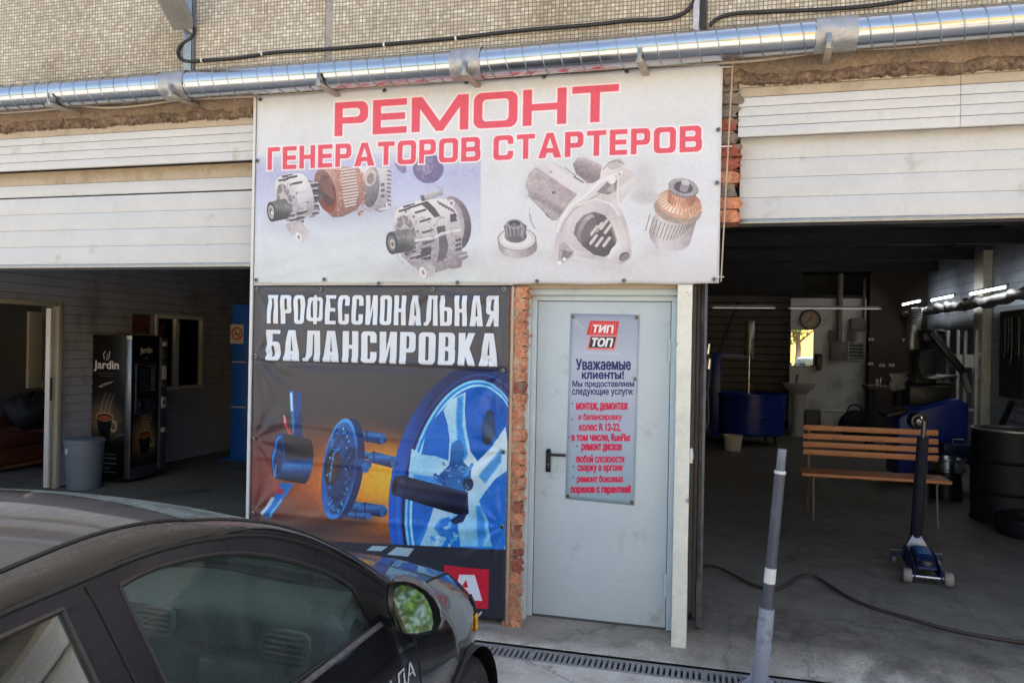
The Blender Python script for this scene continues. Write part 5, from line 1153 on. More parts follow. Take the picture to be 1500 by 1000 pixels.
for k in range(9):
    a = -2.05+k*.032; z0_, z1_ = bh-.16+.008*(k % 3), bh-.10+.004*((k*2) % 3); rr = br_*.955; lb_.bar((rr*math.cos(a),rr*math.sin(a),z0_), (rr*1.003*math.cos(a),rr*1.003*math.sin(a),z1_), .006, .003, (math.cos(a),math.sin(a),0))
lb_.build('label_marks', m_wpaint, bn_)

wn_ = thing('wall_window', 'white framed two-pane window in the siding wall behind the coffee machine', 'window', (LX, (w0+w1)/2, wz0), world=True)
wf_ = MB(); t_ = .05
wf_.box(LX-.05, w0, wz0, LX+.025, w0+t_, wz1); wf_.box(LX-.05, w1-t_, wz0, LX+.025, w1, wz1); wf_.box(LX-.05, w0+t_, wz0, LX+.025, w1-t_, wz0+t_); wf_.box(LX-.05, w0+t_, wz1-t_, LX+.025, w1-t_, wz1)
ym = atx(258,512,LX).y; wf_.box(LX-.05, ym-.04, wz0+t_, LX+.022, ym+.04, wz1-t_); m_frame = pm('window_white', (.88,.87,.84), .45, var=.06); wf_.build('frame', m_frame, wn_, bevel=.004)
m_pane = glass('pane_glass', (.85,.9,.9)); 
MB().box(LX-.022, w0+t_, wz0+t_, LX-.016, ym-.041, wz1-t_).build('pane', m_pane, wn_); MB().box(LX-.022, ym+.041, wz0+t_, LX-.016, w1-t_, wz1-t_).build('pane', m_pane, wn_)
MB().box(LX+.0255, ym-.015, wz1-.09, LX+.035, ym+.005, wz1-.05).build('latch', m_black, wn_)
# small picture or calendar over the machine
cp = atx(205,475,LX); 
cal = thing('wall_poster', 'small dim reddish poster on the siding above the coffee machine', 'poster', (LX+.02, cp.y, cp.z), world=True)
MB().box(LX+.0135, cp.y-.16, cp.z-.12, LX+.018, cp.y+.16, cp.z+.12).build('sheet', pm('dim_poster', (.42,.24,.20), .6, var=.6, vs=12), cal); MB().box(LX+.0135, cp.y-.17, cp.z+.121, LX+.022, cp.y+.17, cp.z+.132).build('top_rail', m_beam, cal)

# open door leaf edge, seen in the doorway
ol = thing('office_door', 'white door edge with black lock standing open in the left doorway', 'door', (LX-.03, dB-.05, 0), world=True)
y_ = dB-.045; od = MB(); od.box(LX-.075, y_-.035, .02, LX-.01, y_, dT-.02); od.build('stile', m_frame, ol, bevel=.004)
MB().box(LX-.009, y_-.026, 1.02, LX+.004, y_-.010, 1.28).build('lock_plate', m_black, ol)
# office window and sofa in the back room
q0, q1 = atx(40,456,-11.39), atx(78,566,-11.39)
ow = thing('office_window', 'white office window frame seen through the left doorway', 'window', (-11.39, (q0.y+q1.y)/2, q1.z), world=True)
f_ = MB(); f_.box(-11.4+.002, q0.y, q1.z, -11.34, q0.y+.28, q0.z); f_.box(-11.398, q0.y+.281, q1.z, -11.34, q1.y+.6, q1.z+.1); f_.box(-11.398, q0.y+.281, q0.z-.1, -11.34, q1.y+.6, q0.z); f_.build('frame', m_frame, ow, bevel=.006)
MB().box(-11.38, q0.y+.281, q1.z+.101, -11.37, q1.y+.6, q0.z-.101).build('pane', pm('dim_pane', (.16,.17,.18), .2), ow)
sp_ = atx(40,660,-9.0)
so = thing('sofa', 'reddish brown sofa in the dim room behind the left doorway', 'sofa', (-9.2, sp_.y, 0), world=True)
m_sofa = pm('sofa_brown', (.42,.22,.16), .6, var=.2, vs=5); sy0, sy1 = sp_.y-1.0, sp_.y+1.1
MB().box(-9.6, sy0, .08, -8.75, sy1, .30).build('base', m_sofa, so, bevel=.03)
for k in range(2): MB().box(-9.55, sy0+.03+k*(sy1-sy0)/2, .302, -8.72, sy0+(k+1)*(sy1-sy0)/2-.03, .46).build('seat_cushion', m_sofa, so, bevel=.04)
MB().box(-9.85, sy0, .08, -9.601, sy1, .62).build('backrest', m_sofa, so, bevel=.05); MB().box(-9.0, sy0, .04, -8.7, sy1, .075).build('skirt', pm('sofa_trim', (.55,.36,.24), .6), so)
sb = atx(55,628,-9.1)
bg = thing('bag', 'dark patterned bag lying on the brown sofa', 'bag', (-9.1, sb.y, .46), world=True)
bm_ = MB(); 
def blob(u, v):
    r_ = 1+.10*math.sin(3*u+2*v)+.07*math.sin(7*u-3*v); return (-9.15+.30*r_*math.sin(v)*math.cos(u), sb.y+.42*r_*math.sin(v)*math.sin(u), .70+.24*r_*math.cos(v))
bm_.grid(blob, np.linspace(0,2*math.pi,25), np.linspace(0.02,math.pi-.02,15)); bm_.build('body', pm('bag_print', (.16,.15,.16), .7, var=1.0, vs=9), bg, smooth=180)
MB().tube([(-9.0,sb.y-.2,.85),(-8.95,sb.y-.1,1.0),(-8.95,sb.y+.1,1.0),(-9.0,sb.y+.2,.85)], .014, 6, smooth=2).build('handle', m_black, bg)

# lift post
lp = atz(350,674,0); m_blue = pm('blue_machine_paint', (.13,.38,.74), .4, var=.12, vs=5, fine=.05, dirt=(.12,.16,.24), dscale=6, dlo=.55, dhi=.75)
lw = .155; lz = aty(350,446,lp.y).z
lf2 = thing('lift_post', 'tall blue car lift post with a no smoking sign in the left bay', 'lift', lp, world=True)
ps = MB(); ps.box(lp.x-lw, lp.y, .02, lp.x+lw*.75, lp.y+.02, lz); ps.box(lp.x-lw, lp.y+.021, .02, lp.x-lw+.02, lp.y+.3, lz); ps.box(lp.x+lw*.75-.02, lp.y+.021, .02, lp.x+lw*.75, lp.y+.3, lz); ps.build('column', m_blue, lf2, bevel=.004)
MB().box(lp.x-.3, lp.y-.05, 0, lp.x+.3, lp.y+.45, .0195).build('base_plate', m_blue, lf2, bevel=.003)
for z in (aty(350,530,lp.y).z, aty(350,596,lp.y).z): MB().box(lp.x-lw*.9, lp.y-.002, z-.008, lp.x+lw*.6, lp.y-.0005, z+.008).build('mark', m_wpaint, lf2)
MB().cyl((lp.x+.2,lp.y+.2,1.55),(lp.x+.2,lp.y+.2,1.95),.11,n=20).build('motor', pm('deep_blue', (.08,.16,.38), .4), lf2, bevel=.01)
qq = aty(347,489,lp.y-.004); quad('no_smoking_sign', lf2, print_mat('no_smoking', art_nosmoke(), .5), (qq.x-.11,lp.y-.004,qq.z-.14), (qq.x+.11,lp.y-.004,qq.z-.14), (qq.x+.11,lp.y-.004,qq.z+.14), (qq.x-.11,lp.y-.004,qq.z+.14))
tb_ = aty(372,640,3.6); 
wbx = thing('work_table', 'grey plank work table half hidden behind the black banner', 'table', (tb_.x+.4, 3.9, 0), world=True)
for k in range(5): MB().box(tb_.x-.02, 3.6+k*.16, tb_.z-.0, tb_.x+1.2, 3.6+k*.16+.15, tb_.z+.05).build('plank', pm('grey_planks', (.42,.41,.39), .8, var=.2, vs=8), wbx, bevel=.004)
for x in (tb_.x+.05, tb_.x+1.1):
    for y in (3.63, 4.33): MB().box(x, y, 0, x+.06, y+.06, tb_.z-.001).build('leg', m_beam, wbx)

# ================================================================ things in the right bay
# slatted bench
m_slat = pm('varnished_pine', (.82,.55,.36), .4, var=.18, vs=5, fine=.12, bump=.12, bs=30, aniso=(1,12,12))
bY = 4.12; bx0, bx1 = aty(1176,640,bY).x, aty(1374,650,bY).x
bc = thing('slatted_bench', 'varnished wooden slatted bench on thin metal legs in the right bay', 'bench', ((bx0+bx1)/2, bY-.2, 0), world=True)
for k, py in enumerate((629,641.5,653.5,665)):
    z = aty(1270, py+.5, bY).z; MB().box(bx0, bY-.012+k*-.006, z-.030, bx1, bY+.014+k*-.006, z+.030).build('back_slat', m_slat, bc, bevel=.006)
sz = aty(1270,697,bY-.3).z
for k in range(4): MB().box(bx0-.05, bY-.44+k*.10, sz-.016, bx1+.02, bY-.44+k*.10+.088, sz+.016).build('seat_slat', m_slat, bc, bevel=.006)
m_leg = pm('dark_bench_legs', (.34,.33,.32), .5, .5)
for x in (bx0+.07, bx1-.10):
    l = MB(); l.bar((x,bY+.03,sz-.2), (x,bY+.045,aty(1270,627,bY).z), .025, .012, (0,1,0)); l.build('back_support', m_leg, bc)
    l = MB(); l.bar((x,bY-.42,.0), (x,bY-.36,sz-.017), .018, .016, (0,1,0)); l.build('leg', m_leg, bc)
    l = MB(); l.bar((x,bY+.06,.0), (x,bY+.0,sz-.017), .018, .016, (0,1,0)); l.build('leg', m_leg, bc)
    l = MB(); l.bar((x,bY-.40,sz-.03), (x,bY+.04,sz-.03), .028, .02); l.build('seat_rail', m_leg, bc)
# trolley jack
ja, jb_ = atz(1343,853,0), atz(1390,860,0); fwd = Vector((-.09,-1,0)).normalized(); ang = math.atan2(fwd.y, fwd.x)
jc = (ja+jb_)/2+Vector((-.035,.0,0)); JS = 1.22
jk = thing('floor_jack', 'small blue trolley jack with upright padded handle on the workshop floor', 'jack', (jc.x, jc.y, 0), ang); jk.scale = (JS,)*3
m_jb = pm('jack_blue', (.07,.15,.33), .4, var=.2, vs=9, fine=.1); m_jt = pm('jack_teal', (.10,.40,.55), .4, var=.3, vs=20); m_caster = pm('caster_grey', (.55,.51,.48), .6)
for s in (-1, 1):
    MB().prism([(-.50,.03),(-.50,.10),(-.40,.15),(-.20,.14),(.0,.09),(.03,.06),(.03,.03)], lambda a, b, c, s=s: (a, s*.075+(c-.004), b), .008).build('side_plate', m_jb, jk, bevel=.002)
    w = MB(); w.lathe([(.012,-.024),(.040,-.024),(.045,-.016),(.045,.016),(.040,.024),(.012,.024)], (.0, s*.115, .046), (0,1,0), 20); wo = w.build('front_wheel', m_caster, jk); MB().cyl((0,s*.08,.046),(0,s*.143,.046),.010,n=12).build('axle', m_steel, wo)
    w = MB(); w.lathe([(.006,-.012),(.024,-.012),(.026,0),(.024,.012),(.006,.012)], (-.46, s*.135, .027), (0,1,0), 16); wo = w.build('rear_caster', m_caster, jk); MB().box(-.49, s*.135-.018, .0, -.43, s*.135+.018, .001) ; b0_ = MB(); b0_.box(-.485, min(s*.08,s*.155), .058, -.435, max(s*.08,s*.155), .066); b0_.box(-.47,s*.135-.020,.03,-.45,s*.135-.014,.058); b0_.box(-.47,s*.135+.014,.03,-.45,s*.135+.020,.058); b0_.build('caster_fork', m_jb, wo)
MB().cyl((-.46,-.16,.09),(-.46,.16,.09),.009,n=12).build('rear_axle', m_steel, jk)
MB().cyl((.0,-.09,.046),(.0,.09,.046),.014,n=14).build('front_bar', m_chrome, jk)
MB().prism([(-.34,.13),(-.30,.165),(-.14,.155),(-.02,.10),(-.02,.085),(-.3,.11)], lambda a, b, c: (a, c-.055, b), .11).build('lift_arm', m_jb, jk, bevel=.006)
MB().prism([(-.30,.167),(-.29,.172),(-.15,.161),(-.15,.155)], lambda a, b, c: (a, c-.04, b), .08).build('arm_plate', m_jt, jk, bevel=.002)
MB().lathe([(.0001,.03),(.02,.03),(.022,.024),(.042,.03),(.046,.036),(.046,.012),(.03,0),(.0001,0)], (-.06,0,.10), (0,0,1), 20).build('saddle', m_steel, jk)
MB().cyl((-.42,0,.10),(-.2,0,.09),.04,n=18).build('hydraulic_cylinder', m_jt, jk, bevel=.006)
MB().prism([(-.07,.0),(.07,.0),(.022,.085),(-.022,.085)], lambda a, b, c: (-.44+c-.03+b*-.25, a, .13+b), .05).build('handle_socket', m_alu, jk, bevel=.004)
base = Vector((-.47,0,.19)); tipw = aty(1352,640,jc.y+.5); inv = Matrix.Rotation(-ang, 4, 'Z')@Matrix.Translation((-jc.x,-jc.y,0)); tl = inv@tipw; tl = Vector((tl.x, tl.y, tl.z))/JS
ext = base+(tl-base)*1.16
MB().cyl(base, tl, .038, .036, 18).build('handle_sleeve', pm('navy_foam', (.09,.10,.15), .8, var=.2, vs=9), jk, bevel=.006); MB().cyl(base, ext, .015, n=12).build('handle_tube', m_steel, jk)

# tyre leak-test bath
TY = 9.4; xa, xb = aty(1042,600,TY).x, aty(1155,600,TY).x; zt, zb = aty(1100,578,TY).z, aty(1100,640,TY).z; m_navy = pm('navy_tank_paint', (.09,.20,.60), .35, var=.15, vs=4, fine=.05, dirt=(.08,.10,.16), dscale=5, dlo=.58, dhi=.75)
tk = thing('tyre_test_bath', 'round blue tyre leak-test bath at the back of the right bay', 'tank', ((xa+xb)/2, TY+.4, 0), world=True)
cx, rx = (xa+xb)/2+.06, (xb-xa)/2-.06; prof = [(.0001,zb),(rx*.92,zb),(rx*.98,zb+.04),(rx,zt-.05),(rx+.02,zt-.04),(rx+.02,zt),(rx-.01,zt),(rx-.03,zb+.05)]
MB().lathe(prof, (cx, TY+rx, 0), n=40).build('drum', m_navy, tk); MB().lathe([(.0001,zt-.09),(rx-.03,zt-.09)], (cx,TY+rx,0), n=40).build('water', pm('dark_water', (.05,.06,.07), .1), tk)
MB().box(xa, TY+.5, .1, xa+.16, TY+1.3, aty(1045,516,TY+.5).z).build('back_plate', m_navy, tk, bevel=.01)
for x, y in ((cx-.4,TY+.35),(cx+.4,TY+.35),(cx-.3,TY+1.1),(cx+.3,TY+1.1)): MB().cyl((x,y,0),(x,y,zb),.03,n=10).build('leg', m_beam, tk)
tx = aty(1098,500,TY+.3).x; MB().cyl((tx,TY+.3,aty(1098,521,TY+.3).z),(tx,TY+.3,aty(1098,470,TY+.3).z),.085,n=20).build('air_cylinder', pm('cylinder_alu', (.66,.66,.64), .35, .6), tk, bevel=.006)
MB().cyl((tx,TY+.3,zt-.05),(tx,TY+.3,aty(1098,521,TY+.3).z),.018,n=10).build('rod', m_chrome, tk)
z_ = aty(1080,521,TY+.6).z; MB().box(xa+.161, TY+.55, z_-.04, tx+.1, TY+.62, z_+.04).build('cross_arm', m_navy, tk); MB().bar((xa+.1,TY+.9,z_), (tx-.2,TY+.9,z_+1.0), .06, .06).build('brace', m_beam, tk); MB().box(tx-.05,TY+.4,z_+.0,tx+.05,TY+.65,z_+.1).build('mount', m_beam, tk)
MB().box(cx-.12, TY-.012, (zt+zb)/2-.02, cx+.2, TY-.002, (zt+zb)/2+.0).build('trim_strip', m_blue, tk)
bk_p = atz(1073,659,0); bu = thing('white_bucket', 'small white bucket standing under the blue leak-test bath', 'bucket', bk_p, world=False)
MB().lathe([(.0001,0),(.13,0),(.16,.24),(.17,.24),(.17,.26),(.15,.26),(.12,.02),(.0001,.02)], n=24).build('pail', m_wpaint, bu); MB().tube([(.165*math.cos(a),.165*math.sin(a)*.2,.24-.10*math.sin(a)) for a in np.linspace(0,math.pi,12)], .005, 6).build('handle', m_steel, bu)

# wash basin, mirror, clock, soap, boxes on the white wall
m_cer = pm('white_ceramic', (.78,.77,.74), .15, var=.04)
s0, s1 = aty(1147,565,BY-.45).x, aty(1196,565,BY-.45).x; szr = aty(1170,562,BY-.45).z; scx = (s0+s1)/2; sr = (s1-s0)/2
sk = thing('wash_basin', 'white pedestal wash basin under the mirror at the back wall', 'sink', (scx, BY-.3, 0), world=True)
bs_ = MB(); pr_ = [(.05,-.26),(.5,-.20),(.9,-.08),(1.0,0),(.93,.0),(.80,-.07),(.45,-.14),(.05,-.15)]
bs_.add([(scx+r_*sr*math.cos(t), BY-.28+r_*.26*math.sin(t), szr+z) for (r_, z) in pr_ for t in np.linspace(0,2*math.pi,28,endpoint=False)], [(j*28+i, j*28+(i+1)%28, (j+1)*28+(i+1)%28, (j+1)*28+i) for j in range(len(pr_)-1) for i in range(28)]); bs_.build('basin', m_cer, sk)
MB().lathe([(.17,0),(.15,.06),(.12,.3),(.13,szr-.3),(.16,szr-.18)], (scx,BY-.25,0), n=24).build('pedestal', m_cer, sk)
MB().tube([(scx-.02,BY-.1,szr),(scx-.02,BY-.1,szr+.14),(scx-.02,BY-.2,szr+.17),(scx-.02,BY-.25,szr+.14)], .022, 8, smooth=1).build('tap', m_chrome, sk)
m0, m1 = aty(1157.5,481,BY-.03), aty(1192,538,BY-.03)
mi = thing('wall_mirror', 'rectangular wall mirror above the wash basin reflecting the sunlit yard', 'mirror', (m0.x, BY, m1.z), world=True)
mm = bpy.data.materials.new('mirror_glass'); mm.use_nodes = True; mb_ = mm.node_tree.nodes['Principled BSDF']; mb_.inputs['Base Color'].default_value = (.82,.84,.83,1); mb_.inputs['Metallic'].default_value = 1; mb_.inputs['Roughness'].default_value = .01
MB().box(m0.x+.02, BY-.03, m1.z+.02, m1.x-.02, BY-.012, m0.z-.02).build('glass', mm, mi); MB().box(m0.x, BY-.010, m1.z, m1.x, BY-.002, m0.z).build('frame', m_steel, mi)
ck = aty(1187,468,BY-.05); cr_ = .205
ct = thing('wall_clock', 'round dark rimmed wall clock above the mirror', 'clock', (ck.x, BY-.05, ck.z), world=True)
MB().lathe([(cr_*.86,.0),(cr_*.88,.03),(cr_*.96,.035),(cr_,.02),(cr_,-.02)], (ck.x,BY-.03,ck.z), (0,-1,0), 36).build('rim', m_black, ct)
fa = MB(); NN = 32; fa.add([(ck.x+cr_*.87*math.cos(2*math.pi*i/NN), BY-.034, ck.z+cr_*.87*math.sin(2*math.pi*i/NN)) for i in range(NN)], [tuple(range(NN))]); fa.build('face', print_mat('clock_face', art_clock(), .5), ct, smooth=0, uv=[(.5+.5*math.cos(2*math.pi*i/NN), .5+.5*math.sin(2*math.pi*i/NN)) for i in range(NN)], fix=False)
hn = MB(); hn.bar((ck.x-.02,BY-.04,ck.z-.03), (ck.x+.05,BY-.04,ck.z+.09), .014, .003, (0,1,0)); hn.bar((ck.x+.02,BY-.043,ck.z+.02), (ck.x-.10,BY-.043,ck.z-.08), .010, .003, (0,1,0)); hn.build('hands', m_black, ct)
sp2 = aty(1199,528,BY-.05); sd2 = thing('soap_dispenser', 'dark soap dispenser on the wall right of the mirror', 'dispenser', sp2, world=True)
MB().box(sp2.x-.07, BY-.1, sp2.z-.12, sp2.x+.07, BY-.002, sp2.z+.14).build('holder', m_beam, sd2, bevel=.02); MB().cyl((sp2.x,BY-.11,sp2.z-.2),(sp2.x,BY-.11,sp2.z+.06),.05,n=14).build('bottle', pm('soap', (.5,.45,.34), .3), sd2, bevel=.01)
eb = thing('fuse_box', 'grey fuse box with pipes on the white back wall', 'box', aty(1228,515,BY), world=True)
m_ebox = pm('taupe_box', (.50,.47,.43), .5); e_ = MB(); ex = pbox(e_, 1217,500,1240,527,BY-.16,.155); e_.build('case', m_ebox, eb, bevel=.01)
pt = aty(1230,452,BY-.08); MB().cyl((pt.x,BY-.07,ex[3]),(pt.x,BY-.07,wzt+.5),.06,n=14).build('pipe', m_ebox, eb); 
for dx_ in (-.16,-.08,.2,.3): MB().cyl((pt.x+dx_,BY-.06,ex[3]),(pt.x+dx_,BY-.06,ex[3]+.22),.035,n=10).build('pipe', m_ebox, eb)
lv_ = thing('vent_grille', 'white louvred vent grille on the back wall beside the fuse box', 'vent', aty(1253,515,BY), world=True)
e_ = MB(); ex2 = pbox(e_, 1243,502,1264,526,BY-.05,.048); e_.build('back', m_dark, lv_)
for k in range(5): z = ex2[2]+(k+.5)*(ex2[3]-ex2[2])/5; m_ = MB(); m_.obox(((ex2[0]+ex2[1])/2, BY-.07, z), (ex2[1]-ex2[0], .06, .012), Matrix.Rotation(R(-28), 3, 'X')); m_.build('slat', m_wpaint, lv_)
ff = MB(); ff.box(ex2[0]-.02,BY-.09,ex2[2]-.02,ex2[0],BY-.004,ex2[3]+.02); ff.box(ex2[1],BY-.09,ex2[2]-.02,ex2[1]+.02,BY-.004,ex2[3]+.02); ff.box(ex2[0],BY-.09,ex2[3],ex2[1],BY-.004,ex2[3]+.02); ff.box(ex2[0],BY-.09,ex2[2]-.02,ex2[1],BY-.004,ex2[2]); ff.build('frame', m_wpaint, lv_, bevel=.003)
gj = aty(1256,475,BY); gm = thing('gas_meter', 'grey rounded meter with pipes near the top of the white back wall', 'meter', (gj.x, BY-.1, gj.z), world=True)
MB().box(gj.x-.16, BY-.16, gj.z-.14, gj.x+.16, BY-.01, gj.z+.12).build('case', m_ebox, gm, bevel=.05); MB().cyl((gj.x+.1,BY-.08,gj.z+.12),(gj.x+.1,BY-.08,wzt+.4),.03,n=10).build('pipe', m_ebox, gm); MB().cyl((gj.x-.1,BY-.08,gj.z-.14),(gj.x-.1,BY-.08,gj.z-.4),.03,n=10).build('pipe', m_ebox, gm)
# low cabinet and dark boxes at the foot of the white wall
for nm, lab, px0, py0, px1, py1, Y, dpt, mt in (('low_cabinet','white low cabinet at the foot of the back wall',1202,602,1242,632,BY-.4,.35,m_offw), ('grey_crate','grey crate left of the low white cabinet by the basin',1180,602,1201,632,BY-.35,.3,m_wallc)):
    t = thing(nm, lab, 'cabinet' if 'cab' in nm else 'crate', aty((px0+px1)/2,py1,Y), world=True); e_ = MB(); ex3 = pbox(e_, px0,py0,px1,py1,Y,dpt); e_.build('body', mt, t, bevel=.008)
    e_ = MB(); e_.box(ex3[0]-.01, Y-.012, ex3[3]-.02, ex3[1]+.01, Y+dpt, ex3[3]+.012); e_.build('top', mt, t, bevel=.004)
    e_ = MB(); e_.box((ex3[0]+ex3[1])/2-.003, Y-.004, ex3[2]+.02, (ex3[0]+ex3[1])/2+.003, Y-.001, ex3[3]-.03); e_.build('door_gap', m_dark, t)
pb_ = aty(1252,618,BY-.5); tb2 = thing('tool_bag', 'dark tool bag on the floor by the white back wall', 'bag', (pb_.x, BY-.5, 0), world=True)
bm_ = MB(); bm_.grid(lambda u, v: (pb_.x+.30*(1+.1*math.sin(4*u))*math.sin(v)*math.cos(u), BY-.5+.2*math.sin(v)*math.sin(u), .28+.28*(1+.08*math.sin(5*u))*math.cos(v)), np.linspace(0,2*math.pi,21), np.linspace(.02,math.pi-.02,11)); bm_.build('body', pm('bag_navy', (.10,.11,.15), .8, var=.5, vs=9), tb2, smooth=180)
MB().tube([(pb_.x-.15,BY-.5,.5),(pb_.x-.1,BY-.5,.68),(pb_.x+.1,BY-.5,.68),(pb_.x+.15,BY-.5,.5)], .015, 6, smooth=2).build('handle', m_black, tb2)

# lamps
def lamp_tube(label, a, b, emit, grp):
    t = thing('lamp_tube', label, 'lamp', a.lerp(b,.5), world=True, group=grp); d = (b-a).normalized()
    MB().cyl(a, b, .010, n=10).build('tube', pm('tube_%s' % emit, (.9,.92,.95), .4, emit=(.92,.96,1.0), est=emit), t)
    MB().bar(a+Vector((0,0,.03)), b+Vector((0,0,.03)), .05, .022).build('holder', m_steel, t); MB().cyl(a-d*.03, a, .018, n=10).build('cap', m_wpaint, t); MB().cyl(b, b+d*.03, .018, n=10).build('cap', m_wpaint, t)
LXX = 3.55; segs = [(1292,451,1311,448),(1323,446,1349,441),(1365,440,1398,433),(1422,431,1475,420)]
for i, (a, b, c_, d) in enumerate(segs):
    p, q = atx(a, b, LXX), atx(c_, d, LXX); zz_ = (p.z+q.z)/2
    print('tube', p, q)
    lamp_tube(['farthest','second farthest','second nearest','nearest'][i]+' lit white tube lamp along the foil duct in the right bay', Vector((LXX,p.y,zz_)), Vector((LXX,q.y,zz_)), 11.0, 'tube lamps in a row')
zl = aty(1090,451,8.6).z
for (a, c_, lab) in ((1046,1134,'faintly glowing tube lamp hanging over the blue leak-test bath'), (1157,1288,'faintly glowing tube lamp hanging before the white back wall')):
    p, q = aty(a,451,8.6), aty(c_,453,8.6); lamp_tube(lab, Vector((p.x,8.6,zl)), Vector((q.x,8.6,zl)), .06, 'faintly glowing tube lamps at the back')  # slight glow added to tubes that are taken as switched off
# foil duct under the tube lamps with a hanging flexible hose
fd_ = thing('foil_duct', 'lumpy foil-wrapped duct under the tube lamps along the right wall', 'duct', (LXX, 4, 2.2), world=True)
p, q = atx(1293,462,LXX+.1), atx(1500,424,LXX+.1); zz_ = (p.z+q.z)/2; pts = []; y = p.y; k = 0
while y > -.0+1.2: pts.append((LXX+.12+random.uniform(-.02,.02), y, zz_-.05+random.uniform(-.03,.03))); y -= .14
MB().tube(pts, [.07+random.uniform(-.014,.02) for _ in pts], 14).build('pipe', pm('dusty_foil', (.52,.51,.50), .6, .3, var=.25, vs=9, bump=.7, bs=20), fd_, smooth=60)
hY = 7.7; hs2 = thing('flexible_hose', 'silver flexible exhaust hose hanging from the foil duct', 'hose', aty(1340,500,hY), world=True)
pts = [aty(px,py,hY) for px, py in ((1340,452),(1341,466),(1338,480),(1335,500),(1336,518),(1341,532),(1343,545),(1341,556))]; pts2 = [Vector(v) for v in pts]
for _ in range(3): pts2 = chaikin(pts2)
MB().tube(pts2, [.085+.012*(i % 2) for i in range(len(pts2))], 14).build('hose', pm('flex_aluminium', (.75,.75,.75), .42, .8), hs2, smooth=60)

# wheel balancer (blue) and tyre changer
wY = 6.3; wbal = thing('wheel_balancer', 'blue wheel balancing machine with chrome spindle behind the bench', 'machine', aty(1360,690,wY), world=True)
e_ = MB(); l0, r0 = aty(1312,650,wY).x, aty(1405,650,wY).x
A1 = [(1316,612),(1330,604),(1372,594),(1404,584),(1420,592),(1418,640),(1410,700),(1316,700)]
P1 = [aty(px,py,wY) for px, py in A1]; e_.prism([(v.x, v.z) for v in P1], lambda a, b, c: (a, wY+c, max(.02,b)), .75); e_.build('cabinet', m_navy, wbal, bevel=.02)
sp3 = aty(1346,617,wY-.12); MB().cyl((sp3.x,wY-.0,sp3.z),(sp3.x,wY-.16,sp3.z),.12,.10,24).build('flange', m_steel, wbal, bevel=.006); MB().cyl((sp3.x,wY-.16,sp3.z),(sp3.x,wY-.20,sp3.z),.075,.05,20).build('cone', m_chrome, wbal); MB().cyl((sp3.x,wY-.2,sp3.z),(sp3.x,wY-.42,sp3.z),.02,n=14).build('spindle', m_chrome, wbal)
tp = [aty(px,py,wY) for px, py in ((1300,607),(1332,600),(1332,606),(1300,613))]; e_ = MB(); e_.prism([(v.x,v.z) for v in tp], lambda a, b, c: (a, wY+.05+c, b), .6); e_.build('weight_tray', m_black, wbal, bevel=.006)
e_ = MB(); pbox(e_, 1332,565,1392,594,wY+.3,.12); e_.build('display_head', m_black, wbal, bevel=.02); e_ = MB(); e_.cyl(aty(1365,594,wY+.36), aty(1365,606,wY+.36), .05, n=12); e_.build('neck', m_black, wbal)
cY = 7.3; tc_ = thing('tyre_changer', 'dark tyre changing machine with slanted arm near the right wall', 'machine', aty(1365,640,cY), world=True)
for (nm, q, dpt, mt) in (('column',(1340,512,1372,610),.4,m_black), ('body',(1336,560,1400,640),.6,m_beam), ('head',(1352,482,1384,500),.3,m_black), ('control_box',(1372,486,1378,494),.2,m_steel)):
    e_ = MB(); pbox(e_, *q, cY, dpt); e_.build(nm, mt, tc_, bevel=.02)
e_ = MB(); e_.bar(aty(1364,486,cY-.1), aty(1412,546,cY-.1), .09, .09); e_.build('arm', m_black, tc_, bevel=.01); e_ = MB(); e_.bar(aty(1410,544,cY-.1), aty(1420,575,cY-.1), .06, .06); e_.build('tool', m_steel, tc_)
tt = aty(1370,552,cY-.3); MB().lathe([(.0001,.03),(.30,.03),(.32,.01),(.32,-.02),(.0001,-.02)], (tt.x,cY-.1,tt.z), n=28).build('turntable', m_steel, tc_)
MB().tube([aty(1384,486,cY),aty(1376,484,cY),aty(1350,484,cY),aty(1348,492,cY)], .03, 8, smooth=1).build('handle', m_black, tc_)
MB().tube([aty(1352,505,cY-.05),aty(1342,530,cY-.05),aty(1350,556,cY-.05)], .02, 8, smooth=2).build('air_line', m_rubber, tc_)
gp = aty(1316,558,7.6); rg = thing('white_rag', 'white rag hanging from the machine left of the flexible hose', 'rag', gp, world=True)
bm_ = MB(); bm_.grid(lambda u, v: (gp.x+(u-.5)*.26*(1-.3*v)+.03*math.sin(v*7), 7.6+.04*math.sin(u*9+v*4), gp.z+.10-v*.26+.05*u), np.linspace(0,1,9), np.linspace(0,1,9)); bm_.build('cloth', m_wpaint, rg, smooth=180, solid=.004)
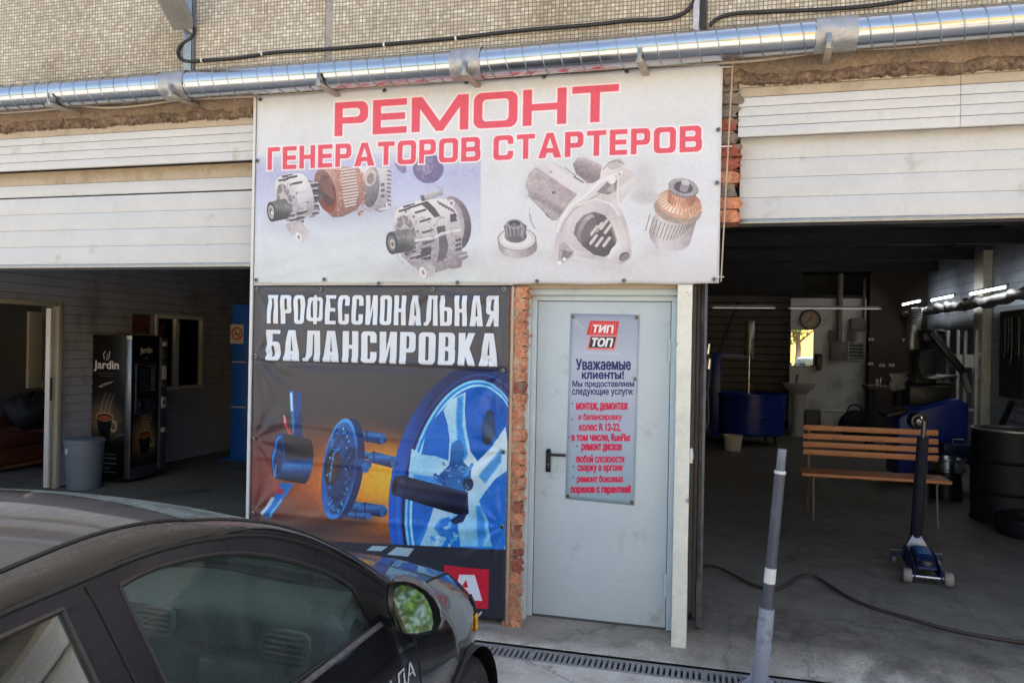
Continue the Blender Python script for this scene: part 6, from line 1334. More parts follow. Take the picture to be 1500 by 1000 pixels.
# workbench with jars
kY = 9.6; wk = thing('workbench', 'dark workbench with small parts at the back of the right bay', 'table', aty(1300,630,kY), world=True)
e_ = MB(); ex4 = pbox(e_, 1272,566,1330,571,kY,.6); e_.build('top', pm('bench_wood', (.44,.36,.27), .6, var=.3), wk, bevel=.006)
for x in (ex4[0]+.05, ex4[1]-.12):
    for y in (kY+.03, kY+.5): MB().box(x, y, 0, x+.06, y+.06, ex4[2]-.001).build('leg', m_beam, wk)
e_ = MB(); e_.box(ex4[0]+.1, kY+.1, .3, ex4[1]-.1, kY+.5, .33); e_.build('shelf', m_beam, wk)
for i, (px, r_, h_, mt, lab) in enumerate(((1285,.03,.13,m_wpaint,'white jar at the left end of the dark workbench'),(1291,.028,.15,m_chrome,'shiny can beside the white jar on the dark workbench'),(1305,.05,.10,m_rubber,'squat black tin in the middle of the dark workbench'),(1322,.05,.17,m_ebox,'beige can at the right end of the dark workbench'))):
    x = aty(px,560,kY+.15).x; j_ = thing('can', lab, 'can', (x,kY+.2,ex4[3]+.001)); MB().lathe([(.0001,0),(r_,0),(r_,h_*.85),(r_*.7,h_*.92),(.0001,h_*.92)], n=16).build('body', mt, j_); MB().lathe([(r_*.72,h_*.92),(r_*.72,h_),(.0001,h_)], n=16).build('lid', m_steel, j_)
# wall switches / small white things on the dark wall: sockets
for i, (px, py, lab) in enumerate(((1276,497,'small pale socket high on the dark wall right of the white panel'),(1275,533,'pale socket on the dark wall beside the white panel at mid height'),(1292,535,'middle pale socket of the row on the dark back wall'),(1306,535,'right pale socket of the row on the dark back wall'),(1326,498,'small pale switch on the dark wall left of the flexible hose'))):
    p = aty(px,py,BY-.31); t = thing('wall_socket', lab, 'socket', p, world=True); MB().box(p.x-.05,BY-.325,p.z-.03,p.x+.05,BY-.302,p.z+.03).build('plate', m_wpaint, t, bevel=.006); MB().box(p.x-.02,BY-.332,p.z-.012,p.x+.02,BY-.3255,p.z+.012).build('insert', m_ebox, t, bevel=.003)
# white shelving frame with boxes
fY = 7.9; sf_ = thing('shelving_frame', 'white metal shelving frame against the right wall', 'shelf', aty(1415,620,fY), world=True)
xs0, xs1, zt_ = aty(1403,560,fY).x, aty(1430,560,fY).x, aty(1415,483,fY).z
for x in (xs0, xs1):
    for y in (fY, fY+.5): MB().box(x-.02, y, 0, x+.02, y+.04, zt_).build('post', m_wpaint, sf_, bevel=.003)
for py in (536,600): z = aty(1415,py,fY).z; MB().box(xs0-.019, fY+.005, z-.02, xs1+.019, fY+.53, z).build('shelf', m_wpaint, sf_, bevel=.003)
z = aty(1415,536,fY).z; cb_ = thing('carton', 'white carton on the white shelving frame', 'box', ((xs0+xs1)/2-.02, fY+.2, z)); MB().box(-.17,-.14,.001,.14,.15,.17).build('box', m_wpaint, cb_, bevel=.004); MB().box(-.03,-.142,.001,.0,.152,.172).build('tape', m_ebox, cb_)
# monitor-like board pieces on the right wall
bY2 = atx(1470,520,RX-.06); y0b, y1b = atx(1462,520,RX-.06).y, atx(1496,520,RX-.06).y; zb0, zb1 = atx(1475,582,RX-.06).z, atx(1475,455,RX-.06).z
tb3 = thing('tool_board', 'dark tool board with hanging tools on the right siding wall', 'board', (RX-.05,(y0b+y1b)/2,zb0), world=True)
MB().box(RX-.045, y1b, zb0, RX-.0135, y0b, zb1).build('panel', m_dark, tb3, bevel=.004)
for k in range(6): 
    y = y1b+(k+.7)*(y0b-y1b)/7; h_ = random.uniform(.25,.6)*(zb1-zb0); e_ = MB(); e_.box(RX-.065, y-.015, zb1-.1-h_, RX-.046, y+.015, zb1-.1); e_.cyl((RX-.058,y,zb1-.1-h_-.06),(RX-.058,y,zb1-.1-h_),.03,.015,n=10); e_.build('tool', random.choice([m_steel, m_chrome, m_beam]), tb3)
cpx0, cpx1 = atx(1437,540,RX-.02), atx(1451,540,RX-.02); cpz = atx(1444,452,RX).z
pc_ = thing('wall_post', 'cream square post standing at the right siding wall', 'post', (RX-.08,(cpx0.y+cpx1.y)/2,0), world=True)
MB().box(RX-.14, cpx1.y, 0, RX-.014, cpx0.y, 3.3).build('shaft', m_column, pc_, bevel=.006); MB().box(RX-.16, cpx1.y-.02, 0, RX-.0135, cpx0.y+.02, .05).build('foot', m_beam, pc_)
ra = atx(1453,535,RX-.2); rgc = thing('white_cloth', 'white cloth hung on the cream post by the right wall', 'rag', ra, world=True)
bm_ = MB(); bm_.grid(lambda u, v: (RX-.17-.05*math.sin(u*6+v*3), cpx1.y-.12+u*.34, ra.z+.2-v*(.36+.1*math.sin(u*4))), np.linspace(0,1,10), np.linspace(0,1,10)); bm_.build('cloth', m_wpaint, rgc, smooth=180, solid=.004)
lt2 = thing('leaning_board', 'dark narrow board leaning against the right siding wall', 'board', (RX-.25,cpx1.y-.5,0), world=True)
e_ = MB(); e_.bar((RX-.30,cpx1.y-.55,0), (RX-.05,cpx1.y-.95,1.1), .10, .03); e_.build('board', m_beam, lt2, bevel=.003); e_ = MB(); e_.bar((RX-.32,cpx1.y-.53,.1), (RX-.30,cpx1.y-.56,.18), .11, .034); e_.build('end_band', m_steel, lt2)
# black drum with steel rim, tyre in front of it
dp = atz(1478,772,0); drm = thing('steel_drum', 'tall black drum with bright rim at the right edge', 'barrel', (dp.x+.12, dp.y+.35, 0))
dh = aty(1478,628,dp.y+.35).z; dr_ = .36
MB().lathe([(.0001,0),(dr_,0),(dr_+.01,.02),(dr_,.04),(dr_,dh*.33-.02),(dr_+.015,dh*.33),(dr_,dh*.33+.02),(dr_,dh*.66-.02),(dr_+.015,dh*.66),(dr_,dh*.66+.02),(dr_,dh-.02)], n=40).build('shell', m_rubber, drm)
MB().lathe([(dr_+.001,dh-.02),(dr_+.012,dh-.01),(dr_+.012,dh+.005),(dr_-.01,dh+.006),(dr_-.02,dh-.02)], n=40).build('rim', m_galv2, drm); MB().lathe([(.0001,dh-.03),(dr_-.02,dh-.03)], n=40).build('lid', m_beam, drm); MB().lathe([(.0001,dh-.01),(.05,dh-.01),(.05,dh-.03)], (.1,0,0), n=16).build('cap', m_steel, drm)
def tyre(label, x, y, z, r, w, grp=None, rot=None):
    t = thing('tyre', label, 'tyre', (x,y,z), group=grp); 
    pr = [(r*.62,.02*w),(r*.66,0),(r*.86,0),(r*.97,.10*w),(r,.28*w),(r*.985,.30*w),(r*.985,.34*w),(r,.36*w),(r,.64*w),(r*.985,.66*w),(r*.985,.70*w),(r,.72*w),(r*.97,.90*w),(r*.86,w),(r*.66,w),(r*.62,.98*w),(r*.58,.8*w),(r*.58,.2*w),(r*.62,.02*w)]
    MB().lathe(pr, n=40).build('carcass', m_rubber, t); tr = MB()
    for k in range(40): a = 2*math.pi*k/40; tr.obox((r*1.001*math.cos(a),r*1.001*math.sin(a),.5*w), (.012,r*.05,w*.26), Matrix.Rotation(a,3,'Z'))
    tr.build('tread_blocks', m_rubber, t); return t
tp_ = atz(1490,790,0); tyre('black tyre lying on the floor before the tall drum', tp_.x+.22, tp_.y+.22, 0, .33, .2)
# compressor with silver tank and wheel rim
rY = 5.6; rp = atz(1388,738,0); rw = thing('loose_wheel', 'bright steel wheel rim on a black stand right of the bench', 'wheel', (aty(1394,680,5.3).x, 5.5, 0))
rz0 = aty(1394,692,5.3).z; rr_ = .21
MB().lathe([(.0001,0),(.18,0),(.16,rz0-.02),(.0001,rz0-.02)], n=24).build('stand', m_black, rw); MB().lathe([(rr_*.7,rz0),(rr_,rz0),(rr_,rz0+.015),(rr_*.9,rz0+.03),(rr_*.9,rz0+.12),(rr_,rz0+.135),(rr_,rz0+.15),(rr_*.85,rz0+.15),(rr_*.8,rz0+.06),(.0001,rz0+.05)], n=32).build('rim', m_chrome, rw)
cp_ = thing('blue_toolbox', 'dark blue toolbox standing behind the steel wheel rim', 'toolbox', (aty(1402,650,6.0).x, 5.95, aty(1402,672,6.0).z))
MB().box(-.2,-.12,.001,.2,.12,.2).build('case', m_jb, cp_, bevel=.015); MB().tube([(-.07,0,.2),(-.06,0,.25),(.06,0,.25),(.07,0,.2)], .012, 8).build('handle', m_steel, cp_); MB().box(-.202,-.122,.12,.202,.122,.128).build('seam', m_black, cp_)
st2 = thing('low_stand', 'low dark stand under the blue toolbox', 'stand', (aty(1402,650,6.0).x, 5.95, 0)); hh = aty(1402,672,6.0).z; MB().box(-.22,-.14,hh-.03,.22,.14,hh-.0005).build('top', m_beam, st2)
for x in (-.2,.17):
    for y in (-.12,.09): MB().box(x,y,0,x+.03,y+.03,hh-.031).build('leg', m_beam, st2)
# hoses hanging at the jamb behind the pilaster
hb = thing('hanging_hoses', 'black air hoses with fittings hanging at the left jamb of the right bay', 'hose', aty(1032,560,.7), world=True)
for k, pp in enumerate((((1030,520),(1024,545),(1028,590),(1034,625),(1028,640)), ((1036,515),(1040,550),(1030,600),(1026,560),(1030,525)), ((1034,530),(1036,575),(1038,620),(1030,632)))):
    MB().tube([aty(px,py,.8+.05*k) for px, py in pp], .011, 8, smooth=2).build('hose', m_rubber, hb)
for px, py in ((1030,530),(1036,518),(1028,540),(1037,540)): p = aty(px,py,.78); MB().cyl(p, p+Vector((.01,0,.07)), .018, .012, 12).build('fitting', m_chrome, hb)
p = aty(1034,512,.85); MB().bar(p, p+Vector((-.15,.02,0)), .015, .02).build('hook', m_steel, hb)
bj = thing('jamb_board', 'narrow brownish board standing behind the cream pilaster', 'board', (-.05,.5,0), world=True)
MB().box(-.085,.36,.02,-.02,.44,2.2).build('board', pm('brown_board', (.42,.37,.31), .8, var=.2), bj, bevel=.004); MB().box(-.09,.35,.0,-.015,.45,.019).build('foot', m_beam, bj)
p = aty(1012,668,-.0); sw = thing('small_switch', 'small cream switch on the right face of the pilaster', 'switch', (-.10,.03,p.z), world=True)
MB().box(-.1065,.015,p.z-.045,-.088,.055,p.z+.045).build('case', m_wpaint, sw, bevel=.004); MB().box(-.0878,.025,p.z-.02,-.083,.045,p.z+.02).build('rocker', m_tan, sw, bevel=.002)
# ================================================================ car
def lerpt(t, xs, ys): return float(np.interp(t, xs, ys))
W_ = lambda z: lerpt(z, [.2,.3,.45,.6,.75,.83,.92,1.36,1.43,1.46], [.80,.83,.847,.852,.848,.838,.81,.60,.505,.45])
DRIP = [(-2.95,1.06),(-2.75,1.17),(-2.5,1.27),(-2.2,1.325),(-2.0,1.348),(-1.8,1.360),(-1.6,1.366),(-1.45,1.372),(-1.285,1.366),(-1.10,1.342),(-.914,1.286),(-.778,1.220),(-.607,1.110),(-.543,1.057),(-.46,.985)]
DITCH = [(-2.95,1.105),(-2.75,1.215),(-2.5,1.315),(-2.2,1.375),(-2.0,1.398),(-1.8,1.409),(-1.65,1.420),(-1.52,1.428),(-1.37,1.425),(-1.277,1.412),(-1.10,1.383),(-.914,1.325),(-.778,1.257),(-.607,1.145),(-.543,1.09),(-.43,.995)]
drip = lambda s: lerpt(s, *zip(*DRIP)); ditch = lambda s: lerpt(s, *zip(*DITCH))
def smooth_curve(f, s): return sum(f(s+d)*w for d, w in ((-.08,.15),(-.04,.2),(0,.3),(.04,.2),(.08,.15)))
DR_ = lambda s: smooth_curve(drip, s); DI_ = lambda s: smooth_curve(ditch, s)
def dust_paint(name, base, rough=.25, dust=(.30,.295,.29), amt=.75, coat=.6):
    m = bpy.data.materials.new(name); m.use_nodes = True; t = m.node_tree; b = t.nodes['Principled BSDF']
    tc = t.nodes.new('ShaderNodeTexCoord'); P = tc.outputs['Object']
    n1 = N(t, 'ShaderNodeTexNoise', i_Scale=3.0, i_Detail=9.0, i_Roughness=.7, i_Distortion=.6); t.links.new(P, n1.inputs['Vector'])
    mp = t.nodes.new('ShaderNodeMapping'); mp.inputs['Scale'].default_value = (6, 90, 90); t.links.new(P, mp.inputs[0])
    n2 = N(t, 'ShaderNodeTexNoise', i_Scale=1.0, i_Detail=4.0); t.links.new(mp.outputs[0], n2.inputs['Vector'])
    n3 = N(t, 'ShaderNodeTexNoise', i_Scale=140.0, i_Detail=2.0); t.links.new(P, n3.inputs['Vector'])
    geo = t.nodes.new('ShaderNodeNewGeometry'); sp = t.nodes.new('ShaderNodeSeparateXYZ'); t.links.new(geo.outputs['Normal'], sp.inputs[0])
    up = ramp(t, sp.outputs[2], [(.78, (.08,)*3+(1,)), (.995, (1,1,1,1))])          # dust settles on level panels
    a = ramp(t, n1.outputs[0], [(.3, (.35,)*3+(1,)), (.7, (1,1,1,1))]); c = ramp(t, n2.outputs[0], [(.35, (.6,)*3+(1,)), (.65, (1,1,1,1))]); d = ramp(t, n3.outputs[0], [(.4, (.7,)*3+(1,)), (.6, (1,1,1,1))])
    k = mixc(t, 1.0, mixc(t, 1.0, mixc(t, 1.0, up, a, 'MULTIPLY'), c, 'MULTIPLY'), d, 'MULTIPLY')
    k = mixc(t, 1.0, k, (amt, amt, amt, 1), 'MULTIPLY')
    t.links.new(mixc(t, k, lin(base), lin(dust)), b.inputs['Base Color'])
    t.links.new(ramp(t, k, [(0, (rough,)*3+(1,)), (.5, (.75,)*3+(1,))]), b.inputs['Roughness'])
    cw = N(t, 'ShaderNodeMath', operation='MULTIPLY_ADD'); cw.inputs[1].default_value = -coat*1.4; cw.inputs[2].default_value = coat; t.links.new(k, cw.inputs[0]); cl_ = N(t, 'ShaderNodeMath', operation='MAXIMUM'); cl_.inputs[1].default_value = 0; t.links.new(cw.outputs[0], cl_.inputs[0])
    t.links.new(cl_.outputs[0], b.inputs['Coat Weight']); b.inputs['Coat Roughness'].default_value = .05
    b.inputs['Metallic'].default_value = .0
    return m
ZT = lambda s: lerpt(s, [-3.45,-3.3,-3.1,-2.8,-.55,-.45,-.2,0,.3,.55,.72,.80], [.80,.93,.985,.985,.972,.985,.957,.922,.848,.77,.69,.58])
LT = lambda s: lerpt(s, [-3.45,-3.2,-2.95,-2.75,-.55,-.45,-.2,.1,.5,.72,.8], [.70,.72,.76,.785,.785,.77,.715,.70,.68,.66,.66])
PT = lambda s: lerpt(s, [-3.45,-3.38,-3.25,-3.05,-2.8,-.12,.1,.25,.4,.55,.65,.74,.8], [.72,.84,.93,.98,1,1,.962,.920,.872,.81,.75,.65,.52])
def side_pt(s, t, sg):                                # t 0 top .. 1 bottom
    zt, lt = ZT(s), LT(s); zb = .20 if s < .3 else .20+.0*(s-.3)
    k = min(1, max(0, (s+.6)/.4)); z = zt+(zb-zt)*t
    lw = W_(min(z, .93)); f = min(1, t/.32); lat = lt+(lw-lt)*(1-(1-f)**2.2) if k > 0 else None
    l2 = W_(z); lat = l2 if lat is None else l2*(1-k)+lat*k
    if abs(z-.69) < .05: lat += .006*(1-abs(z-.69)/.05)           # crease along the doors
    if z < .34 and s < -.4 and s > -2.2: lat += -.0
    return Vector((s, sg*lat*PT(s), z))
def build_car(name, label, loc, rz, paint, lettering=True):
    car = thing(name, label, 'car', loc, rz)
    m_glass = glass('car_glass', (.60,.77,.72), .0, 1.0, .15); m_trim = pm('car_black_trim', (.05,.05,.055), .45, var=.1); m_seam = pm('car_gap', (.012,.012,.013), .7)  # film on the side windows: dust plus painted teal reflection
    m_int = pm('car_interior_grey', (.46,.48,.48), .7, var=.1, vs=6); m_intd = pm('car_interior_dark', (.20,.21,.215), .7, var=.1, vs=6)
    # --- lower body skin
    SS = sorted(set(list(np.round(np.arange(-3.45, .801, .035), 4))+[.80])); TT = list(np.linspace(0, 1, 24)); arches = ((0.0,.31,.345),(-2.57,.31,.345))
    body = MB(); n = len(TT)
    for sg in (-1, 1):
        V = [side_pt(s, t, sg) for s in SS for t in TT]
        for v in V:
            for (ax, az, ar) in arches:
                d = math.hypot(v.x-ax, v.z-az)
                if ar-.030 < d < ar+.022 and v.z > .19: k = ar/d; v.x, v.z = ax+(v.x-ax)*k, az+(v.z-az)*k; v.y += sg*.007
        F = []
        for i in range(len(SS)-1):
            for j in range(n-1):
                q = [i*n+j, (i+1)*n+j, (i+1)*n+j+1, i*n+j+1]; c_ = sum((V[k] for k in q), Vector())/4
                if any(math.hypot(c_.x-ax, c_.z-az) < ar-.004 for ax, az, ar in arches): continue
                F.append(q if sg < 0 else q[::-1])
        body.add(V, F)
    e = [(side_pt(.80,t,-1), side_pt(.80,t,1)) for t in TT]
    body.grid(lambda a, b: e[int(b)][0].lerp(e[int(b)][1], a)+Vector((.06*(1-(2*a-1)**2),0,0)), np.linspace(0,1,13), range(n))
    e2 = [(side_pt(-3.45,t,-1), side_pt(-3.45,t,1)) for t in TT]
    body.grid(lambda a, b: e2[int(b)][0].lerp(e2[int(b)][1], a)-Vector((.05*(1-(2*a-1)**2),0,0)), np.linspace(0,1,13), range(n))
    bo = body.build('body', paint, car, smooth=40, fix=False)
    def hoodp(u, v):                                  # u = s, v = -1..1
        a = side_pt(u, 0, 1); return Vector((u+.10*(1-v*v)*lerpt(u,[-.45,-.2,.6,.8],[.6,.3,.1,.6]), v*abs(a.y), a.z+.050*(1-abs(v)**2.4)*lerpt(u,[-.45,.5,.8],[1,.9,.4])-.012*max(0,abs(v)-.86)/.14*0))
    hood = MB().grid(hoodp, np.linspace(-.47,.80,40), np.linspace(-1,1,29)).build('hood', paint, car, smooth=60)
    MB().grid(lambda u, v: (u, v*abs(side_pt(u,0,1).y), ZT(u)+.03*(1-v*v)), np.linspace(-3.45,-2.9,14), np.linspace(-1,1,15)).build('trunk_lid', paint, car, smooth=60)
    # gap lines: hood edge, doors
    gl = MB()
    for sg in (-1,1):
        A = []
        for s in np.linspace(-.42,.74,30): p = side_pt(s,0,sg); A.append(Vector((p.x, p.y+sg*.006, p.z-.002)))
        gl.tube(A, .0045, 5)
    gl.tube([hoodp(.735,v)+Vector((0,0,.0)) for v in np.linspace(-1,1,25)], .004, 5)
    for sg in (-1,1):
        for pts in ([(-.47,t) for t in np.linspace(.05,.9,20)], [(-1.56,t) for t in np.linspace(.0,.9,20)], [(-2.45,t) for t in np.linspace(0,.45,14)]):
            gl.tube([side_pt(s,t,sg)+Vector((0,sg*.0005,0)) for s, t in pts], .0032, 5)
        gl.tube([side_pt(s,.9,sg)+Vector((0,sg*.0005,0)) for s in np.linspace(-2.2,-.47,24)], .0035, 5)
    gl.build('panel_gaps', m_seam, car)
    # --- greenhouse
    def S3(s, z, sg, inset=0): return Vector((s, sg*(W_(z)-inset), z))
    glassF = [(-1.533,1.338),(-1.48,1.344),(-1.422,1.346),(-1.314,1.338),(-1.22,1.325),(-1.123,1.303),(-1.02,1.268),(-.919,1.226),(-.83,1.180),(-.758,1.134),(-.715,1.098),(-.69,.978),(-.9,.980),(-1.1,.982),(-1.3,.984),(-1.475,.986),(-1.502,1.135)]
    glassR = [(-1.673,1.336),(-1.81,1.330),(-2.0,1.312),(-2.2,1.278),(-2.4,1.22),(-2.55,1.15),(-2.62,1.08),(-2.60,1.01),(-2.3,1.0),(-2.0,.994),(-1.62,.988),(-1.654,1.195)]
    sail = [(-.708,1.092),(-.60,1.045),(-.545,1.0),(-.53,.978),(-.685,.978)]
    for sg in (-1, 1):
        ss = np.linspace(-2.9,-.47,60)
        outer = [(s, DR_(s)) for s in ss]+[(-.47,.974)]+[(s, .974) for s in np.linspace(-.6,-2.9,12)]
        bm = bmesh.new()
        def loop(pts):
            vs = [bm.verts.new(S3(s,z,sg)) for s, z in pts]; return [bm.edges.new((vs[i], vs[(i+1)%len(vs)])) for i in range(len(vs))]
        es = loop(outer)+loop(glassF)+loop(glassR)
        bmesh.ops.triangle_fill(bm, use_beauty=True, use_dissolve=False, edges=es, normal=(0,sg,0)); bm.verts.index_update()
        mb = MB(); mb.add([v.co.copy() for v in bm.verts], [[v.index for v in f.verts] for f in bm.faces]); bm.free()
        # drop triangles that fell inside the glass openings
        keep = []
        for f in mb.f:
            c_ = [sum(mb.v[i][k] for i in f)/3 for k in (0,2)]
            inside = any(float(sd_poly(np.array([[c_[0]]]), np.array([[c_[1]]]), g)[0,0]) < 0 for g in (glassF, glassR))
            if not inside: keep.append(f)
        mb.f = keep; mb.build('door_frame', pm('satin_black_frame', (.085,.085,.115), .26, var=.12, vs=4, fine=.02, bump=.02), car, smooth=0, solid=.012 if sg > 0 else .012)
        for g, nm in ((glassF,'front_side_glass'),(glassR,'rear_side_glass')):
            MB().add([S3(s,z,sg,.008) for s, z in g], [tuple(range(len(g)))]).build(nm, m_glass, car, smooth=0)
            MB().tube([S3(s,z,sg,.003) for s, z in g+[g[0]]], .0065, 6).build('glass_seal', m_trim, car)
        MB().add([S3(s,z,sg,-.003) for s, z in sail]+[S3(s,z,sg,.006) for s, z in sail], [tuple(range(5)), tuple(range(9,4,-1))]+[(i,(i+1)%5,5+(i+1)%5,5+i) for i in range(5)]).build('mirror_sail', m_trim, car, smooth=0)
        MB().tube([S3(s,.975,sg,-.004) for s in np.linspace(-2.85,-.60,20)], .009, 6).build('sill_strip', pm('sill_strip', (.30,.30,.31), .5, var=.3, vs=30), car)
        MB().tube([S3(s,z,sg,-.0005) for s, z in ((-1.610,1.362),(-1.597,1.30),(-1.574,1.163),(-1.562,.976))], .0035, 5).build('door_gap', m_seam, car)
        # black drip seam and painted roof rail / A-pillar
        MB().tube([S3(s,DR_(s)+.004,sg,.001) for s in np.linspace(-2.93,-.47,70)], .0075, 6).build('drip_seal', m_seam, car)
        rail = MB(); ss = np.linspace(-2.94,-.45,70); rows = 7
        rail.grid(lambda s, t: S3(s, DR_(s)+.010+(DI_(s)-DR_(s)-.010)*t, sg, -.010*math.sin(math.pi*min(1,t*1.0))), ss, np.linspace(0,1,rows)); rail.build('roof_rail', paint, car, smooth=60)
        MB().tube([S3(s,DI_(s)+.002,sg,.004) for s in np.linspace(-2.9,-1.25,40)], .006, 6).build('roof_ditch', m_seam, car)
        MB().tube([S3(s,DI_(s),sg,.004) for s in np.linspace(-1.25,-.43,24)], .007, 6).build('windscreen_seal', m_trim, car)
    lat = lambda s: W_(DI_(s))-.006
    bul = lambda s, v: .07*(1-v*v)*lerpt(s,[-2.9,-2.2,-1.7,-1.2,-.4],[-1.0,-.2,.1,1,1])
    crown = lambda s: lerpt(s,[-2.95,-2.6,-2.0,-1.4,-1.2,-.4],[.010,.024,.034,.030,.018,.004])
    top = lambda s, v: Vector((s+bul(s,v), v*lat(s), DI_(s)+crown(s)*(1-abs(v)**2.2)))
    MB().grid(top, np.linspace(-2.35,-1.24,44), np.linspace(-1,1,33)).build('roof', paint, car, smooth=60)
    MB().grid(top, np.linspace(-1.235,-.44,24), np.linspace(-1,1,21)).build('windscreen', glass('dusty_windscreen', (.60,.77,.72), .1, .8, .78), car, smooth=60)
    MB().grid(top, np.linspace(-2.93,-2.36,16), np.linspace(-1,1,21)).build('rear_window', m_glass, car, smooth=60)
    MB().grid(lambda s, v: Vector((s+.10*(1-v*v)*.6, v*.75, .992+.03*(1-v*v))), [-.52,-.44], np.linspace(-1,1,13)).build('cowl', m_trim, car, smooth=60)
    # aerial shark fin and wheels
    for (ax, sg) in ((0,-1),(0,1),(-2.57,-1),(-2.57,1)):
        y = sg*.755; w = MB(); r = .305; pr = [(r*.66,-.10),(r*.88,-.105),(r*.97,-.085),(r,-.05),(r,.05),(r*.97,.085),(r*.88,.105),(r*.66,.10)]
        w.lathe(pr, (ax,y,.31), (0,1,0), 36); wo = w.build('wheel', m_rubber, car)
        rm_ = MB(); rm_.lathe([(r*.67,sg*.10),(r*.64,sg*.085),(r*.60,sg*.05),(r*.15,sg*.06),(.0001,sg*.07)], (ax,y,.31), (0,1,0), 30)
        for k in range(7): a = 2*math.pi*k/7; rm_.bar((ax+.05*math.cos(a),y+sg*.075,.31+.05*math.sin(a)), (ax+r*.64*math.cos(a),y+sg*.08,.31+r*.64*math.sin(a)), .035, .02, (0,1,0))
        rm_.build('rim', m_alu, wo); 
        MB().lathe([(.34,-.12),(.345,.10)], (ax,y,.31), (0,1,0), 30).build('arch_liner', m_trim, car)
    # lamps
    for sg in (-1,1):
        hl = MB(); A = [[side_pt(s,t,sg)+Vector((.006,sg*.006,.003)) for t in np.linspace(.16,.42,7)] for s in np.linspace(.40,.74,10)]
        hl.add([p for r_ in A for p in r_], [(i*7+j,(i+1)*7+j,(i+1)*7+j+1,i*7+j+1) for i in range(9) for j in range(6)]); ho = hl.build('headlight', pm('headlight_lens', (.62,.64,.66), .12, .3, var=.1), car, smooth=60)
        am = MB(); A = [[side_pt(s,t,sg)+Vector((.004,sg*.014,.002)) for t in np.linspace(.26,.37,5)] for s in np.linspace(.30,.37,6)]
        am.add([p for r_ in A for p in r_], [(i*5+j,(i+1)*5+j,(i+1)*5+j+1,i*5+j+1) for i in range(5) for j in range(4)]); am.build('turn_signal', pm('amber_lens', (.86,.62,.10), .15, var=.3, vs=30), ho, smooth=60, solid=.012)
        tl_ = MB(); A = [[side_pt(s,t,sg)+Vector((-.004,sg*.006,.0)) for t in np.linspace(.06,.36,6)] for s in np.linspace(-3.44,-3.15,9)]
        tl_.add([p for r_ in A for p in r_], [(i*6+j,(i+1)*6+j,(i+1)*6+j+1,i*6+j+1) for i in range(8) for j in range(5)]); tl_.build('tail_light', pm('tail_red', (.45,.04,.05), .15), car, smooth=60)
        MB().box(-1.30, sg*(W_(.83)+.004), .80, -1.50, sg*(W_(.83)+.03), .835).build('door_handle', paint, car, bevel=.008)
        MB().box(-2.15, sg*(W_(.83)+.004), .80, -2.35, sg*(W_(.83)+.03), .835).build('door_handle', paint, car, bevel=.008)
    # door mirrors, built for the right side and mirrored
    Rz = Matrix.Rotation(rz,4,'Z'); inv = (Matrix.Translation(loc)@Rz).inverted()
    def onplane(px, py, s0):
        o, d = inv@CAM_REF, (inv.to_3x3())@RAY_REF(px,py); return o+d*((s0-o.x)/d.x)
    ol = MIRROR_OUT; gi = MIRROR_GLASS
    for sg in (-1,1):
        O = [Vector((p.x,-sg*p.y,p.z)) for p in ol]; Gm = [Vector((p.x,-sg*p.y,p.z)) for p in gi]; c0 = sum(O, Vector())/len(O); m = len(O)
        hz = MB(); V = []; L = [(0,.985),(.010,1.0),(.03,.99),(.06,.93),(.09,.78),(.105,.55)]
        for dxx, k in L: V += [c0+(p-c0)*k+Vector((dxx,-sg*.35*dxx,.1*dxx)) for p in O]
        hz.add(V, [(i*m+j, i*m+(j+1)%m, (i+1)*m+(j+1)%m, (i+1)*m+j) for i in range(len(L)-1) for j in range(m)]+[tuple((len(L)-1)*m+j for j in range(m))]); mo = hz.build('door_mirror', paint, car, smooth=60)
        bz = MB(); g2 = [c0+(p-c0)*.97+Vector((.004,0,0)) for p in O]; mi_ = [Vector((p.x+.020+(p.y-c0.y)*sg*.16+(p.z-c0.z)*.23,p.y,p.z)) for p in Gm_match(O, Gm)]
        bz.add(g2+mi_, [(i,(i+1)%m,m+(i+1)%m,m+i) for i in range(m)]); bz.build('bezel', m_trim, mo, smooth=60)
        gg = Gm; tilt = Vector((0,0,0)); MB().add([Vector((p.x+.022+(p.y-c0.y)*sg*.16+(p.z-c0.z)*.23,p.y,p.z)) for p in gg], [tuple(range(len(gg)))]).build('mirror_glass', MIRROR_MAT, mo, smooth=0)
        MB().bar((-.60,sg*.79,.985), (c0.x+.05,c0.y-sg*.05,c0.z-.06), .09, .035).build('arm', m_trim, mo, bevel=.01)
    # --- cabin
    MB().box(-2.9,-.76,.22,-.3,.76,.26).build('floor_pan', m_intd, car)
    def dash(u, v):                                   # u across -1..1, v along the section
        sec = [(-.46,1.0),(-.60,1.025),(-.72,1.03),(-.79,1.018),(-.815,.995),(-.80,.95),(-.78,.85),(-.73,.74),(-.66,.60)]
        i = int(v); hump = .018*math.exp(-((u+.05)/.22)**2)-.015*abs(u)**3; d = sec[i]; return Vector((d[0]+.05*abs(u)**2*(1 if i < 6 else .4)-.02*math.exp(-(u/.2)**2)*(i > 3), u*.735, d[1]+hump*(i < 6)))
    MB().grid(dash, np.linspace(-1,1,41), range(9)).build('dashboard', m_int, car, smooth=70)
    MB().grid(lambda u, v: Vector((-.812+.005*v,u*.66,.905-.015*v)), np.linspace(-.98,-.22,8), [0,1]).build('dash_trim', m_alu, car)
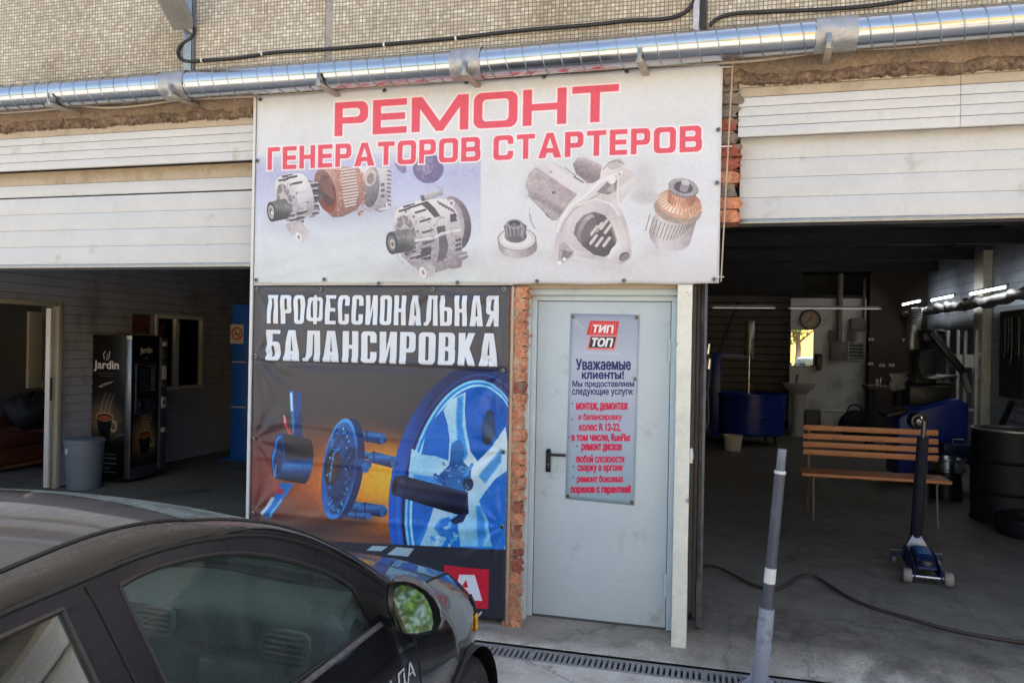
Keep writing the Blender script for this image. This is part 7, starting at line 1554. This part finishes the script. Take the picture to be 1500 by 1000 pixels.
    def vent(c, w, h, nm, tri=False):
        fr_ = MB(); k = 20; ring_ = lambda a, sc: (c.x-.012, c.y+math.copysign(abs(math.cos(a))**.5,math.cos(a))*w*sc, c.z+math.copysign(abs(math.sin(a))**.5,math.sin(a))*h*sc)
        A = [ring_(2*math.pi*i/k,1.0) for i in range(k)]; B = [ring_(2*math.pi*i/k,.86) for i in range(k)]; Cc = [(p[0]+.03,p[1],p[2]) for p in B]
        fr_.add(A+B+Cc, [(i,(i+1)%k,k+(i+1)%k,k+i) for i in range(k)]+[(k+i,k+(i+1)%k,2*k+(i+1)%k,2*k+i) for i in range(k)]); vo = fr_.build(nm, m_int, car, smooth=50)
        MB().add([Vector(p)+Vector((.0,0,0)) for p in Cc], [tuple(range(k))]).build('backing', m_intd, vo)
        for i in range(4): z = c.z+h*(-.55+i*.37); MB().obox((c.x,c.y,z), (.03,w*1.62,.006), Matrix.Rotation(R(20),3,'Y')).build('vent_slat', m_int, vo)
        MB().box(c.x-.02,c.y-w*.14,c.z-.008,c.x-.004,c.y+w*.14,c.z+.008).build('tab', m_alu, vo)
    vent(Vector((-.83,-.565,.945)), .085, .048, 'side_vent'); vent(Vector((-.845,-.10,.972)), .075, .045, 'centre_vent'); vent(Vector((-.845,.075,.972)), .075, .045, 'centre_vent'); vent(Vector((-.83,.565,.945)), .085, .048, 'side_vent')
    # speaker corners, glove box edge
    for sg in (-1,1): MB().add([(-.62,sg*.68,1.08),(-.74,sg*.70,1.01),(-.58,sg*.72,1.01)], [(0,1,2)]).build('corner_trim', m_int, car, solid=.01)
    MB().box(-.82,-.66,.74,-.765,-.24,.86).build('glove_box', m_int, car, bevel=.012)
    for y in (-.36,.36):
        sb_ = MB().box(-1.55,y-.25,.30,-1.02,y+.25,.46).build('seat', m_intd, car, bevel=.05)
        bk_ = MB(); bk_.obox((-1.66,y,.74), (.13,.46,.62), Matrix.Rotation(R(-14),3,'Y')); bk_.build('backrest', m_intd, car, bevel=.05)
        hr = MB(); hr.obox((-1.80,y,1.14), (.09,.25,.17), Matrix.Rotation(R(-10),3,'Y')); hr.build('headrest', pm('headrest_grey', (.34,.36,.37), .7), car, bevel=.035)
    MB().box(-2.5,-.62,.30,-2.05,.62,.48).build('rear_seat', m_intd, car, bevel=.05); rb = MB(); rb.obox((-2.55,0,.75), (.14,1.25,.60), Matrix.Rotation(R(-20),3,'Y')); rb.build('rear_backrest', m_intd, car, bevel=.05)
    MB().lathe([(.17,-.012),(.185,0),(.17,.012),(.155,0),(.17,-.012)], (-.93,.36,.84), (-.93,0,.37), 28).build('steering_wheel', m_intd, car)
    MB().grid(lambda s, v: Vector((s+bul(s,v), v*(lat(s)-.02), DI_(s)+crown(s)*(1-abs(v)**2.2)-.03)), np.linspace(-2.35,-1.28,12), np.linspace(-1,1,11)).build('headliner', m_int, car, smooth=60)
    for sg in (-1,1):
        MB().grid(lambda s, z: Vector((s, sg*(W_(min(z,.93))-.07), z)), np.linspace(-2.3,-.62,10), np.linspace(.28,.965,6)).build('door_card', m_intd, car)
    if lettering:
        cu = bpy.data.curves.new('letters','FONT'); cu.body = 'ЛАДА'; cu.offset = .01; cu.resolution_u = 2
        o = bpy.data.objects.new('letters', cu); col.objects.link(o); bpy.context.view_layer.update()
        me = o.evaluated_get(bpy.context.evaluated_depsgraph_get()).to_mesh(); lw_ = max(v.co.x for v in me.vertices)
        mb = MB(); mb.add([(lambda x, z: Vector((x, -(W_(z)+.0025), z)))(-.80+.29*v.co.x/lw_, .765+.075*v.co.y) for v in me.vertices], [list(p.vertices) for p in me.polygons])
        o.evaluated_get(bpy.context.evaluated_depsgraph_get()).to_mesh_clear(); bpy.data.objects.remove(o); bpy.data.curves.remove(cu)
        mb.build('door_lettering', pm('worn_white_vinyl', (.70,.70,.72), .6, var=.2, vs=40, dirt=(.2,.2,.2), dscale=30, dlo=.56, dhi=.6), car, smooth=0, fix=False)
    return car
CAM_REF, RAY_REF = CAM, ray
CAR_LOC, CAR_RZ = Vector((-1.75,-1.85,-.081)), R(88)
_inv = (Matrix.Translation(CAR_LOC)@Matrix.Rotation(CAR_RZ,4,'Z')).inverted()
def car_plane(px, py, s0):
    o, d = _inv@CAM, _inv.to_3x3()@ray(px, py); return o+d*((s0-o.x)/d.x)
MIRROR_OUT = [car_plane(px,py,-.70) for px, py in ((567,858),(577,851),(592,850),(608,854),(623,863),(636,876),(645,893),(647,910),(641,924),(628,931),(610,932),(590,928),(577,916),(569,898),(566,878))]
MIRROR_GLASS = [car_plane(px,py,-.70) for px, py in ((574,866),(581,860),(591,861),(603,867),(614,875),(622,886),(628,900),(631,916),(629,925),(612,928),(594,927),(583,922),(577,908),(575,896),(573,880))]
def Gm_match(O, Gm): return Gm
print('mirror', [tuple(round(c,3) for c in p) for p in MIRROR_OUT[:3]])
MIRROR_MAT = bpy.data.materials.new('door_mirror_glass'); MIRROR_MAT.use_nodes = True
_b = MIRROR_MAT.node_tree.nodes['Principled BSDF']; _b.inputs['Base Color'].default_value = (.18,.23,.235,1); _b.inputs['Metallic'].default_value = 1; _b.inputs['Roughness'].default_value = .03
build_car('sedan_car', 'dusty black sedan parked nose to the black banner in the foreground', CAR_LOC, CAR_RZ, dust_paint('dusty_black_paint', (.055,.055,.07), .12, (.40,.415,.44), .5, .9))
# ================================================================ the yard behind the camera (seen in the mirrors and lighting the front)
build_car('parked_car', 'pale silver car parked across the yard, seen in the wall mirror', (4.7,-10.5,-.081), R(-84), dust_paint('silver_paint', (.66,.67,.69), .3, (.6,.59,.57), .3), False)
bd = thing('yellow_building', 'ochre yellow building across the yard, reflected in the wall mirror', 'building', (3,-34,-.1), world=True)
m_ochre = pm('ochre_render', (.80,.66,.36), .85, var=.08, vs=1.5, fine=.08, bump=.2)
MB().box(2,-44,-.1,36,-34,9).build('wall', m_ochre, bd)
for i in range(7):
    for z in (1.3, 4.9):
        x = 4.6+i*4.8; f_ = MB(); f_.box(x-.9,-33.99,z-.1,x+.9,-33.9,z); f_.box(x-.9,-33.99,z+1.7,x+.9,-33.9,z+1.8); f_.box(x-.9,-33.99,z,x-.8,-33.9,z+1.7); f_.box(x+.8,-33.99,z,x+.9,-33.9,z+1.7); wo = f_.build('window', m_wpaint, bd); MB().box(x-.8,-33.98,z,x+.8,-33.95,z+1.7).build('pane', pm('far_pane', (.08,.10,.12), .08), wo)
MB().box(1.5,-44.5,9.001,36.5,-33.5,9.4).build('roof', m_wallc, bd)
def tree(label, x, y, h, r, seed):
    rg_ = np.random.default_rng(seed); t = thing('broadleaf_tree', label, 'tree', (x,y,-.1), group='trees across the yard')
    tr = MB(); tr.tube([(0,0,0),(.05,.03,h*.3),(-.05,.08,h*.6),(.03,.0,h*.85)], [.2,.16,.11,.04], 10)
    for k in range(7): a = k*2.4; z = h*(.35+.07*k); tr.tube([(0,0,z),(r*.35*math.cos(a),r*.35*math.sin(a),z+h*.12),(r*.7*math.cos(a),r*.7*math.sin(a),z+h*.2)], [.08,.05,.02], 6)
    tr.build('trunk', pm('bark', (.30,.25,.20), .95, bump=.8), t)
    cl = [(rg_.normal(0,r*.38), rg_.normal(0,r*.38), h*.68+rg_.normal(0,h*.13), rg_.uniform(.5,1)*r*.38) for _ in range(26)]; V = []; F = []
    for (cx_, cy_, cz_, cr2) in cl:
        for _ in range(110):
            d = rg_.normal(0,1,3); d /= np.linalg.norm(d); p = np.array([cx_,cy_,cz_])+d*cr2*rg_.uniform(.6,1.05); a = rg_.normal(0,1,3); a /= np.linalg.norm(a); b = np.cross(a,d); b /= np.linalg.norm(b)+1e-6; s_ = rg_.uniform(.09,.17); k = len(V)
            V += [tuple(p-a*s_), tuple(p+b*s_*.5), tuple(p+a*s_), tuple(p-b*s_*.5)]; F.append((k,k+1,k+2,k+3))
    m_ = MB(); m_.v, m_.f = V, F; m_.build('crown', pm('leaf_green', (.30,.40,.14), .6, var=.35, vs=3, bump=0), t, smooth=0, fix=False)
tree('leafy tree left of the silver parked car across the yard', 5.2,-21, 6.0, 2.2, 3); tree('leafy tree behind the black sedan across the yard', -4.5,-26, 7.5, 2.8, 5); tree('leafy tree far right across the yard', 14,-24, 7, 2.6, 9)
for i, x in enumerate((-1.5,-9,-13,-18)): tree(['slim','broad','tall','leftmost'][i]+' leafy tree in the row beyond the black sedan', x, -30-2*(i % 2), 6+i*.8, 2.6+.2*i, 20+i)
